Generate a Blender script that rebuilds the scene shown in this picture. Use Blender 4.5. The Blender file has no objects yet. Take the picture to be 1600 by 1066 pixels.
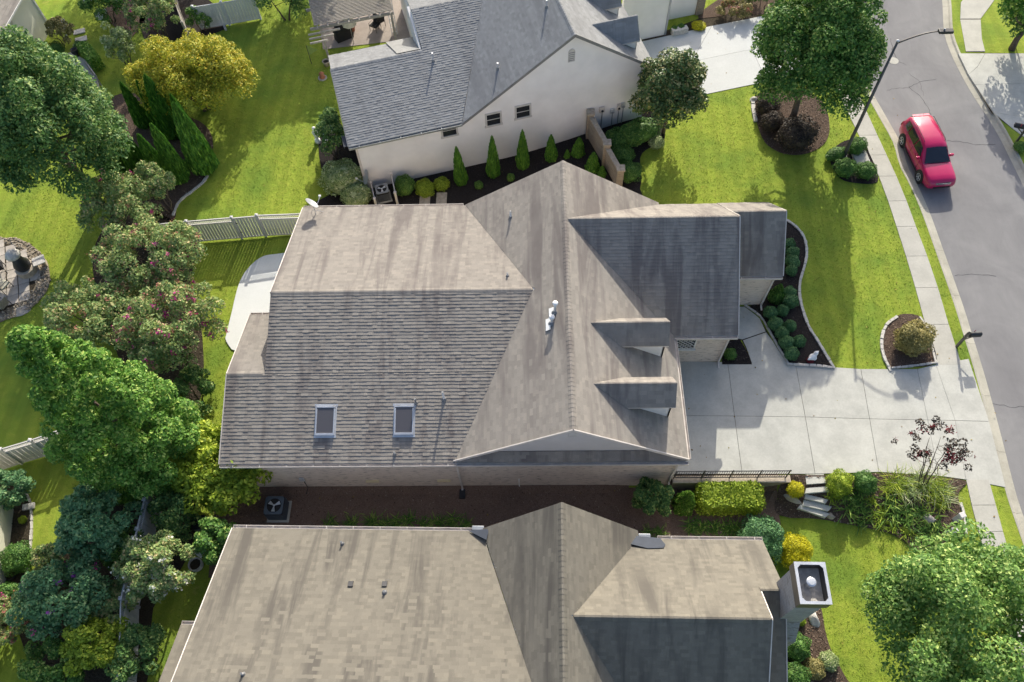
import bpy, bmesh, math, random
import numpy as np
from mathutils import Vector, Matrix

SC = bpy.context.scene
COL = SC.collection
random.seed(7)
RNG = np.random.default_rng(11)

# ------------------------------------------------------------------ camera
F = 1240.0
CAM_H = 36.0
_down = Vector((38.0, -725.0, -F)).normalized()
_up = -_down
_a = (.012 - 80/F*38/F) / (1 - 80/F*725/F)
_b = (38.0 - 725.0*_a)/F
_X = Vector((1, _a, _b)); _X = (_X - _X.dot(_up)*_up).normalized()
_Y = _up.cross(_X)
ROT = Matrix((_X, _Y, _up))            # camera axes -> world axes
cam_data = bpy.data.cameras.new('camera'); cam = bpy.data.objects.new('camera', cam_data)
COL.objects.link(cam)
cam_data.sensor_width = 36; cam_data.lens = F/1600*36; cam_data.clip_end = 2000
CPOS = Vector((0, 0, CAM_H))
cam.matrix_world = Matrix.Translation(CPOS) @ ROT.to_4x4()
SC.camera = cam

# ------------------------------------------------------------------ light
SUN_EL = math.radians(28.5)
SUN_DIR = Vector((.163*math.cos(SUN_EL), .9866*math.cos(SUN_EL), math.sin(SUN_EL))).normalized()   # towards the sun
w = bpy.data.worlds.new('World'); SC.world = w; w.use_nodes = True
nt = w.node_tree; nt.nodes.clear()
sky = nt.nodes.new('ShaderNodeTexSky'); sky.sky_type = 'NISHITA'; sky.sun_disc = False
sky.sun_elevation = SUN_EL; sky.sun_rotation = math.atan2(SUN_DIR.x, SUN_DIR.y)
sky.air_density = .8; sky.dust_density = 3.0; sky.ozone_density = .6
bg = nt.nodes.new('ShaderNodeBackground'); bg.inputs[1].default_value = .15
wo = nt.nodes.new('ShaderNodeOutputWorld')
nt.links.new(sky.outputs[0], bg.inputs[0]); nt.links.new(bg.outputs[0], wo.inputs[0])
sd = bpy.data.lights.new('sun', 'SUN'); sd.energy = 3.7; sd.angle = math.radians(.45); sd.color = (1, .94, .815)
sun = bpy.data.objects.new('sun', sd); COL.objects.link(sun)
sun.rotation_euler = SUN_DIR.to_track_quat('Z', 'Y').to_euler(); sun.location = (0, 40, 60)
SC.view_settings.view_transform = 'Standard'; SC.view_settings.look = 'None'
SC.view_settings.gamma = 1; SC.view_settings.use_curve_mapping = False
SC.view_settings.exposure = 0.64
SC.render.film_transparent = False
try:
    SC.cycles.max_bounces = 6; SC.cycles.diffuse_bounces = 3; SC.cycles.transmission_bounces = 3; SC.cycles.transparent_max_bounces = 4
except Exception: pass

# ------------------------------------------------------------------ terrain height
def sst(a, b, t):
    t = np.clip((t-a)/(b-a), 0, 1); return t*t*(3-2*t)

def G(px, py, z=0.0):
    d = ROT @ Vector((px-800, 533-py, -F))
    return CPOS + d*((z-CAM_H)/d.z)

W_PX = [(1367,152),(1387,187),(1408,225),(1418,260),(1433,288),(1453,333),(1478,402),(1504,475),(1519,523),(1537,581),(1562,672),(1580,743),(1593,790),(1606,826)]
E_PX = [(1472,0),(1475,50),(1486,84),(1499,111),(1519,147),(1555,203),(1582,256),(1600,293),(1618,330)]
W_EDGE = [(25.6,62.),(23.4,53.),(21.9,46.5),(21.2,42.)] + [tuple(G(*p, -.12)[:2]) for p in W_PX]
W_EDGE += [(W_EDGE[-1][0]+.1, 4.), (W_EDGE[-1][0]+.2, -25.)]
E_EDGE = [(31.4,62.),(29.4,53.)] + [tuple(G(*p, -.12)[:2]) for p in E_PX] + [(28.9,24.), (28.6,10.), (28.6,-25.)]
_wy = np.array([p[1] for p in W_EDGE])[::-1]; _wx = np.array([p[0] for p in W_EDGE])[::-1]
_ey = np.array([p[1] for p in E_EDGE])[::-1]; _ex = np.array([p[0] for p in E_EDGE])[::-1]

def gz(x, y):
    x = np.asarray(x, float); y = np.asarray(y, float)
    # side yard south of the middle house lies about 0.9 m lower than the drive
    wdt = .3 + 2.4*sst(10.5, 13.2, x)
    s = 1 - np.clip((y-(13.68-wdt))/wdt, 0, 1); s = s*s*(3-2*s)
    d = -.9*s*sst(-19, -13.5, x)*(1-sst(12.5, 21, x))
    # bed strip along the white house
    d = d - 1.0*sst(27.9, 29.4, y)*(1-sst(36, 40, y))*sst(-15, -10.5, x)*(1-sst(-2, 8, x))
    # road bed
    xw = np.interp(y, _wy, _wx); xe = np.interp(y, _ey, _ex)
    r = ((x > xw-.56) & (x < xe+.56))
    d = np.where(r, -.3, d)
    return d
def gzf(x, y): return float(gz(x, y))
def GP(px, py, off=0.0):
    z = 0.0
    for _ in range(12):
        p = G(px, py, z); z = .5*z + .5*gzf(p.x, p.y)
    p = G(px, py, z); p.z = gzf(p.x, p.y)+off
    return p

# ------------------------------------------------------------------ object helpers
def tag(o, label=None, cat=None, group=None, kind=None):
    if label: o['label'] = label
    if cat: o['category'] = cat
    if group: o['group'] = group
    if kind: o['kind'] = kind
    return o
def empty(name, loc=(0,0,0), rz=0.0, label=None, cat=None, group=None):
    o = bpy.data.objects.new(name, None); COL.objects.link(o)
    o.location = loc; o.rotation_euler = (0, 0, rz); o.empty_display_size = .3
    return tag(o, label, cat, group)
def link(name, me, mat=None, parent=None):
    o = bpy.data.objects.new(name, me); COL.objects.link(o)
    if mat is not None and len(me.materials) == 0: me.materials.append(mat)
    if parent is not None: o.parent = parent
    return o

class MB:
    def __init__(s): s.v = []; s.f = []
    def add(s, vs, fs):
        n = len(s.v); s.v += [tuple(p) for p in vs]; s.f += [tuple(i+n for i in f) for f in fs]; return s
    def quad(s, a, b, c, d): return s.add([a,b,c,d], [(0,1,2,3)])
    def poly(s, pts): return s.add(pts, [tuple(range(len(pts)))])
    def box(s, x0, x1, y0, y1, z0, z1):
        return s.add([(x0,y0,z0),(x1,y0,z0),(x1,y1,z0),(x0,y1,z0),(x0,y0,z1),(x1,y0,z1),(x1,y1,z1),(x0,y1,z1)],
                     [(0,3,2,1),(4,5,6,7),(0,1,5,4),(1,2,6,5),(2,3,7,6),(3,0,4,7)])
    def obox(s, c, ax, ay, az):
        c = Vector(c); ax = Vector(ax); ay = Vector(ay); az = Vector(az)
        vs = [c+sx*ax+sy*ay+sz*az for sz in (-1,1) for sx, sy in ((-1,-1),(1,-1),(1,1),(-1,1))]
        return s.add(vs, [(0,3,2,1),(4,5,6,7),(0,1,5,4),(1,2,6,5),(2,3,7,6),(3,0,4,7)])
    def bar(s, p, q, wd, ht, up=(0,0,1)):
        p = Vector(p); q = Vector(q); d = (q-p); L = d.length; d.normalize()
        u = Vector(up); sd_ = d.cross(u)
        if sd_.length < 1e-4: sd_ = d.cross(Vector((1,0,0)))
        sd_.normalize(); u = sd_.cross(d).normalized()
        return s.obox((p+q)/2, d*L/2, sd_*wd/2, u*ht/2)
    def prism(s, pts, z0, z1):
        n = len(pts)
        vs = [(p[0],p[1],z0) for p in pts]+[(p[0],p[1],z1) for p in pts]
        fs = [tuple(range(n-1,-1,-1)), tuple(range(n,2*n))]+[(i,(i+1)%n,n+(i+1)%n,n+i) for i in range(n)]
        return s.add(vs, fs)
    def slabdir(s, pts, off):
        off = Vector(off); n = len(pts); a = [Vector(p) for p in pts]; b = [p+off for p in a]
        return s.add(a+b, [tuple(range(n)), tuple(range(2*n-1,n-1,-1))]+[(i,n+i,n+(i+1)%n,(i+1)%n) for i in range(n)])
    def tube(s, pts, rad, n=8, cap=True):
        pts = [Vector(p) for p in pts]
        rad = [float(q) for q in rad] if hasattr(rad, "__len__") else [float(rad)]*len(pts)
        base = len(s.v); prev = None
        for i, p in enumerate(pts):
            d = (pts[min(i+1,len(pts)-1)]-pts[max(i-1,0)]).normalized()
            if prev is None:
                r = Vector((1,0,0)) if abs(d.x) < .9 else Vector((0,1,0))
                u = d.cross(r).normalized()
            else:
                u = (prev - prev.dot(d)*d).normalized()
            prev = u; v = d.cross(u)
            for k in range(n):
                a = 2*math.pi*k/n; s.v.append(tuple(p+rad[i]*(math.cos(a)*u+math.sin(a)*v)))
        for i in range(len(pts)-1):
            for k in range(n):
                a = base+i*n+k; b = base+i*n+(k+1)%n; s.f.append((a,b,b+n,a+n))
        if cap:
            s.f.append(tuple(base+k for k in range(n-1,-1,-1))); s.f.append(tuple(base+(len(pts)-1)*n+k for k in range(n)))
        return s
    def lathe(s, prof, c=(0,0,0), n=16, axis='z'):
        base = len(s.v); c = Vector(c)
        for r, h in prof:
            for k in range(n):
                a = 2*math.pi*k/n; x, y = r*math.cos(a), r*math.sin(a)
                p = (x,y,h) if axis == 'z' else ((h,x,y) if axis == 'x' else (x,h,y))
                s.v.append(tuple(c+Vector(p)))
        for i in range(len(prof)-1):
            for k in range(n):
                a = base+i*n+k; b = base+i*n+(k+1)%n; s.f.append((a,b,b+n,a+n))
        s.f.append(tuple(base+k for k in range(n-1,-1,-1))); s.f.append(tuple(base+(len(prof)-1)*n+k for k in range(n)))
        return s
    def build(s, name, mat, parent=None, smooth=False, bevel=0.0):
        me = bpy.data.meshes.new(name); me.from_pydata(s.v, [], s.f)
        bm = bmesh.new(); bm.from_mesh(me)
        bmesh.ops.recalc_face_normals(bm, faces=bm.faces)
        if bevel: bmesh.ops.bevel(bm, geom=bm.edges[:], offset=bevel, segments=2, affect='EDGES', profile=.6)
        bm.to_mesh(me); bm.free()
        if smooth: me.polygons.foreach_set('use_smooth', [True]*len(me.polygons))
        return link(name, me, mat, parent)

def _pieces(s, name, mat, parent=None, smooth=False, bevel=0.0):
    """one object for each piece that shares no vertex with the others"""
    par = list(range(len(s.v)))
    def find(i):
        while par[i] != i: par[i] = par[par[i]]; i = par[i]
        return i
    for f in s.f:
        for i in f[1:]: par[find(i)] = find(f[0])
    groups = {}
    for f in s.f: groups.setdefault(find(f[0]), []).append(f)
    out = []
    for fs in groups.values():
        ids = sorted({i for f in fs for i in f}); mp = {i: k for k, i in enumerate(ids)}
        q = MB(); q.v = [s.v[i] for i in ids]; q.f = [tuple(mp[i] for i in f) for f in fs]
        out.append(q.build(name, mat, parent, smooth, bevel))
    return out
MB.pieces = _pieces

def np_mesh(name, V, FI):
    """V (n,3) float, FI (m,k) int: k = 3 or 4"""
    me = bpy.data.meshes.new(name); m, k = FI.shape
    me.vertices.add(len(V)); me.vertices.foreach_set('co', V.astype(np.float32).ravel())
    me.loops.add(m*k); me.loops.foreach_set('vertex_index', FI.astype(np.int32).ravel())
    me.polygons.add(m); me.polygons.foreach_set('loop_start', np.arange(0, m*k, k, dtype=np.int32))
    me.polygons.foreach_set('loop_total', np.full(m, k, dtype=np.int32))
    me.update(calc_edges=True); me.shade_flat(); return me

# ------------------------------------------------------------------ material helpers
class N:
    def __init__(s, name):
        s.m = bpy.data.materials.new(name); s.m.use_nodes = True; s.t = s.m.node_tree; s.t.nodes.clear()
        s.out = s.n('OutputMaterial')
    def n(s, kind, **kw):
        nd = s.t.nodes.new('ShaderNode'+kind)
        for k, v in kw.items(): setattr(nd, k, v)
        return nd
    def l(s, a, b): s.t.links.new(a, b)
    def setin(s, nd, i, v):
        if hasattr(v, 'links') or hasattr(v, 'is_linked'): s.l(v, nd.inputs[i])
        else: nd.inputs[i].default_value = v
    def coord(s, which='Object', scale=(1,1,1), rot=(0,0,0), loc=(0,0,0)):
        tc = s.n('TexCoord'); mp = s.n('Mapping'); s.l(tc.outputs[which], mp.inputs[0])
        mp.inputs['Scale'].default_value = scale; mp.inputs['Rotation'].default_value = rot; mp.inputs['Location'].default_value = loc
        return mp.outputs[0]
    def noise(s, vec, scale, detail=3, rough=.55, dist=0.0):
        nd = s.n('TexNoise'); s.l(vec, nd.inputs['Vector']); nd.inputs['Scale'].default_value = scale
        nd.inputs['Detail'].default_value = detail; nd.inputs['Roughness'].default_value = rough; nd.inputs['Distortion'].default_value = dist
        return nd.outputs['Fac']
    def ramp(s, fac, stops):
        nd = s.n('ValToRGB'); s.l(fac, nd.inputs[0]); el = nd.color_ramp.elements
        while len(el) < len(stops): el.new(.5)
        for e, (p, c) in zip(el, stops): e.position = p; e.color = (*c, 1) if len(c) == 3 else c
        return nd.outputs[0]
    def mix(s, fac, a, b, mode='MIX'):
        nd = s.n('Mix', data_type='RGBA', blend_type=mode); s.setin(nd, 0, fac); 
        for i, v in ((6, a), (7, b)):
            if isinstance(v, tuple): nd.inputs[i].default_value = (*v, 1) if len(v) == 3 else v
            else: s.l(v, nd.inputs[i])
        return nd.outputs[2]
    def math(s, op, a, b=0.0):
        nd = s.n('Math', operation=op); s.setin(nd, 0, a); s.setin(nd, 1, b); return nd.outputs[0]
    def mapr(s, v, a, b, c, d):
        nd = s.n('MapRange'); s.l(v, nd.inputs[0])
        for i, x in enumerate((a,b,c,d)): nd.inputs[i+1].default_value = x
        return nd.outputs[0]
    def bump(s, h, strength=.5, dist=.02):
        nd = s.n('Bump'); s.l(h, nd.inputs['Height']); nd.inputs['Strength'].default_value = strength; nd.inputs['Distance'].default_value = dist
        return nd.outputs[0]
    def bsdf(s, col, rough=.8, spec=.3, normal=None, metal=0.0, **kw):
        b = s.n('BsdfPrincipled')
        if isinstance(col, tuple): b.inputs['Base Color'].default_value = (*col, 1)
        else: s.l(col, b.inputs['Base Color'])
        s.setin(b, 'Roughness', rough); b.inputs['Specular IOR Level'].default_value = spec; b.inputs['Metallic'].default_value = metal
        if normal is not None: s.l(normal, b.inputs['Normal'])
        for k, v in kw.items(): b.inputs[k].default_value = v
        s.l(b.outputs[0], s.out.inputs[0]); return b

M = {}
def plain(name, col, rough=.6, metal=0.0, spec=.4, var=.12, nscale=3.0, bump=0.0, **kw):
    n = N(name); v = n.coord()
    f = n.noise(v, nscale, 4)
    c = n.ramp(f, [(.3, tuple(x*(1-var) for x in col)), (.7, tuple(min(1, x*(1+var)) for x in col))])
    nm = n.bump(n.noise(v, nscale*12, 3), bump, .01) if bump else None
    n.bsdf(c, rough, spec, nm, metal, **kw); M[name] = n.m; return n.m

plain('white_trim', (.74,.72,.68), .5)
plain('gutter', (.62,.57,.52), .45)
plain('stucco_white', (.84,.82,.80), .85, var=.07, nscale=.7, bump=.25)
plain('stucco_cream', (.74,.72,.58), .85, var=.05, nscale=1.2, bump=.15)
plain('stucco_gable', (.60,.575,.555), .85, var=.04, nscale=1.5)
plain('siding_white', (.78,.78,.78), .6, var=.03)
plain('soffit', (.55,.53,.5), .7)
plain('metal_dark', (.035,.036,.04), .45, .3)
plain('metal_grey', (.33,.35,.37), .4, .6)
plain('metal_light', (.62,.64,.66), .35, .5)
plain('pipe_white', (.82,.82,.80), .4)
plain('lead_grey', (.22,.225,.23), .5, .2)
plain('flash_shade_dark', (.035,.045,.065), .7)  # dark eave return, and shade painted over the lower roof's recesses
plain('pole_brown', (.115,.105,.095), .45, .3)
plain('plastic_dark', (.03,.032,.035), .4)
plain('ac_blue', (.10,.125,.15), .45, .2)
plain('vinyl', (.62,.60,.585), .5, var=.05)
plain('vinyl_blue_shade', (.60,.62,.64), .5, var=.05)  # bluish copy of the vinyl, the blue cast of shade put into its colour
plain('wood_grey', (.34,.31,.28), .8, nscale=9, var=.25)
plain('pergola_wood', (.36,.33,.29), .8, nscale=9, var=.22)
plain('stone_pale', (.52,.50,.46), .85, var=.22, nscale=6, bump=.4)
plain('stone_tan', (.42,.36,.28), .9, var=.25, nscale=7, bump=.5)
plain('rock', (.40,.37,.33), .9, var=.3, nscale=4, bump=.6)
plain('pebble', (.34,.29,.22), .9, var=.5, nscale=9, bump=.3)
plain('terracotta', (.42,.17,.10), .8)
plain('bark', (.11,.085,.065), .9, nscale=10, var=.35, bump=.6)
plain('bark_pale', (.24,.19,.14), .9, nscale=10, var=.25, bump=.5)
plain('rubber', (.02,.02,.021), .8)
plain('chrome', (.75,.76,.78), .15, 1.0)
plain('plaster_white', (.80,.82,.84), .6, bump=.3)
plain('flag_red', (.45,.03,.04), .8)
plain('flag_white', (.8,.78,.76), .8)
plain('red_petal', (.30,.012,.02), .7)
plain('sill_yellow', (.72,.60,.36), .7)
plain('black_fabric', (.012,.012,.014), .7)
plain('cushion_black', (.02,.02,.022), .8)
plain('cream_fabric', (.62,.58,.44), .8)
plain('green_fabric', (.28,.36,.10), .8)
plain('door_wood', (.10,.04,.03), .6)

def glassmat(name, col, rough=.08):
    n = N(name); n.bsdf(col, rough, .8); M[name] = n.m
glassmat('glass_dark', (.03,.033,.036)); glassmat('glass_car', (.012,.016,.028), .05); glassmat('glass_sky', (.10,.095,.10), .12)
def lightm():
    n = N('headlamp'); n.bsdf((.75,.76,.78), .12, .8); M['headlamp'] = n.m
lightm()
def paint():
    n = N('car_paint'); b = n.bsdf((.46,.002,.085), .28, .5)
    b.inputs['Coat Weight'].default_value = .5; b.inputs['Coat Roughness'].default_value = .06; M['car_paint'] = n.m
paint()

def shingle_mat(name, base, stain, dark, warm):
    """asphalt shingles: each tab its own tone, granules, streaks of algae that run down the slope"""
    n = N(name); g = n.n('NewGeometry'); oi = n.n('ObjectInfo')
    r = n.math('FRACT', n.math('ADD', g.outputs['Random Per Island'], oi.outputs['Random']))
    c = n.ramp(r, [(0, tuple(x*.86 for x in base)), (.3, tuple(x*.95 for x in base)), (.7, base), (1, tuple(x*y for x, y in zip(base, warm)))])
    gn = n.noise(n.coord('Object'), 60, 2)
    c = n.mix(.35, c, n.ramp(gn, [(.25, (.25,.25,.25)), (.75, (.75,.75,.75))]), 'OVERLAY')
    s1 = n.noise(n.coord('Object', (1.5,.13,.3), (0,0,.10)), 1.0, 4, .6, .5)
    s2 = n.noise(n.coord('Object', (.35,.3,.3), loc=(7,3,0)), 1.0, 2, .5)
    st = n.math('MULTIPLY', n.mapr(s1, .47, .62, 0, 1), n.mapr(s2, .35, .55, .35, 1))
    c = n.mix(n.math('MULTIPLY', st, stain), c, dark)
    n.bsdf(c, .95, .15, n.bump(gn, .35, .006)); M[name] = n.m
shingle_mat('shingle_main', (.285,.262,.232), .75, (.15,.132,.125), (1.11,1.10,1.08))
shingle_mat('shingle_tan', (.19,.176,.146), .9, (.105,.097,.085), (1.12,1.11,1.09))
shingle_mat('shingle_grey', (.275,.28,.28), .4, (.16,.16,.165), (1.1,1.1,1.1))

def brick_mat(name, c1, c2, mortar):
    n = N(name); tc = n.n('TexCoord'); sp = n.n('SeparateXYZ'); n.l(tc.outputs['Object'], sp.inputs[0])
    cb = n.n('CombineXYZ'); n.l(n.math('ADD', sp.outputs[0], sp.outputs[1]), cb.inputs[0]); n.l(sp.outputs[2], cb.inputs[1])
    bt = n.n('TexBrick'); n.l(cb.outputs[0], bt.inputs['Vector']); bt.inputs['Scale'].default_value = 1.0
    bt.inputs['Brick Width'].default_value = .21; bt.inputs['Row Height'].default_value = .075; bt.inputs['Mortar Size'].default_value = .008
    bt.inputs['Color1'].default_value = (*c1,1); bt.inputs['Color2'].default_value = (*c2,1); bt.inputs['Mortar'].default_value = (*mortar,1)
    mp = n.n('Mapping'); n.l(cb.outputs[0], mp.inputs[0]); mp.inputs['Scale'].default_value = (2.6, 11, 1)
    d = n.noise(mp.outputs[0], 1.0, 3, .6)
    c = n.mix(n.mapr(d, .57, .66, 0, .7), bt.outputs[0], (.16,.13,.11))
    big = n.noise(n.coord(), .5, 3)
    c = n.mix(.5, c, n.ramp(big, [(.3, (.42,.42,.42)), (.7, (.58,.57,.55))]), 'OVERLAY')
    n.bsdf(c, .9, .2, n.bump(bt.outputs['Fac'], -.5, .01)); M[name] = n.m
brick_mat('brick', (.72,.61,.52), (.62,.52,.44), (.68,.62,.55))
brick_mat('brick_grey', (.36,.35,.35), (.29,.285,.29), (.42,.42,.42))
brick_mat('brick_tan', (.36,.30,.22), (.30,.24,.18), (.40,.35,.28))

def lawn_mat():
    n = N('lawn'); v = n.coord('Object')
    fine = n.noise(v, 22, 4, .7); mid = n.noise(v, 3.0, 4, .6); big = n.noise(v, .32, 3, .55)
    c = n.ramp(fine, [(.25, (.13,.20,.026)), (.5, (.23,.305,.036)), (.78, (.34,.39,.055))])
    c = n.mix(n.mapr(mid, .42, .7, 0, .5), c, (.33,.36,.06))
    c = n.mix(n.mapr(big, .45, .68, 0, .7), c, (.11,.20,.03))
    wv = n.n('TexWave', wave_type='BANDS', bands_direction='X'); n.l(n.coord('Object', (.62,.12,1), (0,0,.16)), wv.inputs[0])
    wv.inputs['Scale'].default_value = .55; wv.inputs['Distortion'].default_value = 1.2; wv.inputs['Detail'].default_value = 1
    c = n.mix(.3, c, n.ramp(wv.outputs['Fac'], [(.35, (.42,.42,.42)), (.65, (.60,.60,.60))]), 'OVERLAY')
    h = n.math('ADD', fine, n.math('MULTIPLY', mid, 1.5))
    pt_ = n.noise(n.coord('Object', loc=(3,9,0)), .9, 5, .7)
    c = n.mix(n.mapr(pt_, .64, .76, 0, .55), c, (.36,.31,.10))
    n.bsdf(c, .9, .1, n.bump(h, .55, .05)); M['lawn'] = n.m
lawn_mat()
def blade_mat():
    n = N('grass_blade'); g = n.n('NewGeometry')
    v = n.coord('Object'); big = n.noise(v, .32, 3, .55)
    c = n.ramp(g.outputs['Random Per Island'], [(0, (.12,.20,.026)), (.5, (.235,.315,.036)), (.85, (.36,.40,.06)), (1, (.48,.43,.17))])
    c = n.mix(n.mapr(big, .45, .68, 0, .6), c, (.12,.215,.03))
    b = n.bsdf(c, .8, .12); tr = n.n('BsdfTranslucent'); n.l(c, tr.inputs[0])
    mx = n.n('MixShader'); mx.inputs[0].default_value = .25; n.l(b.outputs[0], mx.inputs[1]); n.l(tr.outputs[0], mx.inputs[2])
    n.l(mx.outputs[0], n.out.inputs[0]); M['grass_blade'] = n.m
blade_mat()

def mulch_mat(name, lo, mid, hi, sc=26):
    n = N(name); v = n.coord('Object', (1,1.6,1), (0,0,.5)); f = n.noise(v, sc, 5, .75, .6); b = n.noise(n.coord(), .8, 3)
    c = n.ramp(f, [(.32, lo), (.52, mid), (.72, hi)])
    c = n.mix(.4, c, n.ramp(b, [(.3, (.38,.38,.38)), (.7, (.6,.6,.6))]), 'OVERLAY')
    n.bsdf(c, .95, .1, n.bump(f, 1.0, .06)); M[name] = n.m
mulch_mat('mulch_dark', (.014,.012,.012), (.036,.031,.030), (.10,.085,.078))
mulch_mat('mulch_brown', (.05,.034,.026), (.12,.085,.065), (.25,.19,.15))
mulch_mat('pine_straw', (.10,.066,.048), (.22,.15,.115), (.36,.26,.20))
mulch_mat('gravel', (.10,.08,.06), (.26,.22,.16), (.48,.42,.32), 16)
mulch_mat('soil', (.03,.024,.018), (.06,.05,.035), (.10,.085,.06), 12)

def concrete_mat(name, col, joints=False, stain=.25):
    n = N(name); v = n.coord('Object'); a = n.noise(v, .9, 5, .65); b = n.noise(v, 14, 4, .6); oi = n.n('ObjectInfo')
    c = n.ramp(a, [(.3, tuple(x*(1-stain) for x in col)), (.6, col), (.8, tuple(min(1,x*1.06) for x in col))])
    c = n.mix(.25, c, n.ramp(b, [(.3, (.38,.38,.37)), (.7, (.62,.62,.62))]), 'OVERLAY')
    c = n.mix(.10, c, n.ramp(oi.outputs['Random'], [(0, (.30,.30,.30)), (1, (.70,.70,.68))]), 'OVERLAY')
    n.bsdf(c, .85, .25, n.bump(b, .12, .01)); M[name] = n.m
concrete_mat('concrete', (.50,.50,.455), stain=.2)
concrete_mat('concrete_white', (.53,.545,.53), stain=.05)
concrete_mat('concrete_curb', (.44,.42,.35), stain=.25)
concrete_mat('concrete_walk', (.46,.45,.40), stain=.16)
concrete_mat('paver', (.36,.31,.27), stain=.25)
concrete_mat('patio_stone', (.50,.45,.39), stain=.3)
concrete_mat('concrete_patio', (.64,.66,.65), stain=.06)

def asphalt_mat():
    n = N('asphalt'); v = n.coord('Object'); a = n.noise(v, .35, 5, .6, .8); b = n.noise(v, 90, 3, .7)
    m2 = n.noise(n.coord('Object', (2.2,.5,1)), 1.6, 4, .6, 1.0)
    c = n.ramp(a, [(.3, (.185,.182,.185)), (.55, (.225,.222,.222)), (.75, (.26,.256,.252))])
    c = n.mix(.4, c, n.ramp(b, [(.3, (.36,.36,.36)), (.7, (.64,.64,.64))]), 'OVERLAY')
    c = n.mix(.10, c, n.ramp(m2, [(.35, (.36,.36,.36)), (.65, (.62,.62,.62))]), 'OVERLAY')
    n.bsdf(c, .9, .25, n.bump(b, .3, .01)); M['asphalt'] = n.m
asphalt_mat()
plain('crack', (.055,.055,.055), .95)

def leaf_mat(name, a, b, c3=None, trans=.28, rough=.55):
    n = N(name); g = n.n('NewGeometry')
    st = [(0, a), (.75, b), (1, c3 or tuple(min(1,x*1.25) for x in b))]
    c = n.ramp(g.outputs['Random Per Island'], st)
    big = n.noise(n.coord('Object'), .9, 2)
    c = n.mix(.45, c, n.ramp(big, [(.3, (.36,.38,.36)), (.7, (.64,.62,.6))]), 'OVERLAY')
    bs = n.bsdf(c, rough, .25)
    tr = n.n('BsdfTranslucent'); n.l(c, tr.inputs[0])
    mx = n.n('MixShader'); mx.inputs[0].default_value = trans; n.l(bs.outputs[0], mx.inputs[1]); n.l(tr.outputs[0], mx.inputs[2])
    n.l(mx.outputs[0], n.out.inputs[0]); M[name] = n.m
leaf_mat('leaf_deep', (.05,.13,.04), (.15,.285,.075), (.42,.50,.15))
leaf_mat('leaf_mid', (.045,.13,.03), (.145,.30,.055), (.42,.52,.14))
leaf_mat('leaf_bright', (.06,.17,.03), (.19,.38,.055), (.50,.62,.16))
leaf_mat('leaf_gold', (.22,.28,.035), (.56,.53,.05), (.76,.57,.07))
leaf_mat('leaf_myrtle', (.13,.24,.085), (.36,.46,.16), (.66,.52,.28))
leaf_mat('leaf_blue', (.065,.18,.085), (.17,.34,.145), (.36,.48,.22))
leaf_mat('leaf_arbor', (.04,.135,.025), (.125,.30,.04), (.26,.46,.07), .15)
leaf_mat('leaf_box', (0.032,0.104,0.023), (0.102,0.232,0.043), (0.246,0.377,0.102), .15)
leaf_mat('leaf_boxblue', (0.041,0.116,0.052), (0.109,0.246,0.094), (0.203,0.377,0.145), .15)
leaf_mat('leaf_lime', (0.123,0.203,0.017), (0.348,0.464,0.043), (0.609,0.681,0.087))
leaf_mat('leaf_yellow', (0.290,0.290,0.014), (0.609,0.566,0.020), (0.750,0.725,0.043))
leaf_mat('leaf_magnolia', (.04,.095,.03), (.14,.205,.06), (.48,.40,.18), .12, .4)
leaf_mat('leaf_straw', (0.145,0.145,0.051), (0.362,0.319,0.116), (0.551,0.478,0.217))
leaf_mat('leaf_plum', (0.029,0.023,0.023), (0.072,0.061,0.052), (0.145,0.109,0.072))
leaf_mat('leaf_lily', (0.051,0.138,0.026), (0.174,0.312,0.051), (0.377,0.493,0.102))
leaf_mat('leaf_variegated', (0.145,0.232,0.072), (0.435,0.522,0.232), (0.750,0.750,0.478))
leaf_mat('bloom_pink', (.34,.03,.15), (.55,.06,.28), (.65,.16,.4))
leaf_mat('bloom_coral', (.35,.12,.10), (.5,.22,.16))
leaf_mat('bloom_white', (.62,.62,.52), (.78,.78,.70))
leaf_mat('bloom_dark', (.10,.012,.022), (.22,.03,.045), (.34,.06,.07))
leaf_mat('bloom_purple', (.20,.06,.28), (.35,.10,.38))

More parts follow.
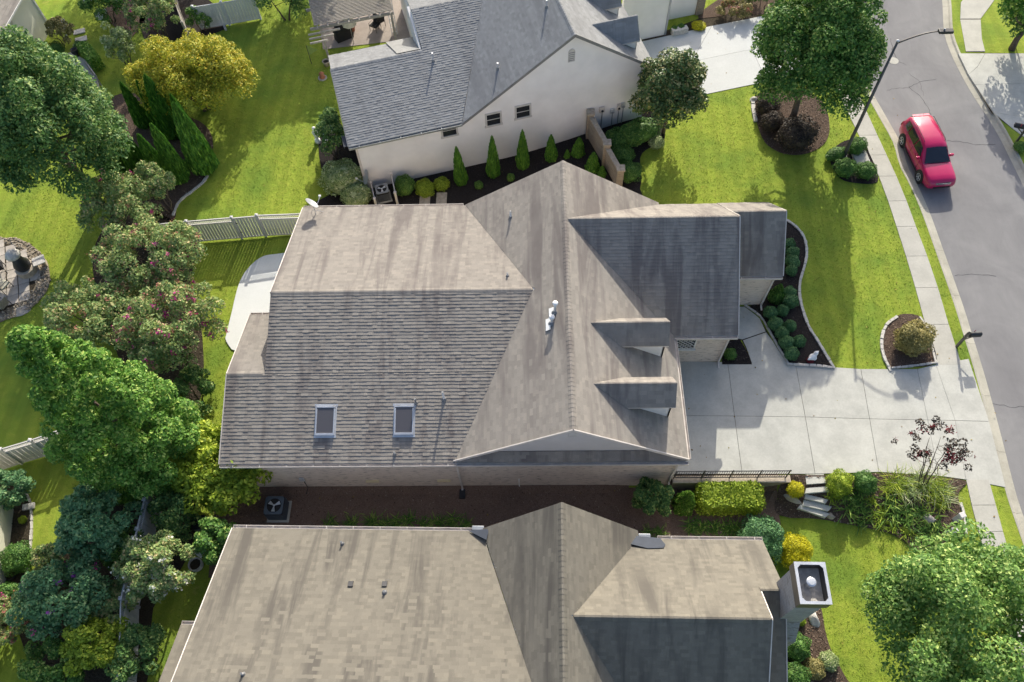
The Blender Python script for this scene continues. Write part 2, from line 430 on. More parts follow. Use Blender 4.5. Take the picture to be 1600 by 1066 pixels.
# ------------------------------------------------------------------ ground sheets
def densify(poly, step=.35):
    out = []
    for i in range(len(poly)):
        a = Vector(poly[i][:2]); b = Vector(poly[(i+1) % len(poly)][:2]); n = max(1, int((b-a).length/step))
        for k in range(n): out.append(a.lerp(b, k/n))
    return out
def spline(pts, n=6, closed=False):
    P = [Vector(p[:2]) for p in pts]; out = []; m = len(P); rg = m if closed else m-1
    for i in range(rg):
        p1, p2 = P[i], P[(i+1) % m]; p0 = P[i-1] if (i or closed) else p1; p3 = P[(i+2) % m] if (closed or i+2 < m) else p2
        for k in range(n):
            t = k/n; out.append(.5*((2*p1)+(p2-p0)*t+(2*p0-5*p1+4*p2-p3)*t*t+(3*p1-p0-3*p2+p3)*t**3))
    if not closed: out.append(P[-1])
    return out
HARD = []      # polygons without grass
def sheet(name, poly, mat, off=.02, kind='structure', cut=.5, follow=True, parent=None, hard=True, z=None):
    poly = [Vector(p[:2]) for p in poly]
    if hard: HARD.append([(p.x, p.y) for p in poly])
    bm = bmesh.new(); vs = [bm.verts.new((p.x, p.y, 0)) for p in poly]; bm.faces.new(vs)
    bmesh.ops.triangulate(bm, faces=bm.faces[:])
    if follow:
        xs = [p.x for p in poly]; ys = [p.y for p in poly]
        for ax, lo, hi in ((0, min(xs), max(xs)), (1, min(ys), max(ys))):
            t = math.floor(lo/cut)*cut+cut
            while t < hi:
                co = (t,0,0) if ax == 0 else (0,t,0); no = (1,0,0) if ax == 0 else (0,1,0)
                bmesh.ops.bisect_plane(bm, geom=bm.verts[:]+bm.edges[:]+bm.faces[:], plane_co=co, plane_no=no, dist=1e-5); t += cut
    for v in bm.verts: v.co.z = (gzf(v.co.x, v.co.y) if z is None else z) + off
    bmesh.ops.recalc_face_normals(bm, faces=bm.faces)
    for f in bm.faces:
        if f.normal.z < 0: f.normal_flip()
    me = bpy.data.meshes.new(name); bm.to_mesh(me); bm.free()
    o = link(name, me, M[mat], parent)
    if parent is None: tag(o, kind=kind)
    return o
def slab(name, quad, mat, parent, top=.03, thick=.09, gap=.008, bev=.006):
    c = sum((Vector(q[:2]) for q in quad), Vector((0,0)))/len(quad); P = []
    for q in quad:
        d = Vector(q[:2])-c; P.append(c+d*(1-gap*1.4/max(d.length, .1)))
    m = MB(); m.prism(P, top-thick, top)
    o = m.build(name, M[mat], parent, bevel=bev); return o

_xs = np.concatenate([np.arange(-400,-40,30.), np.arange(-40,-30,1.), np.arange(-30,36,.25), np.arange(36,46,1.), np.arange(46,430,30.)])
_ys = np.concatenate([np.arange(-300,-12,30.), np.arange(-12,0,1.), np.arange(0,56,.25), np.arange(56,70,1.), np.arange(70,460,30.)])
XX, YY = np.meshgrid(_xs, _ys); ZZ = gz(XX, YY)
_V = np.stack([XX.ravel(), YY.ravel(), ZZ.ravel()], 1); nx = len(_xs)
_i, _j = np.meshgrid(np.arange(len(_ys)-1), np.arange(nx-1), indexing='ij'); _q = (_i*nx+_j).ravel()
g = link('lawn_ground', np_mesh('lawn_ground', _V, np.stack([_q,_q+1,_q+nx+1,_q+nx],1)), M['lawn']); tag(g, kind='structure')
g.data.polygons.foreach_set('use_smooth', [True]*len(g.data.polygons))

# road
rd = spline(W_EDGE, 4); re = spline(E_EDGE, 4)
road = sheet('road', rd + re[::-1], 'asphalt', 0, follow=False, z=-.12)
# cracks in the asphalt: shallow dark tar lines, each its own strip
def crack(pxs, wdt=.028):
    P = [G(x, y, -.12) for x, y in pxs]; Q = []
    for i in range(len(P)-1):
        for k in range(4):
            p = P[i].lerp(P[i+1], k/4); Q.append(p+Vector((random.uniform(-.06,.06), random.uniform(-.06,.06), 0)))
    Q.append(P[-1]); m = MB()
    for i in range(len(Q)-1):
        d = (Q[i+1]-Q[i]).normalized(); s_ = Vector((-d.y, d.x, 0))
        w0 = wdt*.5*random.uniform(.6,1.2)
        m.quad(Q[i]-s_*w0+Vector((0,0,.004)), Q[i+1]+d*.01-s_*w0+Vector((0,0,.004)), Q[i+1]+d*.01+s_*w0+Vector((0,0,.004)), Q[i]+s_*w0+Vector((0,0,.004)))
    m.build('crack', M['crack'], road)
crack([(1463,123),(1438,128),(1420,137),(1441,153),(1452,172),(1456,184)])
crack([(1420,137),(1400,139),(1386,141)]); crack([(1478,220),(1500,222),(1525,226),(1555,226)])
crack([(1492,431),(1518,427),(1556,432)]); crack([(1392,60),(1395,78),(1402,95),(1416,102)])
crack([(1545,630),(1575,636),(1600,636)], .02); crack([(1420,115),(1437,128),(1443,150)], .018)
mh = MB(); c0 = G(1396,95,-.116); mh.lathe([(.33,0),(.33,.006)], c0, 20); mh.build('manhole_cover', M['concrete_walk'], road)

# kerb and gutter sections
def kerb(name, edge, side):
    root = None; P = spline(edge, 4); L = [0]
    for i in range(1, len(P)): L.append(L[-1]+(P[i]-P[i-1]).length)
    def at(s):
        for i in range(1, len(P)):
            if L[i] >= s or i == len(P)-1:
                t = (s-L[i-1])/max(1e-6, L[i]-L[i-1]); d = (P[i]-P[i-1]).normalized(); return P[i-1].lerp(P[i], t), Vector((-d.y, d.x))*side
    base = MB()
    for k in range(0, int(L[-1]/1.5)):
        a, na = at(k*1.5); b, nb = at(min((k+1)*1.5, L[-1]))
        base.quad((*(a+na*.02), -.14), (*(b+nb*.02), -.14), (*(b+nb*.5), -.14), (*(a+na*.5), -.14))
    root = base.build(name, M['concrete_curb']); tag(root, kind='structure')
    prof = [(0,-.116),(.33,-.085),(.37,-.03),(.40,.012),(.47,.022),(.53,.015),(.53,-.2),(0,-.2)]
    k = 0; s = 0.0
    while s < L[-1]-.5:
        e = min(s+3.0, L[-1]); m = MB(); rows = []
        for q in range(5):
            p, nn = at(s+.006+(e-s-.012)*q/4); rows.append([(p.x+nn.x*w_, p.y+nn.y*w_, z_) for w_, z_ in prof])
        n_ = len(prof); vs = [v for r_ in rows for v in r_]; fs = []
        for q in range(4):
            for t in range(n_): fs.append((q*n_+t, q*n_+(t+1)%n_, (q+1)*n_+(t+1)%n_, (q+1)*n_+t))
        fs += [tuple(range(n_)), tuple(range(4*n_, 5*n_))]
        m.add(vs, fs)
        if -2 < rows[0][0][1] < 52: m.build('kerb_section', M['concrete_curb'], root)
        s = e
kerb('kerb_near_houses', W_EDGE, -1 if True else 1)
kerb('kerb_far_side', E_EDGE, 1)
# lawn verges that run right up to the kerb backs
for nm_, ed_, sg_ in (('verge_near_houses', W_EDGE, -1), ('verge_far_side', E_EDGE, 1)):
    P_ = spline(ed_, 4); vs_ = []
    for i_, p_ in enumerate(P_):
        d_ = (P_[min(i_+1, len(P_)-1)]-P_[max(i_-1, 0)]).normalized(); n_ = Vector((-d_.y, d_.x))*sg_
        for k_ in (.515, .85, 1.25): q_ = p_+n_*k_; vs_.append((q_.x, q_.y, .004))
    m = MB(); m.v = vs_; m.f = [(3*i_+k_, 3*i_+k_+1, 3*i_+k_+4, 3*i_+k_+3) for i_ in range(len(P_)-1) for k_ in (0, 1)]
    tag(m.build(nm_, M['lawn']), kind='structure')

# footpath
SL = [(1283,90),(1300,125),(1318,162),(1337,203),(1352,232),(1368.5,265),(1382,298),(1402.6,361),(1418,409.5),(1438,478),(1443,498),(1462,568)]
SR = [(1310,85),(1328,120),(1345,155),(1370,210),(1384,240),(1398,270),(1413,305),(1432,357),(1453,412),(1476,483),(1486,523),(1500,563)]
sl = [Vector(G(*p)[:2]) for p in SL]; sr = [Vector(G(*p)[:2]) for p in SR]
HARD.append([tuple(p) for p in sl+sr[::-1]])
def by_y(poly, y):
    ys = [p.y for p in poly][::-1]; xs = [p.x for p in poly][::-1]; return float(np.interp(y, ys, xs))
fb = MB(); ys_ = np.linspace(sl[-1].y, sl[0].y, 24)
for a, b in zip(ys_[:-1], ys_[1:]): fb.quad((by_y(sl,a)+.02,a,.006),(by_y(sr,a)-.02,a,.006),(by_y(sr,b)-.02,b,.006),(by_y(sl,b)+.02,b,.006))
foot = fb.build('footpath', M['soil']); tag(foot, kind='structure')
jy = [G(1464,571).y] + [G(1440,y).y for y in (507.7,450,400.6,354,314,275)] + [G(1360,243).y, G(1355,212).y, G(1340,180).y, G(1330,152).y, G(1310,118).y, G(1290,88).y]
for a, b in zip(jy[:-1], jy[1:]):
    slab('pavement_slab', [(by_y(sl,a),a),(by_y(sr,a),a),(by_y(sr,b),b),(by_y(sl,b),b)], 'concrete_walk', foot, .03)
s2l = [Vector(G(*p)[:2]) for p in [(1509,750),(1518,790),(1532,844),(1550,905),(1600,1060)]]; s2r = [Vector(G(*p)[:2]) for p in [(1547,757),(1556,790),(1574,857),(1592,915),(1640,1060)]]
HARD.append([tuple(p) for p in s2l+s2r[::-1]])
yy2 = np.linspace(s2l[0].y, s2l[-1].y, 8)
for a, b in zip(yy2[:-1], yy2[1:]):
    slab('pavement_slab', [(by_y(s2l,a),a),(by_y(s2r,a),a),(by_y(s2r,b),b),(by_y(s2l,b),b)], 'concrete_walk', foot, .03)

def pxpoly(pts, z=0.0): return [Vector(G(x, y, z)[:2]) for x, y in pts]
# main drive with its slabs
DN = [(1055,565),(1136.7,566),(1243,570.5),(1344.8,577),(1433,577),(1462,570),(1513,561)]
DM = [(1064,650),(1147.5,650.5),(1258,652),(1358.5,655),(1449.4,656.7),(1492,657.5),(1545,659)]
DS = [(1046,741),(1159.5,741),(1273.4,741),(1373,738),(1466,744),(1509,750),(1571,762)]
drive = sheet('driveway', pxpoly(DN+[(1545,659)]+DS[::-1]), 'soil', .008, follow=False, z=0.0)
for A, B in ((DN, DM), (DM, DS)):
    for i in range(len(A)-1):
        slab('drive_slab', pxpoly([A[i],A[i+1],B[i+1],B[i]]), 'concrete', drive, .028)
# front walk
WK = [(1140,479),(1163,479),(1175,487.5),(1187,498),(1197.5,516),(1208,534),(1232,572),(1174,572),(1165,544),(1159,532),(1140,527)]
walk = sheet('front_walk', pxpoly(WK), 'soil', .008, follow=False, z=0.0)
slab('walk_slab', pxpoly([(1140,480),(1163,479.5),(1175,488),(1187,498),(1196.5,518.5),(1160,531),(1140,527)]), 'concrete', walk, .026)
slab('walk_slab', pxpoly([(1160.5,532),(1197,519.5),(1208,534),(1231,570.5),(1175.5,570.5),(1166,544)]), 'concrete', walk, .026)
# white house drive
WDp = [(1003,62),(1090,30),(1115,12),(1190,25),(1240,15),(1290,60),(1230,118),(1200,128),(1092,150),(1020,130)]
wdr = sheet('neighbour_driveway', pxpoly(WDp), 'soil', .008, follow=False, z=0.0)
J = {'a':(1000,66),'b':(1112,41),'c':(1190,26),'d':(1300,70),'e':(1080,97),'f':(1175,77.5),'g':(1250,66),'h':(1092,150),'i':(1198,128),'j':(1255,112),'k':(1010,120)}
for q in ('abek','bcfe','efih','cdgf','fgji','keh'): slab('drive_slab', pxpoly([J[k] for k in q]), 'concrete_white', wdr, .028)
# drive across the street and its path
fdr = sheet('far_driveway', pxpoly([(1497,84),(1540,83),(1640,84),(1650,230),(1600,215),(1580,200),(1549,177),(1514,118)]), 'soil', .008, follow=False, z=0.0)
for q in ([(1497,84),(1539,84),(1527,105),(1513,117)], [(1539,84),(1645,84),(1648,129),(1523,133),(1513,117),(1527,105)], [(1523,133),(1648,129),(1650,195),(1600,183),(1553,177)], [(1553,177),(1600,183),(1650,195),(1650,232),(1600,215),(1580,200)]):
    slab('drive_slab', pxpoly(q), 'concrete', fdr, .028)
fpt = sheet('far_footpath', pxpoly([(1501,4),(1515,-12),(1560,-12),(1552,3),(1532,30),(1534,60),(1539,82),(1509,82),(1500,30)]), 'soil', .008, follow=False, z=0.0)
slab('pavement_slab', pxpoly([(1501,4),(1515,-12),(1560,-12),(1552,3),(1532,30),(1500,30)]), 'concrete_walk', fpt, .028)
slab('pavement_slab', pxpoly([(1500,31),(1532,31),(1534,60),(1539,81),(1509,81)]), 'concrete_walk', fpt, .028)
# back patio
pat = sheet('back_patio', [Vector(p) for p in spline([G(*p)[:2] for p in [(480,392),(437,397),(410,402),(388,420),(373,446),(362,490),(355,520),(353,532),(362,547)]], 5)]+[Vector((-12.4,19.5)), Vector((-10.5,24))], 'soil', .01, follow=False, z=0.0)
_pp = spline([G(*p)[:2] for p in [(480,392),(437,397),(410,402),(388,420),(373,446),(362,490),(355,520),(353,532),(362,547)]], 5)+[Vector((-12.4,19.5)), Vector((-10.5,24))]
slab('patio_slab', _pp, 'concrete_patio', pat, .06)

# planting beds
def bed(name, pts, mat='mulch_dark', off=.03, n=4, world=False):
    P = [Vector(p[:2]) if world else Vector(GP(*p)[:2]) for p in pts]
    return sheet(name, spline(P, n, True) if n > 1 else P, mat, off, kind='structure')
def edging(parent, pxs, wdt=.13, ln=.30, mat='stone_pale', n=8, hgt=.10):
    P = spline([GP(*p)[:2] for p in pxs], n); L = [0]
    for i in range(1, len(P)): L.append(L[-1]+(P[i]-P[i-1]).length)
    s = 0
    me = None; protos = []
    while s < L[-1]-.05:
        ll = ln*random.uniform(.75,1.2); t = s+ll/2
        i = max(1, min(len(P)-1, next((k for k in range(1, len(P)) if L[k] >= t), len(P)-1)))
        p = P[i-1].lerp(P[i], min(1, (t-L[i-1])/max(1e-6, L[i]-L[i-1]))); d = (P[i]-P[i-1])
        if len(protos) < 4:
            m = MB(); m.box(-.5,.5,-.5,.5,0,1); o = m.build('edging_stone', M[mat], parent, bevel=.09); protos.append(o.data)
            for v in o.data.vertices: v.co += Vector((random.uniform(-.06,.06), random.uniform(-.08,.08), random.uniform(-.08,.08)))
        else:
            o = link('edging_stone', random.choice(protos), None, parent)
        o.location = (p.x, p.y, gzf(p.x, p.y)); o.rotation_euler = (0, 0, math.atan2(d.y, d.x)+random.uniform(-.05,.05))
        o.scale = (ll*.93, wdt*random.uniform(.85,1.15), hgt*random.uniform(.8,1.2)); s += ll
FB_OUT = [(1222,340),(1243,355),(1256,372),(1260,395),(1257,415),(1250,440),(1249,462),(1254,485),(1264,512),(1280,538),(1301,573)]
b1 = sheet('front_bed', spline(pxpoly(FB_OUT), 4)+pxpoly([(1232,571),(1210,534),(1199.5,516),(1189,498),(1177,487),(1165,479)])+[Vector((12.2,23.2)),Vector((12.2,27.4))], 'mulch_dark', .03)
edging(b1, FB_OUT); edging(b1, [(1300,575),(1275,572.5),(1250,571),(1232,570)])
edging(b1, [(1232,570.5),(1211,535),(1200.5,516),(1190,498),(1178,487.5),(1166,479.5)], .08, .4)
b2 = bed('golden_shrub_bed', [(1412,491),(1394,499),(1381,514),(1377,535),(1381,560),(1389,576),(1418,574),(1461,568),(1455,530),(1440,497)], 'mulch_brown')
edging(b2, [(1402,495),(1385,508),(1377,530),(1380,556),(1389,576)], .14, .33, 'stone_pale'); edging(b2, [(1392,576),(1418,573.5),(1459,568)], .10, .33); edging(b2, [(1436,496),(1450,520),(1460,563)], .10, .33)
b3 = bed('lamp_bed', [(1296,250),(1303,232),(1325,219),(1350,222),(1358,240),(1370,268),(1369,286),(1340,287),(1312,279)], 'mulch_dark')
b4 = bed('tree_ring_bed', [(1177,165),(1185,148),(1205,138),(1250,140),(1285,160),(1296,195),(1290,222),(1268,238),(1240,243),(1212,236),(1190,215)], 'mulch_brown')
edging(b4, [(1176,158),(1177,172),(1180,188)], .2, .4)
b5 = bed('white_house_bed', [(520,180),(556,225),(600,262),(760,228),(900,198),(1000,168),(1035,198),(1036,224),(1014,232),(1000,248),(1000,296),(960,330),(520,335),(524,300),(505,272),(498,230),(505,190)], 'mulch_dark', .03, 3)
b6 = sheet('side_yard_bed', [Vector(p) for p in [(-15.5,13.6),(6.6,13.7),(11.62,13.66),(11.62,11.1),(10.4,10.4),(9,9),(-15,9)]], 'pine_straw', .03)
b7 = bed('lily_bed', [(1231,744),(1262,743),(1300,743),(1380,740),(1440,744),(1508,752),(1497,770),(1500,800),(1506,835),(1480,852),(1432,860),(1390,834),(1290,813),(1218,806),(1212,775)], 'mulch_brown', .045, 3)
edging(b7, [(1500,786),(1506,808),(1508,832)], .12, .3)
b8 = bed('chimney_bed', [(1230,940),(1262,935),(1281,945),(1289,985),(1300,1020),(1322,1060),(1340,1100),(1220,1100)], 'mulch_brown', .03, 3)
b9 = bed('garage_corner_bed', [(1128,570),(1175,570),(1164,544),(1155,530),(1128,530)], 'mulch_dark', .03, 1)
b10 = bed('cedar_bed', [(180,150),(225,150),(270,175),(312,190),(332,215),(331,262),(318,285),(280,318),(270,345),(225,330),(160,280),(150,200)], 'mulch_brown', .03, 3)
edging(b10, [(331,262),(320,283),(300,300),(280,317),(272,335)], .14, .3)
b11 = bed('far_flower_bed', [(1090,28),(1110,8),(1150,-12),(1215,-12),(1205,16),(1185,24),(1150,20),(1125,26)], 'mulch_brown', .03, 3)
b12 = bed('left_house_bed', [(-40,735),(10,745),(35,762),(47,782),(50,805),(49,850),(44,890),(36,930),(20,965),(-20,985)], 'soil', .03, 3)
edging(b12, [(28,757),(42,772),(49,792),(50,830),(47,870),(41,905),(35,935)], .1, .35)
b13 = bed('shade_bed', [(150,380),(200,315),(270,345),(308,385),(298,440),(314,500),(318,600),(298,650),(250,690),(190,570),(150,450)], 'soil', .03, 3)
b14 = bed('corner_bed', [(228,-10),(300,-10),(332,5),(345,30),(352,46),(300,60),(225,60)], 'mulch_dark', .03, 3)
edging(b14, [(339,18),(346,32),(353,47)], .16, .3)
b15 = bed('lower_garden_bed', [(250,730),(300,760),(300,860),(240,950),(230,1066),(150,1090),(100,1090),(30,990),(90,860),(130,760)], 'soil', .03, 3)
b16 = bed('myrtle_bed', [(160,20),(200,-5),(230,20),(205,60),(190,50)], 'mulch_brown', .03, 3)

leaf_mat('leaf_pale', (.08,.19,.045), (.23,.39,.085), (.55,.66,.22))
leaf_mat('bark_chip', (.07,.048,.036), (.20,.145,.11), (.38,.30,.24), 0.0, .9)
leaf_mat('dark_chip', (.012,.010,.010), (.045,.038,.036), (.13,.11,.10), 0.0, .9)
leaf_mat('fallen_leaf', (.16,.10,.03), (.34,.24,.06), (.30,.30,.08), .1, .8)
# ------------------------------------------------------------------ roofs
def shingle_tabs(P, ed, exp=.21, hb=.016, wr=(.2,.42), seed=1, soft=False):
    """tabs laid course by course on the convex roof plane P; returns an (n,8,3) array"""
    rg = random.Random(seed); P = [Vector(p) for p in P]; ed = Vector(ed).normalized()
    n = Vector((0,0,0))
    for i in range(len(P)): n += P[i].cross(P[(i+1) % len(P)])
    n.normalize()
    if n.z < 0: n = -n
    tv = n.cross(ed)
    if tv.z < 0: tv = -tv
    o = P[0]; Q = [((p-o).dot(ed), (p-o).dot(tv)) for p in P]
    t0, t1 = min(q[1] for q in Q), max(q[1] for q in Q)
    def span(t):
        t = min(max(t, t0+1e-4), t1-1e-4); xs = []
        for i in range(len(Q)):
            (a, b), (c, d) = Q[i], Q[(i+1) % len(Q)]
            if (b-t)*(d-t) <= 0 and abs(b-d) > 1e-9: xs.append(a+(c-a)*(t-b)/(d-b))
        return (min(xs), max(xs)) if len(xs) > 1 else None
    out = []; k = 0; nc = int(math.ceil((t1-t0)/exp))
    for k in range(nc):
        ta = t0+k*exp; tb = min(ta+exp, t1)
        A = span(ta); B = span(tb)
        if not A or not B: continue
        lo, hi = min(A[0],B[0]), max(A[1],B[1]); s = lo-rg.uniform(0,.3)
        wave = rg.uniform(-.006,.006)
        while s < hi:
            e = s+rg.uniform(*wr); dr = (rg.choice((0,0,-.012,.01)) if soft else rg.choice((0,0,0,-.014,.006))) if k else 0
            tt = ta+dr; C = span(max(tt, t0))
            bl, br = min(max(s,C[0]),C[1]), min(max(e,C[0]),C[1]); tp = min(tb+.05, t1); D = span(tp)
            tl, tr = min(max(s,D[0]),D[1]), min(max(e,D[0]),D[1]); s = e
            if br-bl < .01 and tr-tl < .01: continue
            h = .015*rg.uniform(.95,1.05) if soft else hb*rg.uniform(.75,1.3); base = o
            def pt(x, y, z): return base+ed*x+tv*y+n*z
            out.append([pt(bl,tt,h),pt(br,tt,h),pt(tr,tp,.004),pt(tl,tp,.004),pt(bl,tt,-.01),pt(br,tt,-.01),pt(tr,tp,-.01),pt(tl,tp,-.01)])
    return np.array([[tuple(p) for p in t] for t in out]) if out else np.zeros((0,8,3))
TABF = np.array([[0,1,2,3],[0,4,5,1],[1,5,6,2],[3,7,4,0]])
def lay_roof(root, planes, mat, exp=.21, hb=.016, wr=(.2,.42), n_single=300, deck_mat='soffit', mw=None, focus=None):
    """planes: list of (points, eave direction). Deck = part 'roof'; tabs = its sub-parts"""
    deck = MB()
    for P, ed in planes: deck.slabdir([Vector(p)-Vector((0,0,.012)) for p in P], (0,0,-.15))
    roof = deck.build('roof', M[deck_mat], root)
    T = [shingle_tabs(P, ed, exp, hb, wr, seed=17+i, soft=abs(ed[1]) > .5) for i, (P, ed) in enumerate(planes)]
    T = np.concatenate([t for t in T if len(t)])
    # the tabs that show largest: nearest to the camera and facing it
    mw = mw or Matrix.Identity(4)
    R3 = np.array(mw.to_3x3()); tr = np.array(mw.translation)
    c = T[:, :4].mean(1) @ R3.T + tr; nr = np.cross(T[:,1]-T[:,0], T[:,3]-T[:,0]) @ R3.T
    v = np.array(CPOS)-c; dist = np.linalg.norm(v, axis=1); ar = np.abs((nr*v).sum(1))/dist**3
    cc = (c-np.array(CPOS)) @ np.array(ROT)
    pxx = 800+F*cc[:,0]/-cc[:,2]; pyy = 533-F*cc[:,1]/-cc[:,2]
    inside = (pxx > 5) & (pxx < 1595) & (pyy > 5) & (pyy < 1060)
    if focus is not None: inside &= (pxx > focus[0]) & (pxx < focus[2]) & (pyy > focus[1]) & (pyy < focus[3])
    ar = np.where(inside, ar, 0); order = np.argsort(-ar); single = order[:n_single]; rest = order[n_single:]
    for i in single:
        me = np_mesh('shingle', T[i]-T[i][0], TABF); o = link('shingle', me, M[mat], roof); o.location = T[i][0]
    V = T[rest].reshape(-1,3); FI = (TABF[None]+8*np.arange(len(rest))[:,None,None]).reshape(-1,4)
    o = link('shingles', np_mesh('shingles', V, FI), M[mat], roof); o['kind'] = 'stuff'
    return roof
def ridge_caps(roof, lines, mat, wd=.15, step=.2, drop=.55):
    """bent cap tiles that overlap along a ridge; lines: (p, q, dropA, dropB)"""
    for p, q, ka, kb in lines:
        p = Vector(p); q = Vector(q); d = (q-p); L = d.length; d.normalize(); s = d.cross(Vector((0,0,1))).normalized()
        m = MB(); n = int(L/step)
        for i in range(n):
            a = p+d*(i*step); b = p+d*min((i+1)*step+.05, L); ha, hb_ = .030, .018; w_ = wd*random.uniform(.93,1.06)
            vs = []
            for c, h in ((a,ha),(b,hb_)):
                vs += [c+s*w_+Vector((0,0,h-w_*ka)), c+s*w_*.25+Vector((0,0,h+.004-w_*.1*ka)), c-s*w_*.25+Vector((0,0,h+.004-w_*.1*kb)), c-s*w_+Vector((0,0,h-w_*kb))]
            vs += [a+s*w_+Vector((0,0,-w_*ka)), a-s*w_+Vector((0,0,-w_*kb))]
            m.add(vs, [(0,1,5,4),(1,2,6,5),(2,3,7,6),(8,0,1,2,3,9)])
        o = m.build('ridge_cap', M[mat], roof); o['kind'] = 'stuff'
def gutter(root, p, q, out, mat='gutter', strap=1.2):
    """open gutter along the eave p-q with hanger straps; out = outward direction"""
    p = Vector(p); q = Vector(q); out = Vector(out).normalized(); d = (q-p).normalized(); m = MB(); up = Vector((0,0,1))
    c = (p+q)/2; L = (q-p).length/2
    m.obox(c+out*.005-up*.08, d*L, out*.006, up*.06); m.obox(c+out*.125-up*.075, d*L, out*.008, up*.065); m.obox(c+out*.065-up*.135, d*L, out*.06, up*.006)
    for s in (-1, 1): m.obox(c+d*s*(L-.006)+out*.065-up*.08, d*.006, out*.058, up*.055)
    g_ = m.build('gutter', M[mat], root)
    k = strap/2
    while k < 2*L:
        mm = MB(); mm.obox(p+d*k+out*.065-up*.012, d*.014, out*.062, up*.004); mm.build('gutter_strap', M[mat], g_); k += strap
    return g_
def downspout(root, top, bot, out, mat='gutter'):
    m = MB(); top = Vector(top); bot = Vector(bot); out = Vector(out)
    m.bar(top, top-out*.12-Vector((0,0,.25)), .085, .07, out); m.bar(top-out*.12-Vector((0,0,.22)), bot-out*.0, .085, .07, out)
    m.bar(bot, bot+out*.3-Vector((0,0,.08)), .085, .07); m.build('downspout', M[mat], root)
def wall_box(m, x0, x1, y0, y1, z0, z1): m.box(x0, x1, y0, y1, z0, z1)
def pipe(label, px, py, plane_z, h, r, group, mat='pipe_white', boot=True, tilt=None):
    """vent pipe with lead boot at a pixel of the roof, where plane_z(x, y) is the roof height"""
    z = 4.0
    for _ in range(20): p = G(px, py, z); z = .6*z+.4*plane_z(p.x, p.y)
    o = empty('vent_pipe', (p.x, p.y, z), 0, label, 'vent pipe', group)
    m = MB(); m.tube([(0,0,-.12),(0,0,h)], r, 12); m.build('pipe', M[mat], o, smooth=False)
    m = MB(); m.lathe([(r*1.02,h),(r*1.02,h-.03),(r*.7,h-.03)], (0,0,.004), 12); m.build('rim', M['lead_grey'], o)
    if boot: m = MB(); m.lathe([(r*2.4,-.03),(r*1.9,.05),(r*1.15,.11)], (0,0,0), 12); m.build('boot', M['lead_grey'], o)
    return o

# ================================================================== the middle house
ZE = 3.05; KS = .298
def zS(y): return ZE+KS*(y-13.07)
YR = 20.72; ZR = zS(YR); KN = (ZR-ZE)/(27.7-YR)
CX, CZ = 1.66, 6.32; KC = .637
def zW(x): return CZ-KC*(CX-x)
XV = CX-(CZ-ZR)/KC                      # where the rear ridge dies into the cross roof
XWE = CX-(CZ-ZE)/KC; XEE = 6.84
GRY, GRZ = 24.1, 6.32-.07*.637
house = empty('brick_house', (0,0,0), 0, 'brick house with weathered brown shingle roof and two skylights in the middle', 'house')
planes = [
  ([(-12.2,17,zS(17)),(XWE+(17-13.07)*(XV-XWE)/(YR-13.07),17,zS(17)),(XV,YR,ZR),(-12.2,YR,ZR)], (1,0,0)),
  ([(-13.95,13.07,ZE),(XWE,13.07,ZE),(XWE+(17-13.07)*(XV-XWE)/(YR-13.07),17,zS(17)),(-13.95,17,zS(17))], (1,0,0)),
  ([(-12.2,YR,ZR),(XV,YR,ZR),(XWE,27.7,ZE),(-12.2,27.7,ZE)], (1,0,0)),
  ([(-13.95,17,zS(17)),(-12.2,17,zS(17)),(-12.2,20.95,3.0),(-13.95,20.95,3.0)], (1,0,0)),
  ([(CX,13.15,CZ),(CX,YR,CZ),(XV,YR,ZR),(XWE,13.15,ZE)], (0,1,0)),
  ([(CX,YR,CZ),(CX,27.75,CZ),(XWE,27.75,ZE),(XV,YR,ZR)], (0,1,0)),
  ([(CX,13.15,CZ),(XEE,13.15,3.0),(XEE,19.49,3.0),(CX+.07,GRY,GRZ),(CX,GRY,CZ)], (0,1,0)),
  ([(CX,GRY,CZ),(CX+.07,GRY,GRZ),(XEE,27.6,3.0),(XEE,27.75,3.0),(CX,27.75,CZ)], (0,1,0)),
  ([(CX+.07,GRY,GRZ),(9.9,GRY,GRZ),(9.9,19.49,3.0),(XEE,19.49,3.0)], (1,0,0)),
  ([(CX+.07,GRY,GRZ),(9.9,GRY,GRZ),(9.9,27.6,3.0),(XEE,27.6,3.0)], (1,0,0)),
  ([(9.9,25.3,5.15),(12.6,25.3,5.15),(12.6,22.92,3.0),(9.9,22.92,3.0)], (1,0,0)),
  ([(9.9,25.3,5.15),(12.6,25.3,5.15),(12.6,27.6,3.05),(9.9,27.6,3.05)], (1,0,0)),
  # skirt roof under the south gable
  ([(XWE+.85,13.45,3.4),(XEE-.85,13.45,3.4),(XEE-.1,13.08,3.05),(XWE+.1,13.08,3.05)], (1,0,0)),
]
roof = lay_roof(house, planes, 'shingle_main', .16, .027, (.16,.34), focus=(345,440,860,725))
ridge_caps(roof, [((-12.2,YR,ZR),(XV,YR,ZR),KS,KS),((CX,13.15,CZ),(CX,27.75,CZ),KC,KC),((CX+.1,GRY,GRZ),(9.9,GRY,GRZ),.9,.9),((9.9,25.3,5.15),(12.6,25.3,5.15),.9,.9),((-13.95,17,zS(17)),(-12.3,17,zS(17)),KS,KS)], 'shingle_main')
m = MB()
m.box(-13.7,6.55,13.35,13.6,-1.1,2.96); m.box(6.3,6.55,13.6,19.7,-.2,2.96)
m.box(6.55,9.65,19.7,19.95,-.1,2.96); m.box(9.4,9.65,19.95,27.3,-.1,2.9)
m.box(9.65,12.35,23.14,23.4,-.1,2.96); m.box(12.1,12.35,23.4,27.35,-.1,2.9)
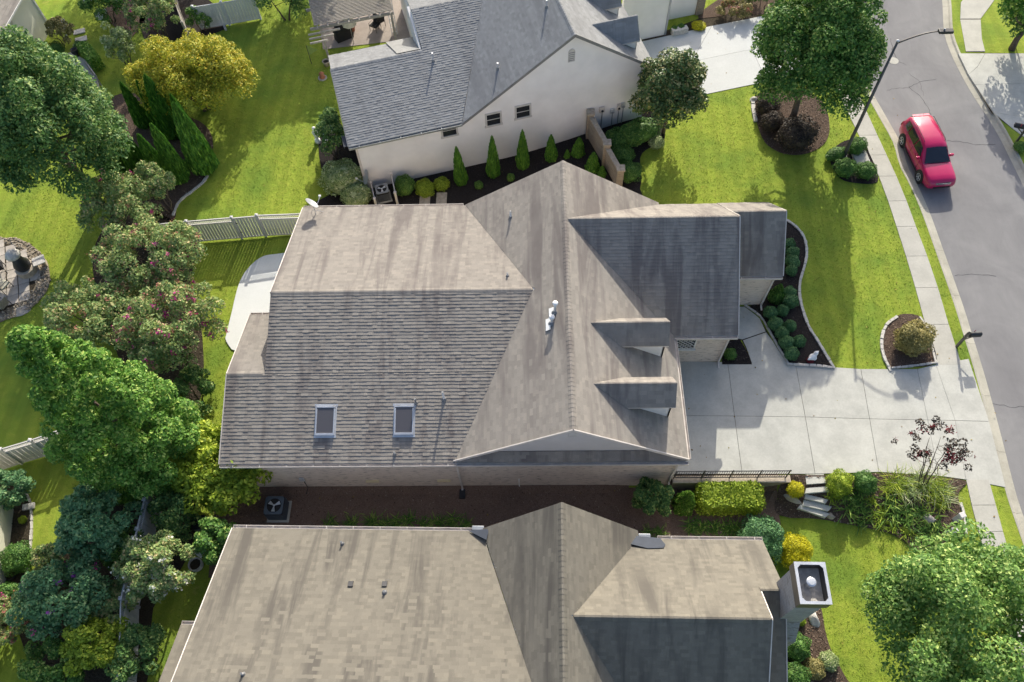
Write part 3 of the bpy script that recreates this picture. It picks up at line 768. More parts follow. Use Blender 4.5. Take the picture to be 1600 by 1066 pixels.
m.box(-13.7,-13.45,13.6,20.7,-.6,2.9); m.box(-13.45,-11.95,20.45,20.7,-.1,2.9); m.box(-11.95,-11.7,20.7,27.4,-.1,2.9); m.box(-11.7,12.35,27.2,27.45,-.6,2.9)
wall = m.pieces('wall', M['brick'], house)
m = MB()     # gable ends
m.slabdir([(9.6,19.75,2.9),(9.6,27.3,2.9),(9.6,GRY,5.95)], (-.15,0,0)); m.slabdir([(12.3,23.2,2.9),(12.3,27.35,2.9),(12.3,25.3,4.8)], (-.15,0,0))
m.slabdir([(-11.9,20.5,4.5),(-11.9,27.3,2.95),(-11.9,YR,ZR-.2)], (.15,0,0)); m.slabdir([(-13.6,13.4,2.9),(-13.6,20.6,2.9),(-13.6,17,zS(17)-.3)], (.15,0,0))
m.slabdir([(XWE+.4,27.4,2.9),(XEE-.3,27.4,2.9),(CX,27.4,6.05)], (0,-.15,0))
m.pieces('gable_wall', M['brick'], house)
m = MB(); m.slabdir([(XWE+.7,13.46,3.25),(XEE-.7,13.46,3.25),(CX,13.46,CZ-.2)], (0,.12,0))
sg = m.build('gable_panel', M['stucco_gable'], house)
lv = MB(); lv.prism([(0,0),(.34,0),(.34,.42),(.17,.55),(0,.42)], 0, .05)
lo = lv.build('louvre_vent', M['soffit'], sg); lo.location = (CX-.17+.02, 13.455, 5.0); lo.rotation_euler = (math.radians(90), 0, 0)
m = MB()
for s_ in (-1, 1):
    a = (CX, 13.14, CZ-.03); b = (XWE if s_ < 0 else XEE, 13.14, 3.03); m.bar(a, b, .05, .16)
m.pieces('rake_board', M['gutter'], house)
m = MB(); m.bar((9.93,19.49,2.98),(9.93,GRY,GRZ-.04),.04,.12); m.bar((9.93,27.6,2.98),(9.93,GRY,GRZ-.04),.04,.12)
m.bar((12.63,22.92,2.98),(12.63,25.3,5.1),.04,.12); m.bar((12.63,27.6,2.98),(12.63,25.3,5.1),.04,.12)
m.bar((-12.23,YR,ZR-.04),(-12.23,27.7,ZE-.02),.04,.12); m.bar((-13.98,13.07,ZE-.02),(-13.98,17,zS(17)-.04),.04,.12); m.bar((-13.98,20.95,2.97),(-13.98,17,zS(17)-.04),.04,.12)
m.pieces('rake_board', M['gutter'], house)
gutter(house, (-13.95,13.05,3.05), (XWE+.1,13.05,3.05), (0,-1,0)); gutter(house, (XWE+.12,13.05,3.04), (XEE,13.05,3.04), (0,-1,0))
gutter(house, (XEE+.01,13.2,3.0), (XEE+.01,19.35,3.0), (1,0,0)); gutter(house, (XEE+.05,19.46,3.0), (9.9,19.46,3.0), (0,-1,0)); gutter(house, (9.95,22.9,3.0), (12.6,22.9,3.0), (0,-1,0))
gutter(house, (-12.2,27.72,3.05), (XWE-.1,27.72,3.05), (0,1,0)); gutter(house, (-13.95,20.97,3.0), (-12.25,20.97,3.0), (0,1,0))
downspout(house, (-3.42,12.98,2.9), (-3.42,13.27,-.72), (0,-1,0)); downspout(house, (6.45,12.98,2.9), (6.45,13.28,-.1), (0,-1,0))
downspout(house, (9.55,19.38,2.86), (9.55,19.62,.1), (0,-1,0)); downspout(house, (12.25,22.82,2.86), (12.25,23.06,.1), (0,-1,0))
m = MB(); m.box(-3.56,-3.28,12.75,13.2,-.95,-.72); m.build('drain_box', M['metal_dark'], house, bevel=.02)
# diamond window in the garage wall
wx0, wx1, wz0, wz1 = 7.10, 8.05, 1.45, 2.45
win = MB(); win.box(wx0-.06,wx1+.06,19.66,19.72,wz0-.06,wz0); win.box(wx0-.06,wx1+.06,19.66,19.72,wz1,wz1+.06); win.box(wx0-.06,wx0,19.66,19.72,wz0,wz1); win.box(wx1,wx1+.06,19.66,19.72,wz0,wz1); win.box(wx0-.12,wx1+.12,19.60,19.7,wz0-.14,wz0-.06)
wf = win.build('window', M['white_trim'], house)
m = MB(); m.box(wx0,wx1,19.685,19.695,wz0,wz1); m.build('pane', M['glass_dark'], wf)
lat = MB()
for k in range(-3, 5):
    x = wx0+k*.24
    for s_ in (1, -1):
        pts = []
        for t in np.linspace(0, 1, 9):
            xx = x+s_*(t if s_ > 0 else t-0)*1.0 if s_ > 0 else x+.95-t*1.0
            zz = wz0+t*(wz1-wz0)
            if wx0 <= xx <= wx1: pts.append((xx, 19.675, zz))
        if len(pts) > 1: lat.bar(pts[0], pts[-1], .022, .022, (0,1,0))
lat.build('lattice', M['white_trim'], wf)
# pale ledges on the south wall, small pipe
for px_ in (583, 694):
    p = G(px_, 759, -.1); m = MB(); m.box(p.x-.31,p.x+.31,13.24,13.36,.12,.2); m.build('ledge', M['sill_yellow'], house)
p = G(811, 757, 0); m = MB(); m.tube([(p.x,13.31,-.9),(p.x,13.31,.2),(p.x,13.36,.24)], .025, 8); m.build('wall_pipe', M['pipe_white'], house)
# dormers
def dormer(yr):
    zr, ze, hw, xf = 5.7, 4.8, .74, 6.2
    d = MB(); xr = CX+(CZ-zr)/KC; xe = CX+(CZ-ze)/KC
    cw = .58; zb = CZ-KC*(xf-.12-CX)
    for s_ in (-1, 1):
        d.slabdir([(xe-.25,yr+s_*cw,ze+.18),(xf-.12,yr+s_*cw,ze+.12),(xf-.12,yr+s_*cw,zb-.1),(xe+.1,yr+s_*cw,CZ-KC*(xe+.1-CX)-.06)], (0,-s_*.08,0))
    d.slabdir([(xf-.12,yr-cw,zb-.1),(xf-.12,yr+cw,zb-.1),(xf-.12,yr+cw,ze+.1),(xf-.12,yr,zr-.1),(xf-.12,yr-cw,ze+.1)], (-.08,0,0))
    dm = d.build('dormer', M['siding_white'], house)
    wn = MB(); wn.box(xf-.125,xf-.09,yr-.3,yr+.3,zb+.25,ze+.05); w1 = wn.build('window', M['glass_dark'], dm)
    fr = MB()
    for y_ in (-.33,.0,.33): fr.box(xf-.12,xf-.07,yr+y_-.03,yr+y_+.03,zb+.2,ze+.1)
    fr.box(xf-.12,xf-.07,yr-.36,yr+.36,zb+.17,zb+.23); fr.pieces('window_frame', M['white_trim'], dm)
    T = []; dk = MB(); mat_rows = []
    for s_ in (-1, 1):
        P = [(xr,yr,zr),(xf,yr,zr),(xf,yr+s_*hw,ze),(xe,yr+s_*hw,ze)]
        dk.slabdir([Vector(q)-Vector((0,0,.012)) for q in P], (0,0,-.07)); T.append(shingle_tabs(P, (1,0,0), .2, .014, seed=int(yr*7)+s_))
    rf = dk.build('dormer_roof', M['gutter'], dm)
    T = np.concatenate(T); V = T.reshape(-1,3); FI = (TABF[None]+8*np.arange(len(T))[:,None,None]).reshape(-1,4)
    o = link('shingles', np_mesh('shingles', V, FI), M['shingle_main'], dm); o['kind'] = 'stuff'
    ridge_caps(dm, [((xr-.1,yr,zr),(xf,yr,zr),1.5,1.5)], 'shingle_main', .13)
dormer(18.64); dormer(15.58)
# skylights: curb, frame, pane
for lab, x0 in (('left', -9.72), ('right', -6.17)):
    y0, y1, wd = 14.25, 15.5, .86; nrm = Vector((0,-KS,1)).normalized(); sl_ = Vector((0,1,KS)).normalized(); ex = Vector((1,0,0))
    c = Vector((x0+wd/2, (y0+y1)/2, zS((y0+y1)/2))); L = (y1-y0)/2*math.sqrt(1+KS*KS)
    fr = MB()
    fr.obox(c+nrm*.06+sl_*(L-.03), ex*wd/2, sl_*.03, nrm*.09); fr.obox(c+nrm*.06-sl_*(L-.05), ex*wd/2, sl_*.05, nrm*.09)
    for s_ in (-1, 1): fr.obox(c+nrm*.06+ex*s_*(wd/2-.028), ex*.028, sl_*(L-.1), nrm*.09)
    sk = fr.build('skylight', M['metal_light'], house, bevel=.006)
    fl = MB(); fl.obox(c+nrm*.018+sl_*(L+.06), ex*(wd/2+.1), sl_*.06, nrm*.012); fl.obox(c+nrm*.02-sl_*(L+.05), ex*(wd/2+.07), sl_*.05, nrm*.012)
    for s_ in (-1, 1): fl.obox(c+nrm*.02+ex*s_*(wd/2+.03), ex*.028, sl_*L, nrm*.012)
    fl.build('flashing', M['metal_light'], sk)
    pn = MB(); pn.obox(c+nrm*.11, ex*(wd/2-.05), sl_*(L-.06), nrm*.012); pn.build('pane', M['glass_sky'], sk)

zmain_S = lambda x, y: zS(y)
zmain_N = lambda x, y: ZR-KN*(y-YR)
zmain_W = lambda x, y: zW(x)
pipe('short white vent pipe on the brown roof just above the right skylight', 650, 630, zmain_S, .42, .045, 'roof vent pipes', 'lead_grey')
pipe('tall white vent pipe casting the longest shadow right of the right skylight', 694, 624, zmain_S, .72, .055, 'roof vent pipes')
pipe('small vent pipe close to the front gutter below the right skylight', 617, 710, zmain_S, .24, .04, 'roof vent pipes')
pipe('vent pipe near the end of the pale back slope of the middle roof', 793, 432, zmain_N, .28, .045, 'roof vent pipes')
pipe('vent pipe on the cross roof above the valley of the brick house', 798, 340, zmain_W, .5, .05, 'roof vent pipes')
def flue(label, px, py, h):
    z = 6.0
    for _ in range(20): p = G(px, py, z); z = .6*z+.4*zW(p.x)
    o = empty('flue_pipe', (p.x, p.y, z), 0, label, 'flue', 'metal flues on the cross roof')
    m = MB(); m.tube([(0,0,-.1),(0,0,h-.12)], .062, 14); m.build('pipe', M['metal_light'], o, smooth=True)
    m = MB(); m.lathe([(.05,h-.13),(.12,h-.12),(.125,h-.03),(.09,h),(.01,h+.01)], (0,0,0), 16); m.build('cap', M['pipe_white'], o, smooth=True)
    m = MB(); m.lathe([(.19,-.06),(.13,.05),(.075,.14)], (0,0,0), 14); m.build('boot', M['lead_grey'], o, smooth=True)
    m = MB(); m.obox((-.16,-.02,-.02), (.1,0,.07), (0,.3,0), (-.006,0,.008)); m.build('flashing', M['pipe_white'], o)
flue('taller capped metal flue beside the main ridge', 867, 489, .85); flue('lower capped metal flue in front of the taller one by the ridge', 862, 506, .62)
# satellite dishes
def dish(name, label, base, top, az, tilt, r, arm):
    o = empty(name, base, 0, label, 'satellite dish'); h = top
    m = MB(); m.tube([(0,0,0),(0,.02,h)], .022, 8)
    m.build('mast', M['metal_light'], o)
    if arm:
        for sx in (-.32, .36):
            mm = MB(); mm.tube([(0,.01,h*.62),(sx,.22,-.08)], .012, 6); mm.build('strut', M['metal_light'], o)
    Rm_ = Matrix.Rotation(az, 3, 'Z') @ Matrix.Rotation(tilt, 3, 'Y')
    m = MB(); n_ = 20; rings = [(0,-.07),(.35,-.06),(.7,-.035),(1,0)]; vs = [Rm_ @ Vector((-.07,0,0))]
    for k, zc in rings[1:]:
        for i in range(n_): a = 2*math.pi*i/n_; vs.append(Rm_ @ Vector((zc, k*r*math.cos(a), k*r*1.1*math.sin(a))))
    fs = [(0,1+i,1+(i+1)%n_) for i in range(n_)]
    for q in range(2): fs += [(1+q*n_+i, 1+(q+1)*n_+i, 1+(q+1)*n_+(i+1)%n_, 1+q*n_+(i+1)%n_) for i in range(n_)]
    c = Vector((0,.02,h+r*.8)); vs = [v+c for v in vs]; off = Rm_ @ Vector((-.02,0,0)); k0 = len(vs)
    vs += [v+off for v in vs]; fs += [tuple(i+k0 for i in f[::-1]) for f in fs]
    m.add(vs, fs); m.build('reflector', M['metal_light'], o, smooth=True)
    e = c+Rm_ @ Vector((.5,0,-.18)); m = MB(); m.tube([c+Rm_ @ Vector((-.02,0,-r*1.05)), e], .016, 6); m.build('feed_arm', M['metal_light'], o)
    m = MB(); m.obox(e+Vector((.0,0,.03)), (.06,0,0), (0,.04,0), (0,0,.05)); m.build('receiver', M['pipe_white'], o, bevel=.012)
    return o
p = G(494, 334, 3.1)
for _ in range(10): p = G(494, 335, zmain_N(p.x, p.y))
dish('satellite_dish', 'grey satellite dish on a strutted mast at the far edge of the middle roof', p, .62, math.radians(35), math.radians(-38), .36, True)

# ================================================================== the lower house
BX, BY = 1.1, 9.93
lower = empty('tan_roof_house', (BX, BY, 0), math.radians(-1.0), 'house with pale tan shingle roof and tall brick chimney at the lower edge', 'house')
mwL = Matrix.Translation((BX, BY, 0)) @ Matrix.Rotation(math.radians(-1.0), 4, 'Z')
L = lambda x, y, z: (x-BX, y-BY, z)
kb = .375; cz2 = 6.5; kc2 = 3.5/3.28; yr2 = BY-7.3; zr2 = 3+kb*7.3
xv2 = 1.1-(cz2-zr2)/kc2; ke = 3.1/3.76; xwv = 1.1-(cz2-3)/kc2; xev = 1.1+(cz2-3)/kc2
ywr, zwr = 5.93, 6.1
planesL = [
  ([L(-12.85,BY,3),L(xwv,BY,3),L(xv2,yr2,zr2),L(-13.0,yr2,zr2)], (1,0,0)),
  ([L(-13.0,yr2,zr2),L(xv2,yr2,zr2),L(xwv,yr2-7.3,3),L(-13.0,yr2-7.3,3)], (1,0,0)),
  ([L(-14.15,5.95,3.05),L(-13.02,5.95,3.05),L(-13.02,1.5,4.7),L(-14.15,1.5,4.7)], (1,0,0)),
  ([L(1.1,10.05,cz2),L(xwv,10.05,3),L(xv2,yr2,zr2),L(1.1,yr2,cz2)], (0,1,0)),
  ([L(1.1,yr2,cz2),L(xv2,yr2,zr2),L(xwv,yr2-7.4,3),L(1.1,yr2-7.4,cz2)], (0,1,0)),
  ([L(1.1,10.05,cz2),L(xev,10.05,3),L(xev,9.69,3),L(1.1+(cz2-zwr)/kc2,ywr,zwr),L(1.1,ywr,cz2)], (0,1,0)),
  ([L(1.1,ywr,cz2),L(1.1+(cz2-zwr)/kc2,ywr,zwr),L(xev,2.2,3),L(xev,-4.6,3),L(1.1,-4.6,cz2)], (0,1,0)),
  ([L(1.1+(cz2-zwr)/kc2,ywr,zwr),L(8.6,ywr,zwr),L(8.6,9.69,3),L(xev,9.69,3)], (1,0,0)),
  ([L(1.1+(cz2-zwr)/kc2,ywr,zwr),L(8.6,ywr,zwr),L(8.6,2.2,3),L(xev,2.2,3)], (1,0,0)),
  ([L(8.6,7.2,3+ke*2.49),L(9.55,7.2,3+ke*2.49),L(9.55,9.69,3),L(8.6,9.69,3)], (1,0,0)),
  ([L(8.6,7.2,3+ke*2.49),L(9.55,7.2,3+ke*2.49),L(9.55,3.0,3-.66*.2),L(8.6,3.0,3-.66*.2)], (1,0,0)),
]
roofL = lay_roof(lower, planesL, 'shingle_tan', .15, .006, (.18,.34), mw=mwL, focus=(255,826,900,1066))
ridge_caps(roofL, [(L(1.1,-4.6,cz2),L(1.1,10.05,cz2),kc2,kc2),(L(1.5,ywr,zwr),L(8.6,ywr,zwr),ke,ke),(L(8.6,7.2,3+ke*2.49),L(9.55,7.2,3+ke*2.49),ke,ke)], 'shingle_tan')
m = MB(); m.box(*(-12.6-BX,9.4-BX),*(9.4-BY,9.65-BY),-1.2,2.9); m.box(-12.6-BX,-12.35-BX,-11-BY+6,9.4-BY,-1.2,2.9); m.box(9.1-BX,9.35-BX,3.0-BY,9.4-BY,-1.2,2.85)
m.box(-13.9-BX,-12.6-BX,5.4-BY,5.65-BY,-1.2,2.9); m.box(-13.9-BX,-13.65-BX,-4-BY,5.4-BY,-1.2,2.9)
m.pieces('wall', M['brick_grey'], lower)
m = MB(); m.slabdir([L(8.45,2.4,2.9),L(8.45,9.5,2.9),L(8.45,ywr,5.9)], (-.12,0,0)); m.slabdir([L(9.35,3.2,2.75),L(9.35,9.5,2.9),L(9.35,7.2,4.8)], (-.12,0,0)); m.slabdir([L(xwv+.3,9.7,2.9),L(xev-.3,9.7,2.9),L(1.1,9.7,6.2)], (0,-.12,0))
m.pieces('gable_wall', M['brick_grey'], lower)
m = MB(); m.bar(L(8.63,ywr,zwr-.04), L(8.63,2.2,2.98), .04, .1); m.bar(L(8.63,ywr,zwr-.03), L(8.63,7.1,3+ke*2.55), .04, .08); m.bar(L(9.58,7.2,5.0), L(9.58,3.0,2.86), .04, .1); m.bar(L(-12.88,BY,2.98), L(-13.03,yr2,zr2-.03), .04, .1)
m.pieces('rake_board', M['gutter'], lower)
gutter(lower, L(-12.85,BY+.02,3), L(-2.55,BY+.02,3), (0,1,0), 'gutter', 1.15); gutter(lower, L(5.2,9.71,3), L(9.55,9.71,3), (0,1,0), 'gutter', 1.15); gutter(lower, L(-14.15,5.97,3.03), L(-13.05,5.97,3.03), (0,1,0))
# dark sheets that paint the shade in the roof recesses, with collector boxes
for a, b, c_, nm in ((4.25,5.45,9.1,0), (-2.75,-1.75,9.5,1)):
    m = MB()
    if nm == 0: m.poly([L(4.02,9.35,3.42),L(4.7,9.16,3.5),L(5.35,9.2,3.47),L(5.45,9.38,3.32),L(5.3,9.72,3.06),L(4.3,9.8,3.08)])
    else: m.poly([L(-2.75,9.93,3.06),L(-1.85,9.96,3.3),L(-1.95,9.45,3.42),L(-2.25,9.6,3.22)])
    m.build('recess_shade', M['flash_shade_dark'], lower)
    m = MB(); m.box(a+.15-BX, a+.65-BX, (9.72 if nm == 0 else 9.97)-BY, (9.9 if nm == 0 else 10.15)-BY, 2.8, 3.06); m.build('collector_box', M['metal_grey'], lower, bevel=.015)
zl_N = lambda x, y: 3+kb*(BY-y-.0175*(x-BX))
pipe('leaning white vent pipe near the gutter of the tan roof', 535, 850, zl_N, .3, .04, 'roof vent pipes')
pipe('white vent pipe below the two square vents of the tan roof', 601, 926, zl_N, .22, .05, 'roof vent pipes')
pipe('white vent pipe at the bottom edge of the tan roof', 380, 1054, zl_N, .26, .04, 'roof vent pipes')
for px_, lab in ((548, 'dark square roof vent on the tan roof, left of the pair'), (601, 'dark square roof vent on the tan roof, right of the pair above a pipe')):
    z = 4.0
    for _ in range(15): p = G(px_, 913, z); z = zl_N(p.x, p.y)
    o = empty('roof_vent', (p.x, p.y, z), 0, lab, 'roof vent', 'square vents on the tan roof')
    m = MB(); m.add([(-.11,-.12,-.04),(.11,-.12,-.04),(.11,.14,-.1),(-.11,.14,-.1),(-.10,-.10,.10),(.10,-.10,.10),(.10,.12,.02),(-.10,.12,.02)], [(0,3,2,1),(4,5,6,7),(0,1,5,4),(1,2,6,5),(2,3,7,6),(3,0,4,7)]); m.build('hood', M['metal_dark'], o)
    m = MB(); m.add([(-.16,-.14,-.045),(.16,-.14,-.045),(.16,.2,-.068),(-.16,.2,-.068)], [(0,1,2,3)]); m.build('flange', M['lead_grey'], o)
# chimney of the lower house: brick stack, shroud and flue
ch = MB(); cx0, cx1, cy0, cy1 = 9.34, 10.28, 6.25, 7.55
ch.box(cx0-BX, cx1-BX, cy0-BY, cy1-BY, -1, 6.9)
ch.add([(cx0-.0-BX-.001,cy0-.55-BY,-1),(cx1-.01-BX,cy0-.55-BY,-1),(cx1-.01-BX,cy0-BY,-1),(cx0-BX-.001,cy0-BY,-1),(cx0-.0-BX-.001,cy0-.55-BY,3.0),(cx1-.01-BX,cy0-.55-BY,3.0),(cx1-.01-BX,cy0+.02-BY,4.0),(cx0-BX-.001,cy0+.02-BY,4.0)], [(0,3,2,1),(4,5,6,7),(0,1,5,4),(1,2,6,5),(2,3,7,6),(3,0,4,7)])
chm = ch.build('chimney', M['brick_grey'], lower)
s_ = MB()
for (x0,x1,y0,y1) in ((cx0-.07,cx1+.07,cy0-.07,cy0-.01),(cx0-.07,cx1+.07,cy1+.01,cy1+.07),(cx0-.07,cx0-.01,cy0-.01,cy1+.01),(cx1+.01,cx1+.07,cy0-.01,cy1+.01)):
    s_.box(x0-BX,x1-BX,y0-BY,y1-BY,6.85,7.45)
s_.build('shroud', M['pole_brown'], chm)
s_ = MB()
for (x0,x1,y0,y1) in ((cx0-.08,cx1+.08,cy0-.08,cy0+.02),(cx0-.08,cx1+.08,cy1-.02,cy1+.08),(cx0-.08,cx0+.02,cy0+.02,cy1-.02),(cx1-.02,cx1+.08,cy0+.02,cy1-.02)):
    s_.box(x0-BX,x1-BX,y0-BY,y1-BY,7.452,7.49)
for (x,y) in ((cx0,cy0),(cx1,cy0),(cx0,cy1),(cx1,cy1)):
    sx = 1 if x == cx0 else -1; sy = 1 if y == cy0 else -1
    s_.prism([(x+sx*.02-BX,y+sy*.02-BY),(x+sx*.14-BX,y+sy*.02-BY),(x+sx*.02-BX,y+sy*.14-BY)], 7.455, 7.488)
s_.build('shroud_rim', M['metal_light'], chm)
s_ = MB(); s_.box(cx0+.0-BX,cx1-BX,cy0-BY,cy1-BY,6.901,6.92); s_.build('crown', M['stone_pale'], chm)
s_ = MB(); s_.lathe([(.12,6.9),(.12,7.3)], (9.79-BX,6.95-BY,0), 16); s_.lathe([(.17,7.3),(.17,7.42),(.12,7.45),(.01,7.455)], (9.79-BX,6.95-BY,0), 16); s_.build('flue', M['metal_light'], chm, smooth=False)

# ================================================================== the white house
WO = Vector((-10.23, 32.13, 0)); WA = math.radians(15.5)
white = empty('white_house', WO, WA, 'white rendered house with dark grey shingle roof at the top', 'house')
mwW = Matrix.Translation(WO) @ Matrix.Rotation(WA, 4, 'Z'); mwWi = mwW.inverted()
def WL(px, py, z=0.0): return mwWi @ G(px, py, z)
kw = .30; zw = lambda v: 3+kw*v
vr = 7.6; uX, zX = 13.2, 7.55; kx = .69; uW0 = uX-(zX-3)/kx; uEe = 18.25; zEe = zX-kx*(uEe-uX)
uV = uX-(zX-zw(vr))/kx; vp = 4.9
uP = uW0+(vp)*(uV-uW0)/vr
planesW = [
  ([(0,0,3),(uW0,0,3),(uP,vp,zw(vp)),(0.05,vp,zw(vp))], (1,0,0)),
  ([(5.5,vp,zw(vp)),(uP,vp,zw(vp)),(uV,vr,zw(vr)),(5.5,vr,zw(vr))], (1,0,0)),
  ([(5.5,vr,zw(vr)),(uV,vr,zw(vr)),(uW0,2*vr,3),(5.5,2*vr,3)], (1,0,0)),
  ([(0.05,vp,zw(vp)),(5.5,vp,zw(vp)),(5.5,vp+2.1,zw(vp)-.75),(0.05,vp+2.1,zw(vp)-.75)], (1,0,0)),
  ([(uX,-.1,zX),(uX,vr,zX),(uV,vr,zw(vr)),(uW0,-.1,3)], (0,1,0)),
  ([(uX,vr,zX),(uX,16,zX),(uW0,16,3),(uV,vr,zw(vr))], (0,1,0)),
  ([(uX,-.1,zX),(uEe,-.1,zEe),(uEe,16,zEe),(uX,16,zX)], (0,1,0)),
]
roofW = lay_roof(white, planesW, 'shingle_grey', .155, .025, (.16,.32), mw=mwW, focus=(500,60,1000,235))
ridge_caps(roofW, [((uX,-.1,zX),(uX,16,zX),kx,kx),((.05,vp,zw(vp)),(5.5,vp,zw(vp)),kw,kw)], 'shingle_grey')
# low flat dark roof patch beside the rear rake
m = MB(); m.poly([(4.0,vp+.12,zw(vp)+.04),(5.47,vp+.12,zw(vp)+.04),(5.47,vp+2.2,zw(vp)-.68),(3.6,vp+2.2,zw(vp)-.68)]); m.build('flat_roof_patch', M['lead_grey'], white)
m = MB(); m.box(.4,18.0,.28,.5,-1.8,2.92); m.box(.4,.62,.5,6.6,-1.8,2.92); m.box(17.8,18.0,.5,9,-.5,zEe-.1); m.box(.62,5.6,6.38,6.6,-1.0,3.6); m.box(5.6,5.8,6.6,15,-1,3.6)
m.slabdir([(uW0+.15,.275,2.9),(18.0,.275,2.9),(18.0,.275,zEe-.05),(uX,.275,zX-.2)], (0,.15,0))
m.slabdir([(5.62,6.4,3.4),(5.62,2*vr-.3,3.0),(5.62,vr,zw(vr)-.12),(5.62,vp,zw(vp)-.1)], (.12,0,0))
wwall = m.pieces('wall', M['stucco_white'], white)
m = MB()
for a, b in (((uX,-.11,zX-.03),(uW0,-.11,2.98)), ((uX,-.11,zX-.03),(uEe,-.11,zEe-.03))): m.bar(a, b, .05, .17)
m.bar((-.03,0,2.98),(.02,vp,zw(vp)-.03),.04,.12); m.pieces('rake_board', M['lead_grey'], white)
m = MB(); m.add([(5.46,vp,zw(vp)-.9),(5.46,vr+.4,zw(vr)-1.0),(5.46,vr+.4,zw(vr)-.03),(5.46,vp,zw(vp)-.03),(5.3,vp,zw(vp)-.9),(5.2,vr+.4,zw(vr)-1.0),(5.3,vr+.4,zw(vr)-.03),(5.36,vp,zw(vp)-.03)], [(0,1,2,3),(7,6,5,4),(3,2,6,7),(0,3,7,4),(1,5,6,2)]); m.build('rake_soffit', M['white_trim'], white)
gutter(white, (-.02,-.02,3), (uW0,-.02,3), (0,-1,0), 'metal_grey', 1.2)
m = MB(); m.box(.35,.44,.22,.28,-1.6,2.9); m.box(.31,.35,.22,.5,-1.6,2.9); m.build('corner_board', M['gutter'], white)
m = MB(); m.box(-.25,.0,.1,.95,2.95,3.0); m.box(-.27,-.24,.05,1.0,2.9,3.04); m.build('eave_return', M['flash_shade_dark'], white)
def on_wall(px, py):       # pixel -> point of the white house's south wall plane (local v = .275)
    c = mwWi @ CPOS; q = WL(px, py, 0.0); d = q-c; t = (.275-c.y)/d.y; return c+d*t
for px_, py_ in ((702,203),(771,186),(817,174)):
    q = on_wall(px_, py_); m = MB(); hw_, hh_ = .40, .42
    for (a,b,c_,d_) in ((-hw_-.1,hw_+.1,hh_,hh_+.1),(-hw_-.14,hw_+.14,-hh_-.12,-hh_),(-hw_-.1,-hw_,-hh_,hh_),(hw_,hw_+.1,-hh_,hh_)): m.box(q.x+a,q.x+b,.21,.275,q.z+c_,q.z+d_)
    wf = m.build('window', M['soffit'], white); m = MB(); m.box(q.x-hw_,q.x+hw_,.255,.27,q.z-hh_,q.z+hh_); m.build('pane', M['glass_dark'], wf)
    m = MB(); m.box(q.x-hw_,q.x+hw_,.24,.256,q.z-.02,q.z+.02); m.build('glazing_bar', M['soffit'], wf)
q = on_wall(893, 86); m = MB(); pts = [(-.2,-.45),(.2,-.45),(.2,.2)]+[(.2*math.cos(a),.2+.22*math.sin(a)) for a in np.linspace(.3,math.pi-.3,6)]+[(-.2,.2)]
m.slabdir([(q.x+x,.24,q.z+z) for x, z in pts], (0,.034,0)); av = m.build('arched_vent', M['soffit'], white)
for k in range(5): mm = MB(); mm.box(q.x-.17,q.x+.17,.225,.238,q.z-.36+k*.13,q.z-.32+k*.13); mm.build('slat', M['lead_grey'], av)
# meters and conduits on the wall
for i, (px_, py_, w_, h_, mt) in enumerate(((940,170,.16,.2,'gutter'),(956,172,.14,.16,'metal_light'),(966,166,.10,.22,'gutter'),(973,163,.12,.18,'metal_light'))):
    q = on_wall(px_, py_); m = MB(); m.box(q.x-w_,q.x+w_,.12,.272,q.z-h_,q.z+h_); mb = m.build('utility_box', M[mt], white, bevel=.02)
    m = MB(); m.lathe([(.08,.0),(.08,.05),(.05,.07)], (0,0,0), 12); mo = m.build('meter', M['glass_dark'] if i % 2 == 0 else M['metal_grey'], mb); mo.location = (q.x, .12, q.z-.05); mo.rotation_euler = (math.radians(90),0,0)
    m = MB(); m.tube([(q.x+.05,.24,q.z-h_),(q.x+.05,.24,-1.2)], .028, 8); m.build('conduit', M['metal_grey'], mb)
# vents of the white roof
def on_roofW(px, py, f):
    z = 5.0
    for _ in range(25):
        q = WL(px, py, z); z = .6*z+.4*f(q.x, q.y)
    return q
for px_, py_, f_, h_, lb in ((677,96,lambda u,v: zw(v),.6,'tall vent pipe on the long slope of the white house roof'),(778,108,lambda u,v: zX-kx*(uX-u),.42,'vent pipe on the cross slope of the white house roof'),(854,12,lambda u,v: zX-kx*(uX-u),.5,'pale vent pipe at the top edge of the white house roof')):
    q = on_roofW(px_, py_, f_); pw = mwW @ q
    o = empty('vent_pipe', pw, 0, lb, 'vent pipe', 'roof vent pipes'); m = MB(); m.tube([(0,0,-.1),(0,0,h_)], .05, 10); m.build('pipe', M['metal_light'], o); m = MB(); m.lathe([(.11,-.05),(.09,.05),(.055,.12)], (0,0,0), 10); m.build('boot', M['lead_grey'], o)
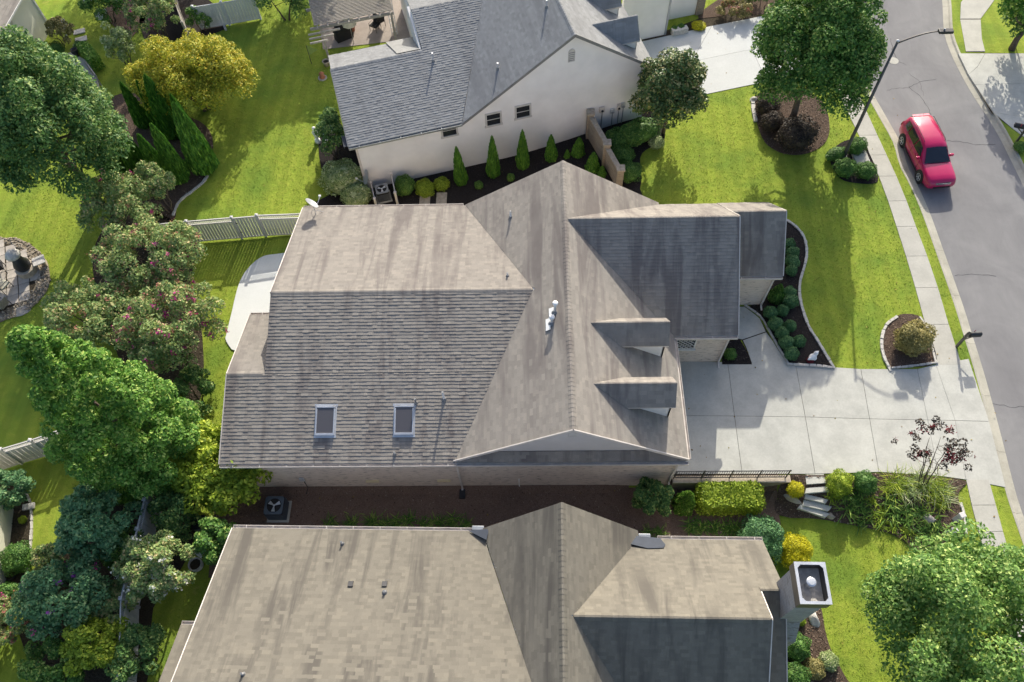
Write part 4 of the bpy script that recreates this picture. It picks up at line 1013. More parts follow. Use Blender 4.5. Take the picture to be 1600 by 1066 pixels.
# dormers and front wing
def dormerW(v0, ur, uf, zr, hw, ze):
    d = MB()
    for s__ in (-1, 1):
        d.slabdir([(uX+(zX-ze)/kx-.2,v0+s__*(hw-.12),ze+.12),(uf-.12,v0+s__*(hw-.12),ze+.08),(uf-.12,v0+s__*(hw-.12),zX-kx*(uf-.12-uX)-.05),(uX+(zX-ze)/kx+.05,v0+s__*(hw-.12),ze-.1)], (0,-s__*.08,0))
    d.slabdir([(uf-.12,v0-hw+.12,zX-kx*(uf-.12-uX)-.05),(uf-.12,v0+hw-.12,zX-kx*(uf-.12-uX)-.05),(uf-.12,v0+hw-.12,ze+.1),(uf-.12,v0,zr-.1),(uf-.12,v0-hw+.12,ze+.1)], (-.08,0,0))
    dm = d.build('dormer', M['siding_white'], white); T = []; dk = MB()
    for s__ in (-1, 1):
        P = [(uX+(zX-zr)/kx,v0,zr),(uf,v0,zr),(uf,v0+s__*hw,ze),(uX+(zX-ze)/kx,v0+s__*hw,ze)]; dk.slabdir([Vector(q)-Vector((0,0,.012)) for q in P], (0,0,-.08)); T.append(shingle_tabs(P, (1,0,0), .19, .014, seed=int(v0*11)+s__))
    dk.build('dormer_roof', M['gutter'], dm); T = np.concatenate(T)
    o = link('shingles', np_mesh('shingles', T.reshape(-1,3), (TABF[None]+8*np.arange(len(T))[:,None,None]).reshape(-1,4)), M['shingle_grey'], dm); o['kind'] = 'stuff'
    ridge_caps(dm, [((uX+(zX-zr)/kx-.1,v0,zr),(uf,v0,zr),1.2,1.2)], 'shingle_grey', .14)
dormerW(1.75, 15, 17.5, 6.45, .8, 5.35); dormerW(4.9, 15, 17.5, 6.45, .8, 5.35)
a = WL(1003, 62); b = WL(1037, 54)
m = MB(); m.box(a.x-1.6,b.x,a.y,a.y+.25,-.3,4.6); m.box(b.x-.25,b.x,a.y+.25,a.y+6,-.3,4.6); m.pieces('front_wing_wall', M['stucco_white'], white)
m = MB(); m.box(b.x,b.x+.12,a.y-.06,a.y+.16,-.1,4.6); m.build('corner_trim', M['metal_grey'], white)
P1 = [(a.x-3,a.y+3.1,7.2),(b.x+.35,a.y+3.1,7.2),(b.x+.35,a.y-.2,4.55),(a.x-.2,a.y-.2,4.55)]
# courtyard wall and brick pier beside the entrance
cw0 = b.x+.2; wv = a.y+1.35
m = MB(); m.box(cw0,cw0+2.55,wv,wv+.22,-.1,1.6); m.build('courtyard_wall', M['stucco_white'], white)
m = MB(); m.box(cw0-.03,cw0+2.55,wv-.03,wv+.25,1.602,1.68); m.build('wall_coping', M['stone_pale'], white)
m = MB(); m.box(cw0+2.56,cw0+3.1,wv-.15,wv+.4,-.1,1.85); pier = m.build('pier', M['brick_tan'], white); m = MB(); m.box(cw0+2.5,cw0+3.16,wv-.21,wv+.46,1.852,1.95); m.build('pier_cap', M['stone_tan'], pier, bevel=.02)
m = MB(); m.box(cw0,cw0+2.5,wv+1.2,wv+1.3,0,1.4); m.build('entrance_door_panel', M['door_wood'], white)
# flag hung by the entrance
fl = empty('flag', mwW @ Vector((cw0+.75, wv+.7, 1.55)), WA, 'red and white striped flag on an angled staff by the white house entrance', 'flag')
m = MB(); m.tube([(-.3,0,0),(.9,.25,1.3)], .018, 8); m.build('staff', M['pipe_white'], fl)
for k in range(7):
    m = MB(); pts = []
    for t in range(7):
        s = t/6; pts.append(Vector((.15+.75*(k/7)+.02*math.sin(s*5), .08+.2*(k/7)+.05*math.sin(s*6+k)+s*.15, .45+.85*(k/7)-s*.85+.0)))
    for p_, q_ in zip(pts[:-1], pts[1:]): m.quad(p_, p_+Vector((.107,.03,.12)), q_+Vector((.107,.03,.12)), q_)
    m.build('stripe', M['flag_red' if k % 2 == 0 else 'flag_white'], fl)
# ================================================================== small buildings at the edge of the picture
# cream house, upper left
ca = GP(80, 45); cb = GP(44, 114)
cang = math.atan2(cb.y-ca.y, cb.x-ca.x)+math.pi/2
cream = empty('cream_house', (ca.x, ca.y, 0), cang, 'cream rendered house with brown roof at the upper left corner', 'house')
m = MB(); m.box(-.2,0,-7,0,-.3,3.5); m.build('wall', M['stucco_cream'], cream)
m = MB(); m.box(-9,-.2,-.2,0,-.3,3.5); m.build('wall', M['stucco_cream'], cream)
m = MB(); m.box(.0,.09,-.12,.0,0,3.5); m.build('corner_board', M['white_trim'], cream)
m = MB(); m.box(.0,.07,-3.1,-3.0,0,3.45); m.build('downspout', M['gutter'], cream)
m = MB(); m.box(0,.05,-5.6,-4.2,.9,2.3); wf = m.build('window', M['white_trim'], cream); m = MB(); m.box(.05,.06,-5.5,-4.3,1.0,2.2); m.build('pane', M['glass_dark'], wf)
lay_roof(cream, [([(.4,-7.3,3.5),(.4,.35,3.5),(-4.2,.35,5.4),(-4.2,-7.3,5.4)], (0,1,0)), ([(-9,-7.3,3.5),(-9,.35,3.5),(-4.2,.35,5.4),(-4.2,-7.3,5.4)], (0,1,0))], 'shingle_main', .2, .009, n_single=0)
m = MB(); m.bar((.4,.38,3.46),(-4.2,.38,5.36),.05,.16); m.build('rake_board', M['white_trim'], cream); m = MB(); m.bar((.42,-7.3,3.44),(.42,.35,3.44),.06,.12); m.build('gutter', M['white_trim'], cream)
# house whose wall shows along the left edge
la = GP(22, 796); lb = GP(4, 960)
lang = math.atan2(la.y-lb.y, la.x-lb.x)-math.pi/2
lefth = empty('left_edge_house', (la.x, la.y, 0), lang, 'pale walled house cut off by the left edge of the picture', 'house')
m = MB(); m.box(-.25,0,-8,0,-.3,3.1); m.build('wall', M['stucco_cream'], lefth); m = MB(); m.box(-9,-.25,-.25,0,-.3,3.1); m.build('wall', M['stucco_cream'], lefth)
m = MB(); m.box(-9,.35,-8.3,.3,3.12,3.28); m.build('eave_board', M['white_trim'], lefth)
lay_roof(lefth, [([(.35,-8.3,3.3),(.35,.3,3.3),(-4.4,.3,5.3),(-4.4,-8.3,5.3)], (0,1,0)), ([(-9,-8.3,3.3),(-9,.3,3.3),(-4.4,.3,5.3),(-4.4,-8.3,5.3)], (0,1,0))], 'shingle_main', .2, .009, n_single=0)
p = GP(40, 791); m = MB(); m.box(-.55,.0,.05,.35,.02,.14); o = m.build('splash_block', M['stone_pale'], lefth, bevel=.02); o.location = (1.0,-.25,0)

# ================================================================== white house garden things
mwp = mwW
def Wv(u, v, z=0.0): return mwW @ Vector((u, v, z))
# pergola over the rear terrace
pg0 = WL(497, 40, 2.6); pg1 = WL(622, 12, 2.6)
perg = empty('pergola', Wv(pg0.x, pg0.y), WA, 'weathered timber pergola with close slats behind the white house', 'pergola')
PWd = 4.9; PDp = 4.2
for k in range(30):
    m = MB(); m.box(-.25,PWd,.05+k*.14-.022,.05+k*.14+.022,2.62,2.69); m.build('slat', M['pergola_wood'], perg)
for k in range(8):
    m = MB(); m.box(-.1+k*.68,-.03+k*.68,-.25,PDp,2.48,2.615); m.build('rafter', M['pergola_wood'], perg)
for v_ in (0.05, 2.0, PDp-.1):
    m = MB(); m.box(-.55,PWd,v_-.05,v_+.05,2.3,2.475); m.build('beam', M['pergola_wood'], perg)
for u_ in (.1, PWd-.15):
    for v_ in (.05, PDp-.1): m = MB(); m.box(u_-.07,u_+.07,v_-.07,v_+.07,0,2.3); m.build('post', M['pergola_wood'], perg)
for k in range(3):
    m = MB(); m.box(-.75,1.3-.45*k,-.45-k*.42,-.38-k*.42,2.3,2.42); m.build('beam_end', M['pergola_wood'], perg)
pt = [WL(*q) for q in ((505,78),(495,10),(560,-30),(650,-20),(655,60))]
terr = sheet('white_house_terrace', [Vector(Wv(q.x, q.y)[:2]) for q in pt], 'paver', .03)
def thing_at(name, px, py, label, cat, rz=0.0, group=None, z=None, off=0.0):
    p = GP(px, py, off) if z is None else G(px, py, z)
    return empty(name, p, rz, label, cat, group)
o = thing_at('barbecue', 538, 60, 'black covered barbecue under the pergola edge', 'barbecue', WA+.3)
m = MB(); m.box(-.6,.6,-.3,.3,.0,.85); m.build('cabinet', M['black_fabric'], o, bevel=.05); m = MB(); m.lathe([(.34,-.42),(.34,.42)], (0,0,.92), 14, 'x'); m.build('hood', M['black_fabric'], o)
m = MB(); m.box(.62,.95,-.25,.25,.78,.83); m.build('side_shelf', M['metal_dark'], o)
o = thing_at('flower_pot', 551, 48, 'orange clay pot beside the black barbecue', 'pot')
m = MB(); m.lathe([(.16,0),(.24,.4),(.26,.46),(.21,.46),(.2,.38)], (0,0,0), 16); m.build('pot', M['terracotta'], o, smooth=True); m = MB(); m.lathe([(.2,.39),(.01,.4)], (0,0,0), 12); m.build('soil', M['soil'], o)
o = thing_at('flower_pot', 511, 103, 'pale clay pot at the back corner of the white house', 'pot')
m = MB(); m.lathe([(.15,0),(.22,.35),(.25,.4),(.19,.4),(.18,.33)], (0,0,0), 16); m.build('pot', M['stone_tan'], o, smooth=True); m = MB(); m.lathe([(.18,.34),(.01,.35)], (0,0,0), 12); m.build('soil', M['soil'], o)
o = thing_at('garden_ornament', 504, 122, 'small reddish clay ornament on the flat stone by the lawn', 'ornament')
m = MB(); m.lathe([(.16,0),(.2,.12),(.12,.24),(.18,.36),(.05,.5)], (0,0,0), 12); m.build('figure', M['terracotta'], o, smooth=True); m = MB(); m.lathe([(.32,-.02),(.3,.04)], (0,0,0), 9); m.build('base_stone', M['rock'], o)
def chair(label, px, py, rz, mat, sc=1.0, group='patio chairs'):
    o = thing_at('patio_chair', px, py, label, 'chair', rz, group); o.scale = (sc,)*3
    m = MB(); m.box(-.28,.28,-.26,.26,.36,.46); m.build('seat', M[mat], o, bevel=.03)
    m = MB(); m.obox((0,-.30,.72), (.28,0,0), (0,.04,.01), (0,-.06,.32)); m.build('backrest', M[mat], o, bevel=.03)
    for sx in (-.27,.27):
        m = MB(); m.tube([(sx,.25,0),(sx,.25,.6),(sx,-.28,.62),(sx,-.3,0)], .018, 6); m.build('leg_frame', M['metal_dark'], o)
chair('black patio chair under the ladder side of the pergola', 587, 47, 2.6, 'cushion_black'); chair('black patio chair nearest the house wall under the pergola', 594, 40, .6, 'cushion_black')
o = thing_at('umbrella', 553, 68, 'folded cream garden umbrella canopy beside the barbecue', 'umbrella')
m = MB(); m.tube([(0,0,0),(0,0,2.0)], .025, 8); m.build('pole', M['wood_grey'], o)
m = MB(); m.lathe([(.5,1.55),(.3,1.85),(.02,2.05)], (0,0,0), 8); m.build('canopy', M['cream_fabric'], o)
o = thing_at('shade_sail', 487, 100, 'limp green cloth banner standing on the lawn by the white house', 'banner'); 
m = MB(); m.tube([(0,0,0),(0,0,1.5)], .02, 6); m.build('pole', M['metal_dark'], o); m = MB(); m.slabdir([(0,0,1.5),(.7,-.1,1.2),(.35,.1,.9),(0,0,.7)], (0,.015,0)); m.build('cloth', M['green_fabric'], o)
o = thing_at('ladder', 617, 55, 'aluminium ladder leaning on the rear eave of the white house', 'ladder', WA)
for sx in (-.18,.18): m = MB(); m.bar((sx,0,0),(sx+.1,1.4,3.9),.05,.025); m.build('rail', M['metal_light'], o)
for k in range(13): t = (k+.7)/13.5; m = MB(); m.bar((-.18+.1*t,1.4*t,3.9*t),(.18+.1*t,1.4*t,3.9*t),.03,.03); m.build('rung', M['metal_light'], o)
o = thing_at('planter', 1061, 52, 'long stone planter with round plants before the white courtyard wall', 'planter', WA)
m = MB(); m.box(-.55,.55,-.2,.2,0,.4); m.build('trough', M['stone_pale'], o, bevel=.03)
# air conditioners
def ac(name, label, px, py, s, mt, h, rz=0.0):
    o = thing_at(name, px, py, label, 'air conditioner', rz)
    m = MB(); m.box(-s*.62,s*.62,-s*.62,s*.62,0,.07); m.build('pad', M['concrete_walk'], o, bevel=.01)
    m = MB(); m.box(-s/2,s/2,-s/2,s/2,.075,h); m.build('cabinet', M['metal_dark'], o, bevel=.03)
    for k in range(9):
        z_ = .15+k*(h-.25)/9; m = MB(); m.box(-s/2-.008,s/2+.008,-s/2-.008,s/2+.008,z_,z_+.02); m.build('louvre', M[mt], o)
    m = MB(); n_ = 28; R_ = s*.40; vs = []; fs = []
    for i in range(n_):
        a_ = 2*math.pi*i/n_; c_, s2 = math.cos(a_), math.sin(a_); q_ = s/2*1.03/max(abs(c_), abs(s2))
        vs += [(R_*c_,R_*s2,h+.03),(q_*c_,q_*s2,h+.03),(R_*c_,R_*s2,h-.02),(q_*c_,q_*s2,h+.002)]
    for i in range(n_):
        j = (i+1) % n_; fs += [(4*i,4*i+1,4*j+1,4*j),(4*i+2,4*i,4*j,4*j+2),(4*i+1,4*i+3,4*j+3,4*j+1)]
    m.add(vs, fs); m.build('top_ring', M[mt], o)
    m = MB(); m.lathe([(R_,h+.004),(R_*.98,h+.006)], (0,0,0), 24); m.build('well', M['rubber'], o)
    for k in range(3):
        a_ = 2*math.pi*k/3+.5; m = MB()
        m.add([(.07*math.cos(a_-.4),.07*math.sin(a_-.4),h+.012),(R_*.9*math.cos(a_-.32),R_*.9*math.sin(a_-.32),h+.012),(R_*.92*math.cos(a_+.3),R_*.92*math.sin(a_+.3),h+.02),(.07*math.cos(a_+.4),.07*math.sin(a_+.4),h+.02)], [(0,1,2,3)]); m.build('fan_blade', M['metal_light'], o)
    m = MB(); m.lathe([(.06,h+.022),(.04,h+.045)], (0,0,0), 10); m.build('hub', M['metal_light'], o)
    return o
ac('air_conditioner', 'dark blue air conditioner on a pad beside the long brick wall', 437, 800, .86, 'ac_blue', .95)
ac('air_conditioner', 'grey air conditioner between short fence screens by the white house', 600, 309, .74, 'metal_grey', .8, WA)
m = MB(); q0 = Vector((-11.9,13.35,0))
cd = empty('cable_box', (-10.95,13.33,.35), 0, 'small grey isolator box on the brick wall above the air conditioner', 'electrical box')
m = MB(); m.box(-.12,.12,-.1,0,0,.28); m.build('box', M['metal_light'], cd, bevel=.015); m = MB(); m.tube([(.05,-.05,0),(.1,-.15,-.7),(.0,-.4,-.9)], .02, 6); m.build('conduit', M['metal_dark'], cd)
p = GP(578, 303); dish('satellite_dish', 'grey satellite dish on a short post by the white house corner', (p.x, p.y, gzf(p.x,p.y)), 1.15, math.radians(200), math.radians(-25), .42, False)

# screens round the air conditioner
def fence(name, label, P, h, mode='picket', mat='vinyl', gap=.012, bw=.14, lattice=True, post_every=2.4, post_pts=None):
    o = empty(name, (P[0].x, P[0].y, 0), 0, label, 'fence'); o0 = Vector((P[0].x, P[0].y, 0))
    proto = None; capd = None
    def post(p):
        zb = gzf(p.x, p.y); m = MB(); m.box(-.06,.06,-.06,.06,0,h+.07); po = m.build('post', M[mat], o); po.location = Vector((p.x,p.y,zb))-o0
        m = MB(); m.add([(-.085,-.085,h+.072),(.085,-.085,h+.072),(.085,.085,h+.072),(-.085,.085,h+.072),(-.085,-.085,h+.10),(.085,-.085,h+.10),(.085,.085,h+.10),(-.085,.085,h+.10),(0,0,h+.15)], [(0,3,2,1),(0,1,5,4),(1,2,6,5),(2,3,7,6),(3,0,4,7),(4,5,8),(5,6,8),(6,7,8),(7,4,8)]); m.build('post_cap', M[mat], po)
    for i in range(len(P)-1):
        a, b = P[i], P[i+1]; d = Vector((b.x-a.x, b.y-a.y, 0)); Ln = d.length; d.normalize(); nrm = Vector((-d.y, d.x, 0)); ang = math.atan2(d.y, d.x)
        ns = max(1, round(Ln/post_every)); lat = lattice[i] if isinstance(lattice, list) else lattice
        for k in range(ns+1):
            if k == 0 and i > 0: continue
            post(a+d*(Ln*k/ns))
        top = h-.32 if lat else h-.02
        za = gzf(a.x, a.y); zb = gzf(b.x, b.y)
        for zz in (.12, top, h) if lat else (.12, h-.05):
            m = MB(); m.bar(Vector((a.x,a.y,za+zz))-o0, Vector((b.x,b.y,zb+zz))-o0, .05, .09); m.build('rail', M[mat], o)
        n = int(Ln/(bw+gap)); me = None
        for k in range(n):
            p = a+d*((k+.5)*Ln/n); z0 = gzf(p.x, p.y)
            if me is None:
                m = MB(); m.box(-bw/2,bw/2,-.012,.012,.10,top-.0); ob = m.build('picket', M[mat], o); me = ob.data
            else: ob = link('picket', me, None, o)
            ob.location = Vector((p.x,p.y,z0))-o0; ob.rotation_euler = (0,0,ang)
        if lat:
            m = MB(); s = 0; st = .12
            while s < Ln-.05:
                for sg_ in (1, -1):
                    x0, x1 = s, s+.26
                    if x1 > Ln: x1 = Ln
                    q0_, q1_ = (top+.03, top+.03+(x1-x0)) if sg_ > 0 else (h-.03, h-.03-(x1-x0))
                    m.bar(Vector((a.x,a.y,za+q0_))+d*x0-o0+nrm*.008*sg_, Vector((a.x,a.y,za+q1_))+d*x1-o0+nrm*.008*sg_, .008, .028, nrm)
                s += st
            lt = m.build('lattice', M[mat], o); lt['kind'] = 'stuff'
    return o
def tops(pxs, h): return [Vector((*G(x, y, h)[:2], 0)) for x, y in pxs]
bf = fence('garden_fence', 'pale vinyl picket fence with lattice top and gate behind the back patio', tops([(225,351),(290,345),(361,339),(400,335.5),(475,330)], 1.95), 1.85, gap=.022, lattice=[True,True,False,True], post_every=3.2)
gp = tops([(361,339)], 1.9)[0]
for zz in (.55, 1.35): m = MB(); m.box(.02,.22,-.05,-.03,zz,zz+.05); hg = m.build('hinge', M['metal_dark'], bf); hg.location = Vector((gp.x,gp.y,0))-bf.location
fence('garden_fence', 'mauve vinyl fence running to the left edge below the bright tree', tops([(-60,722),(0,702),(47,688),(95,671),(140,656)], 1.85), 1.8, gap=.006, bw=.2, lattice=[False,True,True,False], post_every=2.6)
fence('garden_fence', 'bluish shaded vinyl fence running down between the shrubs at lower left', tops([(233,725),(223,779),(211.5,825),(198,885),(186,934),(182,1020),(176,1080)], 1.85), 1.8, mat='vinyl_blue_shade', gap=.006, bw=.18, lattice=True, post_every=2.3)
fence('garden_fence', 'short bluish fence panel between two shrubs left of the tan roof', tops([(292,852.6),(326,853)], 1.7), 1.65, mat='vinyl_blue_shade', gap=.006, bw=.18, lattice=True, post_every=2.2)
fence('garden_fence', 'grey vinyl fence along the top edge left of the pergola', tops([(300,10),(345,3),(395,-6)], 1.85), 1.8, mat='vinyl_blue_shade', gap=.006, bw=.18, lattice=False, post_every=2.4)
fence('garden_fence', 'weathered fence running away beside the pink myrtle at the top', tops([(284,35),(272,0),(262,-30)], 1.8), 1.75, mat='wood_grey', gap=.008, bw=.16, lattice=False, post_every=2.0)
fence('screen_fence', 'short picket screen right of the grey air conditioner', [Vector((*WL(612,300,-.9).xy,0)) for _ in (0,)] and [Vector((*G(616,292,-.9)[:2],0)), Vector((*G(622,322,-.9)[:2],0))], 1.25, mat='gutter', gap=.03, bw=.1, lattice=False, post_every=2)
fence('screen_fence', 'short picket screen left of the grey air conditioner', [Vector((*G(583,300,-.9)[:2],0)), Vector((*G(589,325,-.9)[:2],0))], .9, mat='gutter', gap=.05, bw=.06, lattice=False, post_every=2)

# brick garden wall with piers
bw0 = GP(920, 214); bw1 = GP(945, 256); bw2 = GP(966, 292)
gw = empty('garden_wall', bw0, 0, 'brick garden wall with stepped coping and piers beside the white house', 'wall')
for a, b, h in ((bw0, bw1, 1.75), (bw1, bw2, 1.55)):
    a = Vector((a.x-bw0.x,a.y-bw0.y,0)); b = Vector((b.x-bw0.x,b.y-bw0.y,0)); d = (b-a).normalized()
    m = MB(); m.bar(a+Vector((0,0,h/2-.3)), b+Vector((0,0,h/2-.3)), .22, h+.6); m.build('panel', M['brick_tan'], gw)
    m = MB(); m.bar(a+Vector((0,0,h+.04)), b+Vector((0,0,h+.04)), .3, .08); m.build('coping', M['stone_tan'], gw)
for p, h in ((bw0,2.0),(bw1,1.85),(bw2,1.75)):
    q = Vector((p.x-bw0.x,p.y-bw0.y,0)); m = MB(); m.box(q.x-.2,q.x+.2,q.y-.2,q.y+.2,-.8,h); pr = m.build('pier', M['brick_tan'], gw); m = MB(); m.box(q.x-.25,q.x+.25,q.y-.25,q.y+.25,h+.002,h+.1); m.build('pier_cap', M['stone_tan'], pr, bevel=.015)
for px_, lb in ((664,'tan stepping stone in the dark bed, left of the pair'),(690,'tan stepping stone in the dark bed, right of the pair')):
    p = GP(px_, 312); m = MB(); m.box(-.32,.32,-.5,.5,0,.08); o = m.build('stepping_stone', M['stone_tan'], None, bevel=.02); o.location = p; tag(o, lb, 'paving stone', 'stepping stones in the dark bed')

# ================================================================== front garden and street
rl0 = G(1052, 744, 0); rl1 = G(1232, 743, 0)
rt = empty('retaining_wall', (6.6, 13.3, 0), 0, 'low brick retaining wall along the lower edge of the drive', 'wall')
m = MB(); m.box(0,5.5,-.12,.18,-1.1,.04); m.build('body', M['brick_tan'], rt); m = MB(); m.box(-.0,5.54,-.16,.2,.042,.10); m.build('coping', M['stone_tan'], rt, bevel=.015)
rail = empty('railing', (6.65, 13.36, .1), 0, 'black iron railing along the lower edge of the drive', 'railing')
for zz in (.12, .92): m = MB(); m.bar((0,0,zz),(5.3,0,zz),.04,.035); m.build('rail', M['metal_dark'], rail)
bme = None
for k in range(48):
    if bme is None: m = MB(); m.box(-.009,.009,-.009,.009,.13,.91); ob = m.build('baluster', M['metal_dark'], rail); bme = ob.data
    else: ob = link('baluster', bme, None, rail)
    ob.location = (.06+k*.11, 0, 0)
for k in range(5): m = MB(); m.box(k*1.31-.022,k*1.31+.022,-.022,.022,0,1.0); m.build('post', M['metal_dark'], rail)
# steps down from the drive
st = empty('garden_steps', G(1275, 744, 0), 0, 'concrete garden steps leading down from the drive through the beds', 'steps')
sp = [[(1258,742),(1287,741),(1291,755),(1260,757)],[(1259.5,763),(1291,760),(1296,768),(1258,771)],[(1258,772),(1294,781),(1290,787),(1257,779)],[(1256,780),(1300,792),(1294,799),(1254,790)],[(1252,787),(1296,803),(1290,809),(1246,794)]]
for k, q in enumerate(sp):
    cq = [sum(v_[i] for v_ in q)/4 for i in (0,1)]; cg = GP(*cq); z_ = max(cg.z+.10, -.13*k-.1) if k else .0; P = [Vector((*G(x,y,z_)[:2],))-Vector(st.location[:2]) for x, y in q]; m = MB(); m.prism(P, z_-.5, z_+.02); m.build('step', M['concrete'], st, bevel=.008)
def rockobj(label, px, py, sx, sy, sz, rz, mat='rock', group=None, seed=0):
    p = GP(px, py); bm = bmesh.new(); bmesh.ops.create_icosphere(bm, subdivisions=3, radius=1); rg = random.Random(seed)
    ks = [(Vector((rg.uniform(-1,1),rg.uniform(-1,1),rg.uniform(-1,1))).normalized(), rg.uniform(.62,.9)) for _ in range(9)]
    for v in bm.verts:
        for d, k in ks:
            t = v.co.dot(d)
            if t > k: v.co -= d*(t-k)
        v.co = Vector((v.co.x*sx, v.co.y*sy, max(-.3, v.co.z)*sz))
    me = bpy.data.meshes.new('boulder'); bm.to_mesh(me); bm.free(); o = link('boulder', me, M[mat]); o.location = p; o.rotation_euler = (0,0,rz); tag(o, label, 'rock', group); return o
rockobj('pale pointed boulder in the bed below the brick chimney', 1272, 968, .26, .42, .3, .3, 'stone_pale', seed=3)
rockobj('grey round boulder among the lily leaves', 1452, 812, .3, .3, .28, 0, 'rock', seed=4)
rockobj('long grey boulder edging the bed left of the steps', 1240, 781, .5, .16, .3, -.5, 'rock', seed=5)
rockobj('tan boulder at the lower end of the garden steps', 1296, 806, .3, .16, .22, -.4, 'stone_tan', seed=6)
rockobj('white boulder at the edge of the tree ring bed', 1177, 157, .28, .22, .25, .2, 'stone_pale', seed=7)
# utility posts
for lb, px_, py_ in (('white utility post by the footpath, farther of the two', 1492, 813), ('white utility post by the footpath, nearer of the two', 1480, 836)):
    o = thing_at('utility_post', px_, py_, lb, 'post', .3, 'utility posts'); m = MB(); m.box(-.12,.12,-.11,.11,0,.72); m.build('body', M['vinyl'], o, bevel=.03); m = MB(); m.box(-.135,.135,-.125,.125,.722,.80); m.build('cap', M['vinyl'], o, bevel=.03)
# service lid in the lamp bed
p = GP(1344, 250); m = MB(); m.box(-.42,.42,-.5,.5,0,.22); o = m.build('service_box', M['concrete_walk'], None, bevel=.02); o.location = p; o.rotation_euler = (0,0,.08); tag(o, 'pale square utility box lid between the shrubs at the street lamp', 'utility box')
# street lamp
lb_ = G(1317.8, 244.4); lamp = empty('street_lamp', lb_, 0, 'tall brown street lamp leaning over the road on a curved arm', 'street lamp')
H_L = 8.3
m = MB(); m.tube([(0,0,0),(0,0,.02),(0,0,.3),(0,0,H_L)], [.16,.16,.11,.062], 14); m.build('pole', M['pole_brown'], lamp, smooth=True)
m = MB(); m.lathe([(.2,0),(.2,.05)], (0,0,0), 14); m.build('base_plate', M['metal_grey'], lamp)
m = MB(); m.lathe([(.075,H_L),(.085,H_L+.05),(.02,H_L+.1)], (0,0,0), 12); m.build('finial', M['metal_light'], lamp)
hd = G(1470, 49, H_L+.55)-lb_; st_ = Vector((0,0,H_L-.12)); pts = []
for t in np.linspace(0, 1, 9): q = st_.lerp(hd, t); q.z = st_.z+(hd.z-st_.z)*math.sin(t*math.pi/2); pts.append(q)
m = MB(); m.tube(pts, [.045-.015*t for t in np.linspace(0,1,9)], 10); m.build('arm', M['pole_brown'], lamp, smooth=True)
dv = Vector((hd.x,hd.y,0)).normalized(); sd2 = Vector((-dv.y,dv.x,0)); c = hd+dv*.25
m = MB(); m.obox(c, dv*.36, sd2*.15, Vector((0,0,.07))); m.build('lamp_head', M['metal_dark'], lamp, bevel=.04)
m = MB(); m.lathe([(.05,.07),(.05,.14),(.03,.16)], c-dv*.1, 10); m.build('photocell', M['metal_grey'], lamp); m = MB(); m.obox(c+dv*.05-Vector((0,0,.075)), dv*.22, sd2*.11, Vector((0,0,.02))); m.build('lens', M['glass_sky'], lamp)
# letter boxes
def mailbox(label, px, py, rz, h):
    o = thing_at('letter_box', px, py, label, 'letter box', rz)
    m = MB(); m.box(-.055,.055,-.055,.055,0,h); m.build('post', M['pole_brown'], o)
    m = MB(); m.bar((-.12,0,h-.30),(.62,0,h-.30),.08,.07); m.build('arm', M['pole_brown'], o)
    m = MB(); m.bar((.05,0,h-.62),(.42,0,h-.33),.05,.05); m.build('brace', M['pole_brown'], o)
    vs = []; n_ = 10
    for x_ in (.14, .68): vs += [(x_,-.11,h-.26),(x_,.11,h-.26)]+[(x_,.11*math.cos(a_),h-.12+.11*math.sin(a_)) for a_ in np.linspace(0,math.pi,n_)]
    k_ = n_+2; m = MB(); m.add(vs, [tuple(range(k_)), tuple(range(k_,2*k_))]+[(i,(i+1)%k_,k_+(i+1)%k_,k_+i) for i in range(k_)]); bx_ = m.build('box', M['plastic_dark'], o)
    m = MB(); m.box(.683,.69,-.09,.09,h-.24,h-.05); m.build('door', M['metal_dark'], bx_); m = MB(); m.box(.35,.38,.115,.125,h-.12,h+.06); m.build('flag', M['flag_red'], bx_)
    m = MB(); m.lathe([(.07,h),(.05,h+.04),(.06,h+.08),(.01,h+.13)], (0,0,0), 10); m.build('finial', M['pole_brown'], o)
mailbox('black letter box on a post at the corner of the near drive', 1494.3, 542, .05, 1.36); mailbox('black letter box on a post at the right edge across the road', 1588, 222, 2.8, 1.36)
# garden ornament: white hen-like figure on red flowers
o = thing_at('garden_statue', 1268, 561, 'white garden statue of a crouching figure among red flowers in the front bed', 'statue', .6)
bm = bmesh.new()
for c_, r_, s_ in (((0,0,.2),.2,(1.25,.85,1)),((.17,.02,.38),.13,(1,.9,1.15)),((.27,.02,.44),.06,(1.4,.8,.8)),((-.24,0,.28),.1,(1.3,.7,.8)),((.05,.14,.14),.1,(1.2,.6,1)),((.05,-.14,.14),.1,(1.2,.6,1))):
    r__ = bmesh.ops.create_icosphere(bm, subdivisions=2, radius=r_)
    for v in r__['verts']: v.co = Vector((v.co.x*s_[0], v.co.y*s_[1], v.co.z*s_[2]))+Vector(c_)
me = bpy.data.meshes.new('figure'); bm.to_mesh(me); bm.free(); fo = link('figure', me, M['plaster_white'], o); me.polygons.foreach_set('use_smooth', [True]*len(me.polygons))
rm = fo.modifiers.new('fuse', 'REMESH'); rm.mode = 'VOXEL'; rm.voxel_size = .025; rm.use_smooth_shade = True

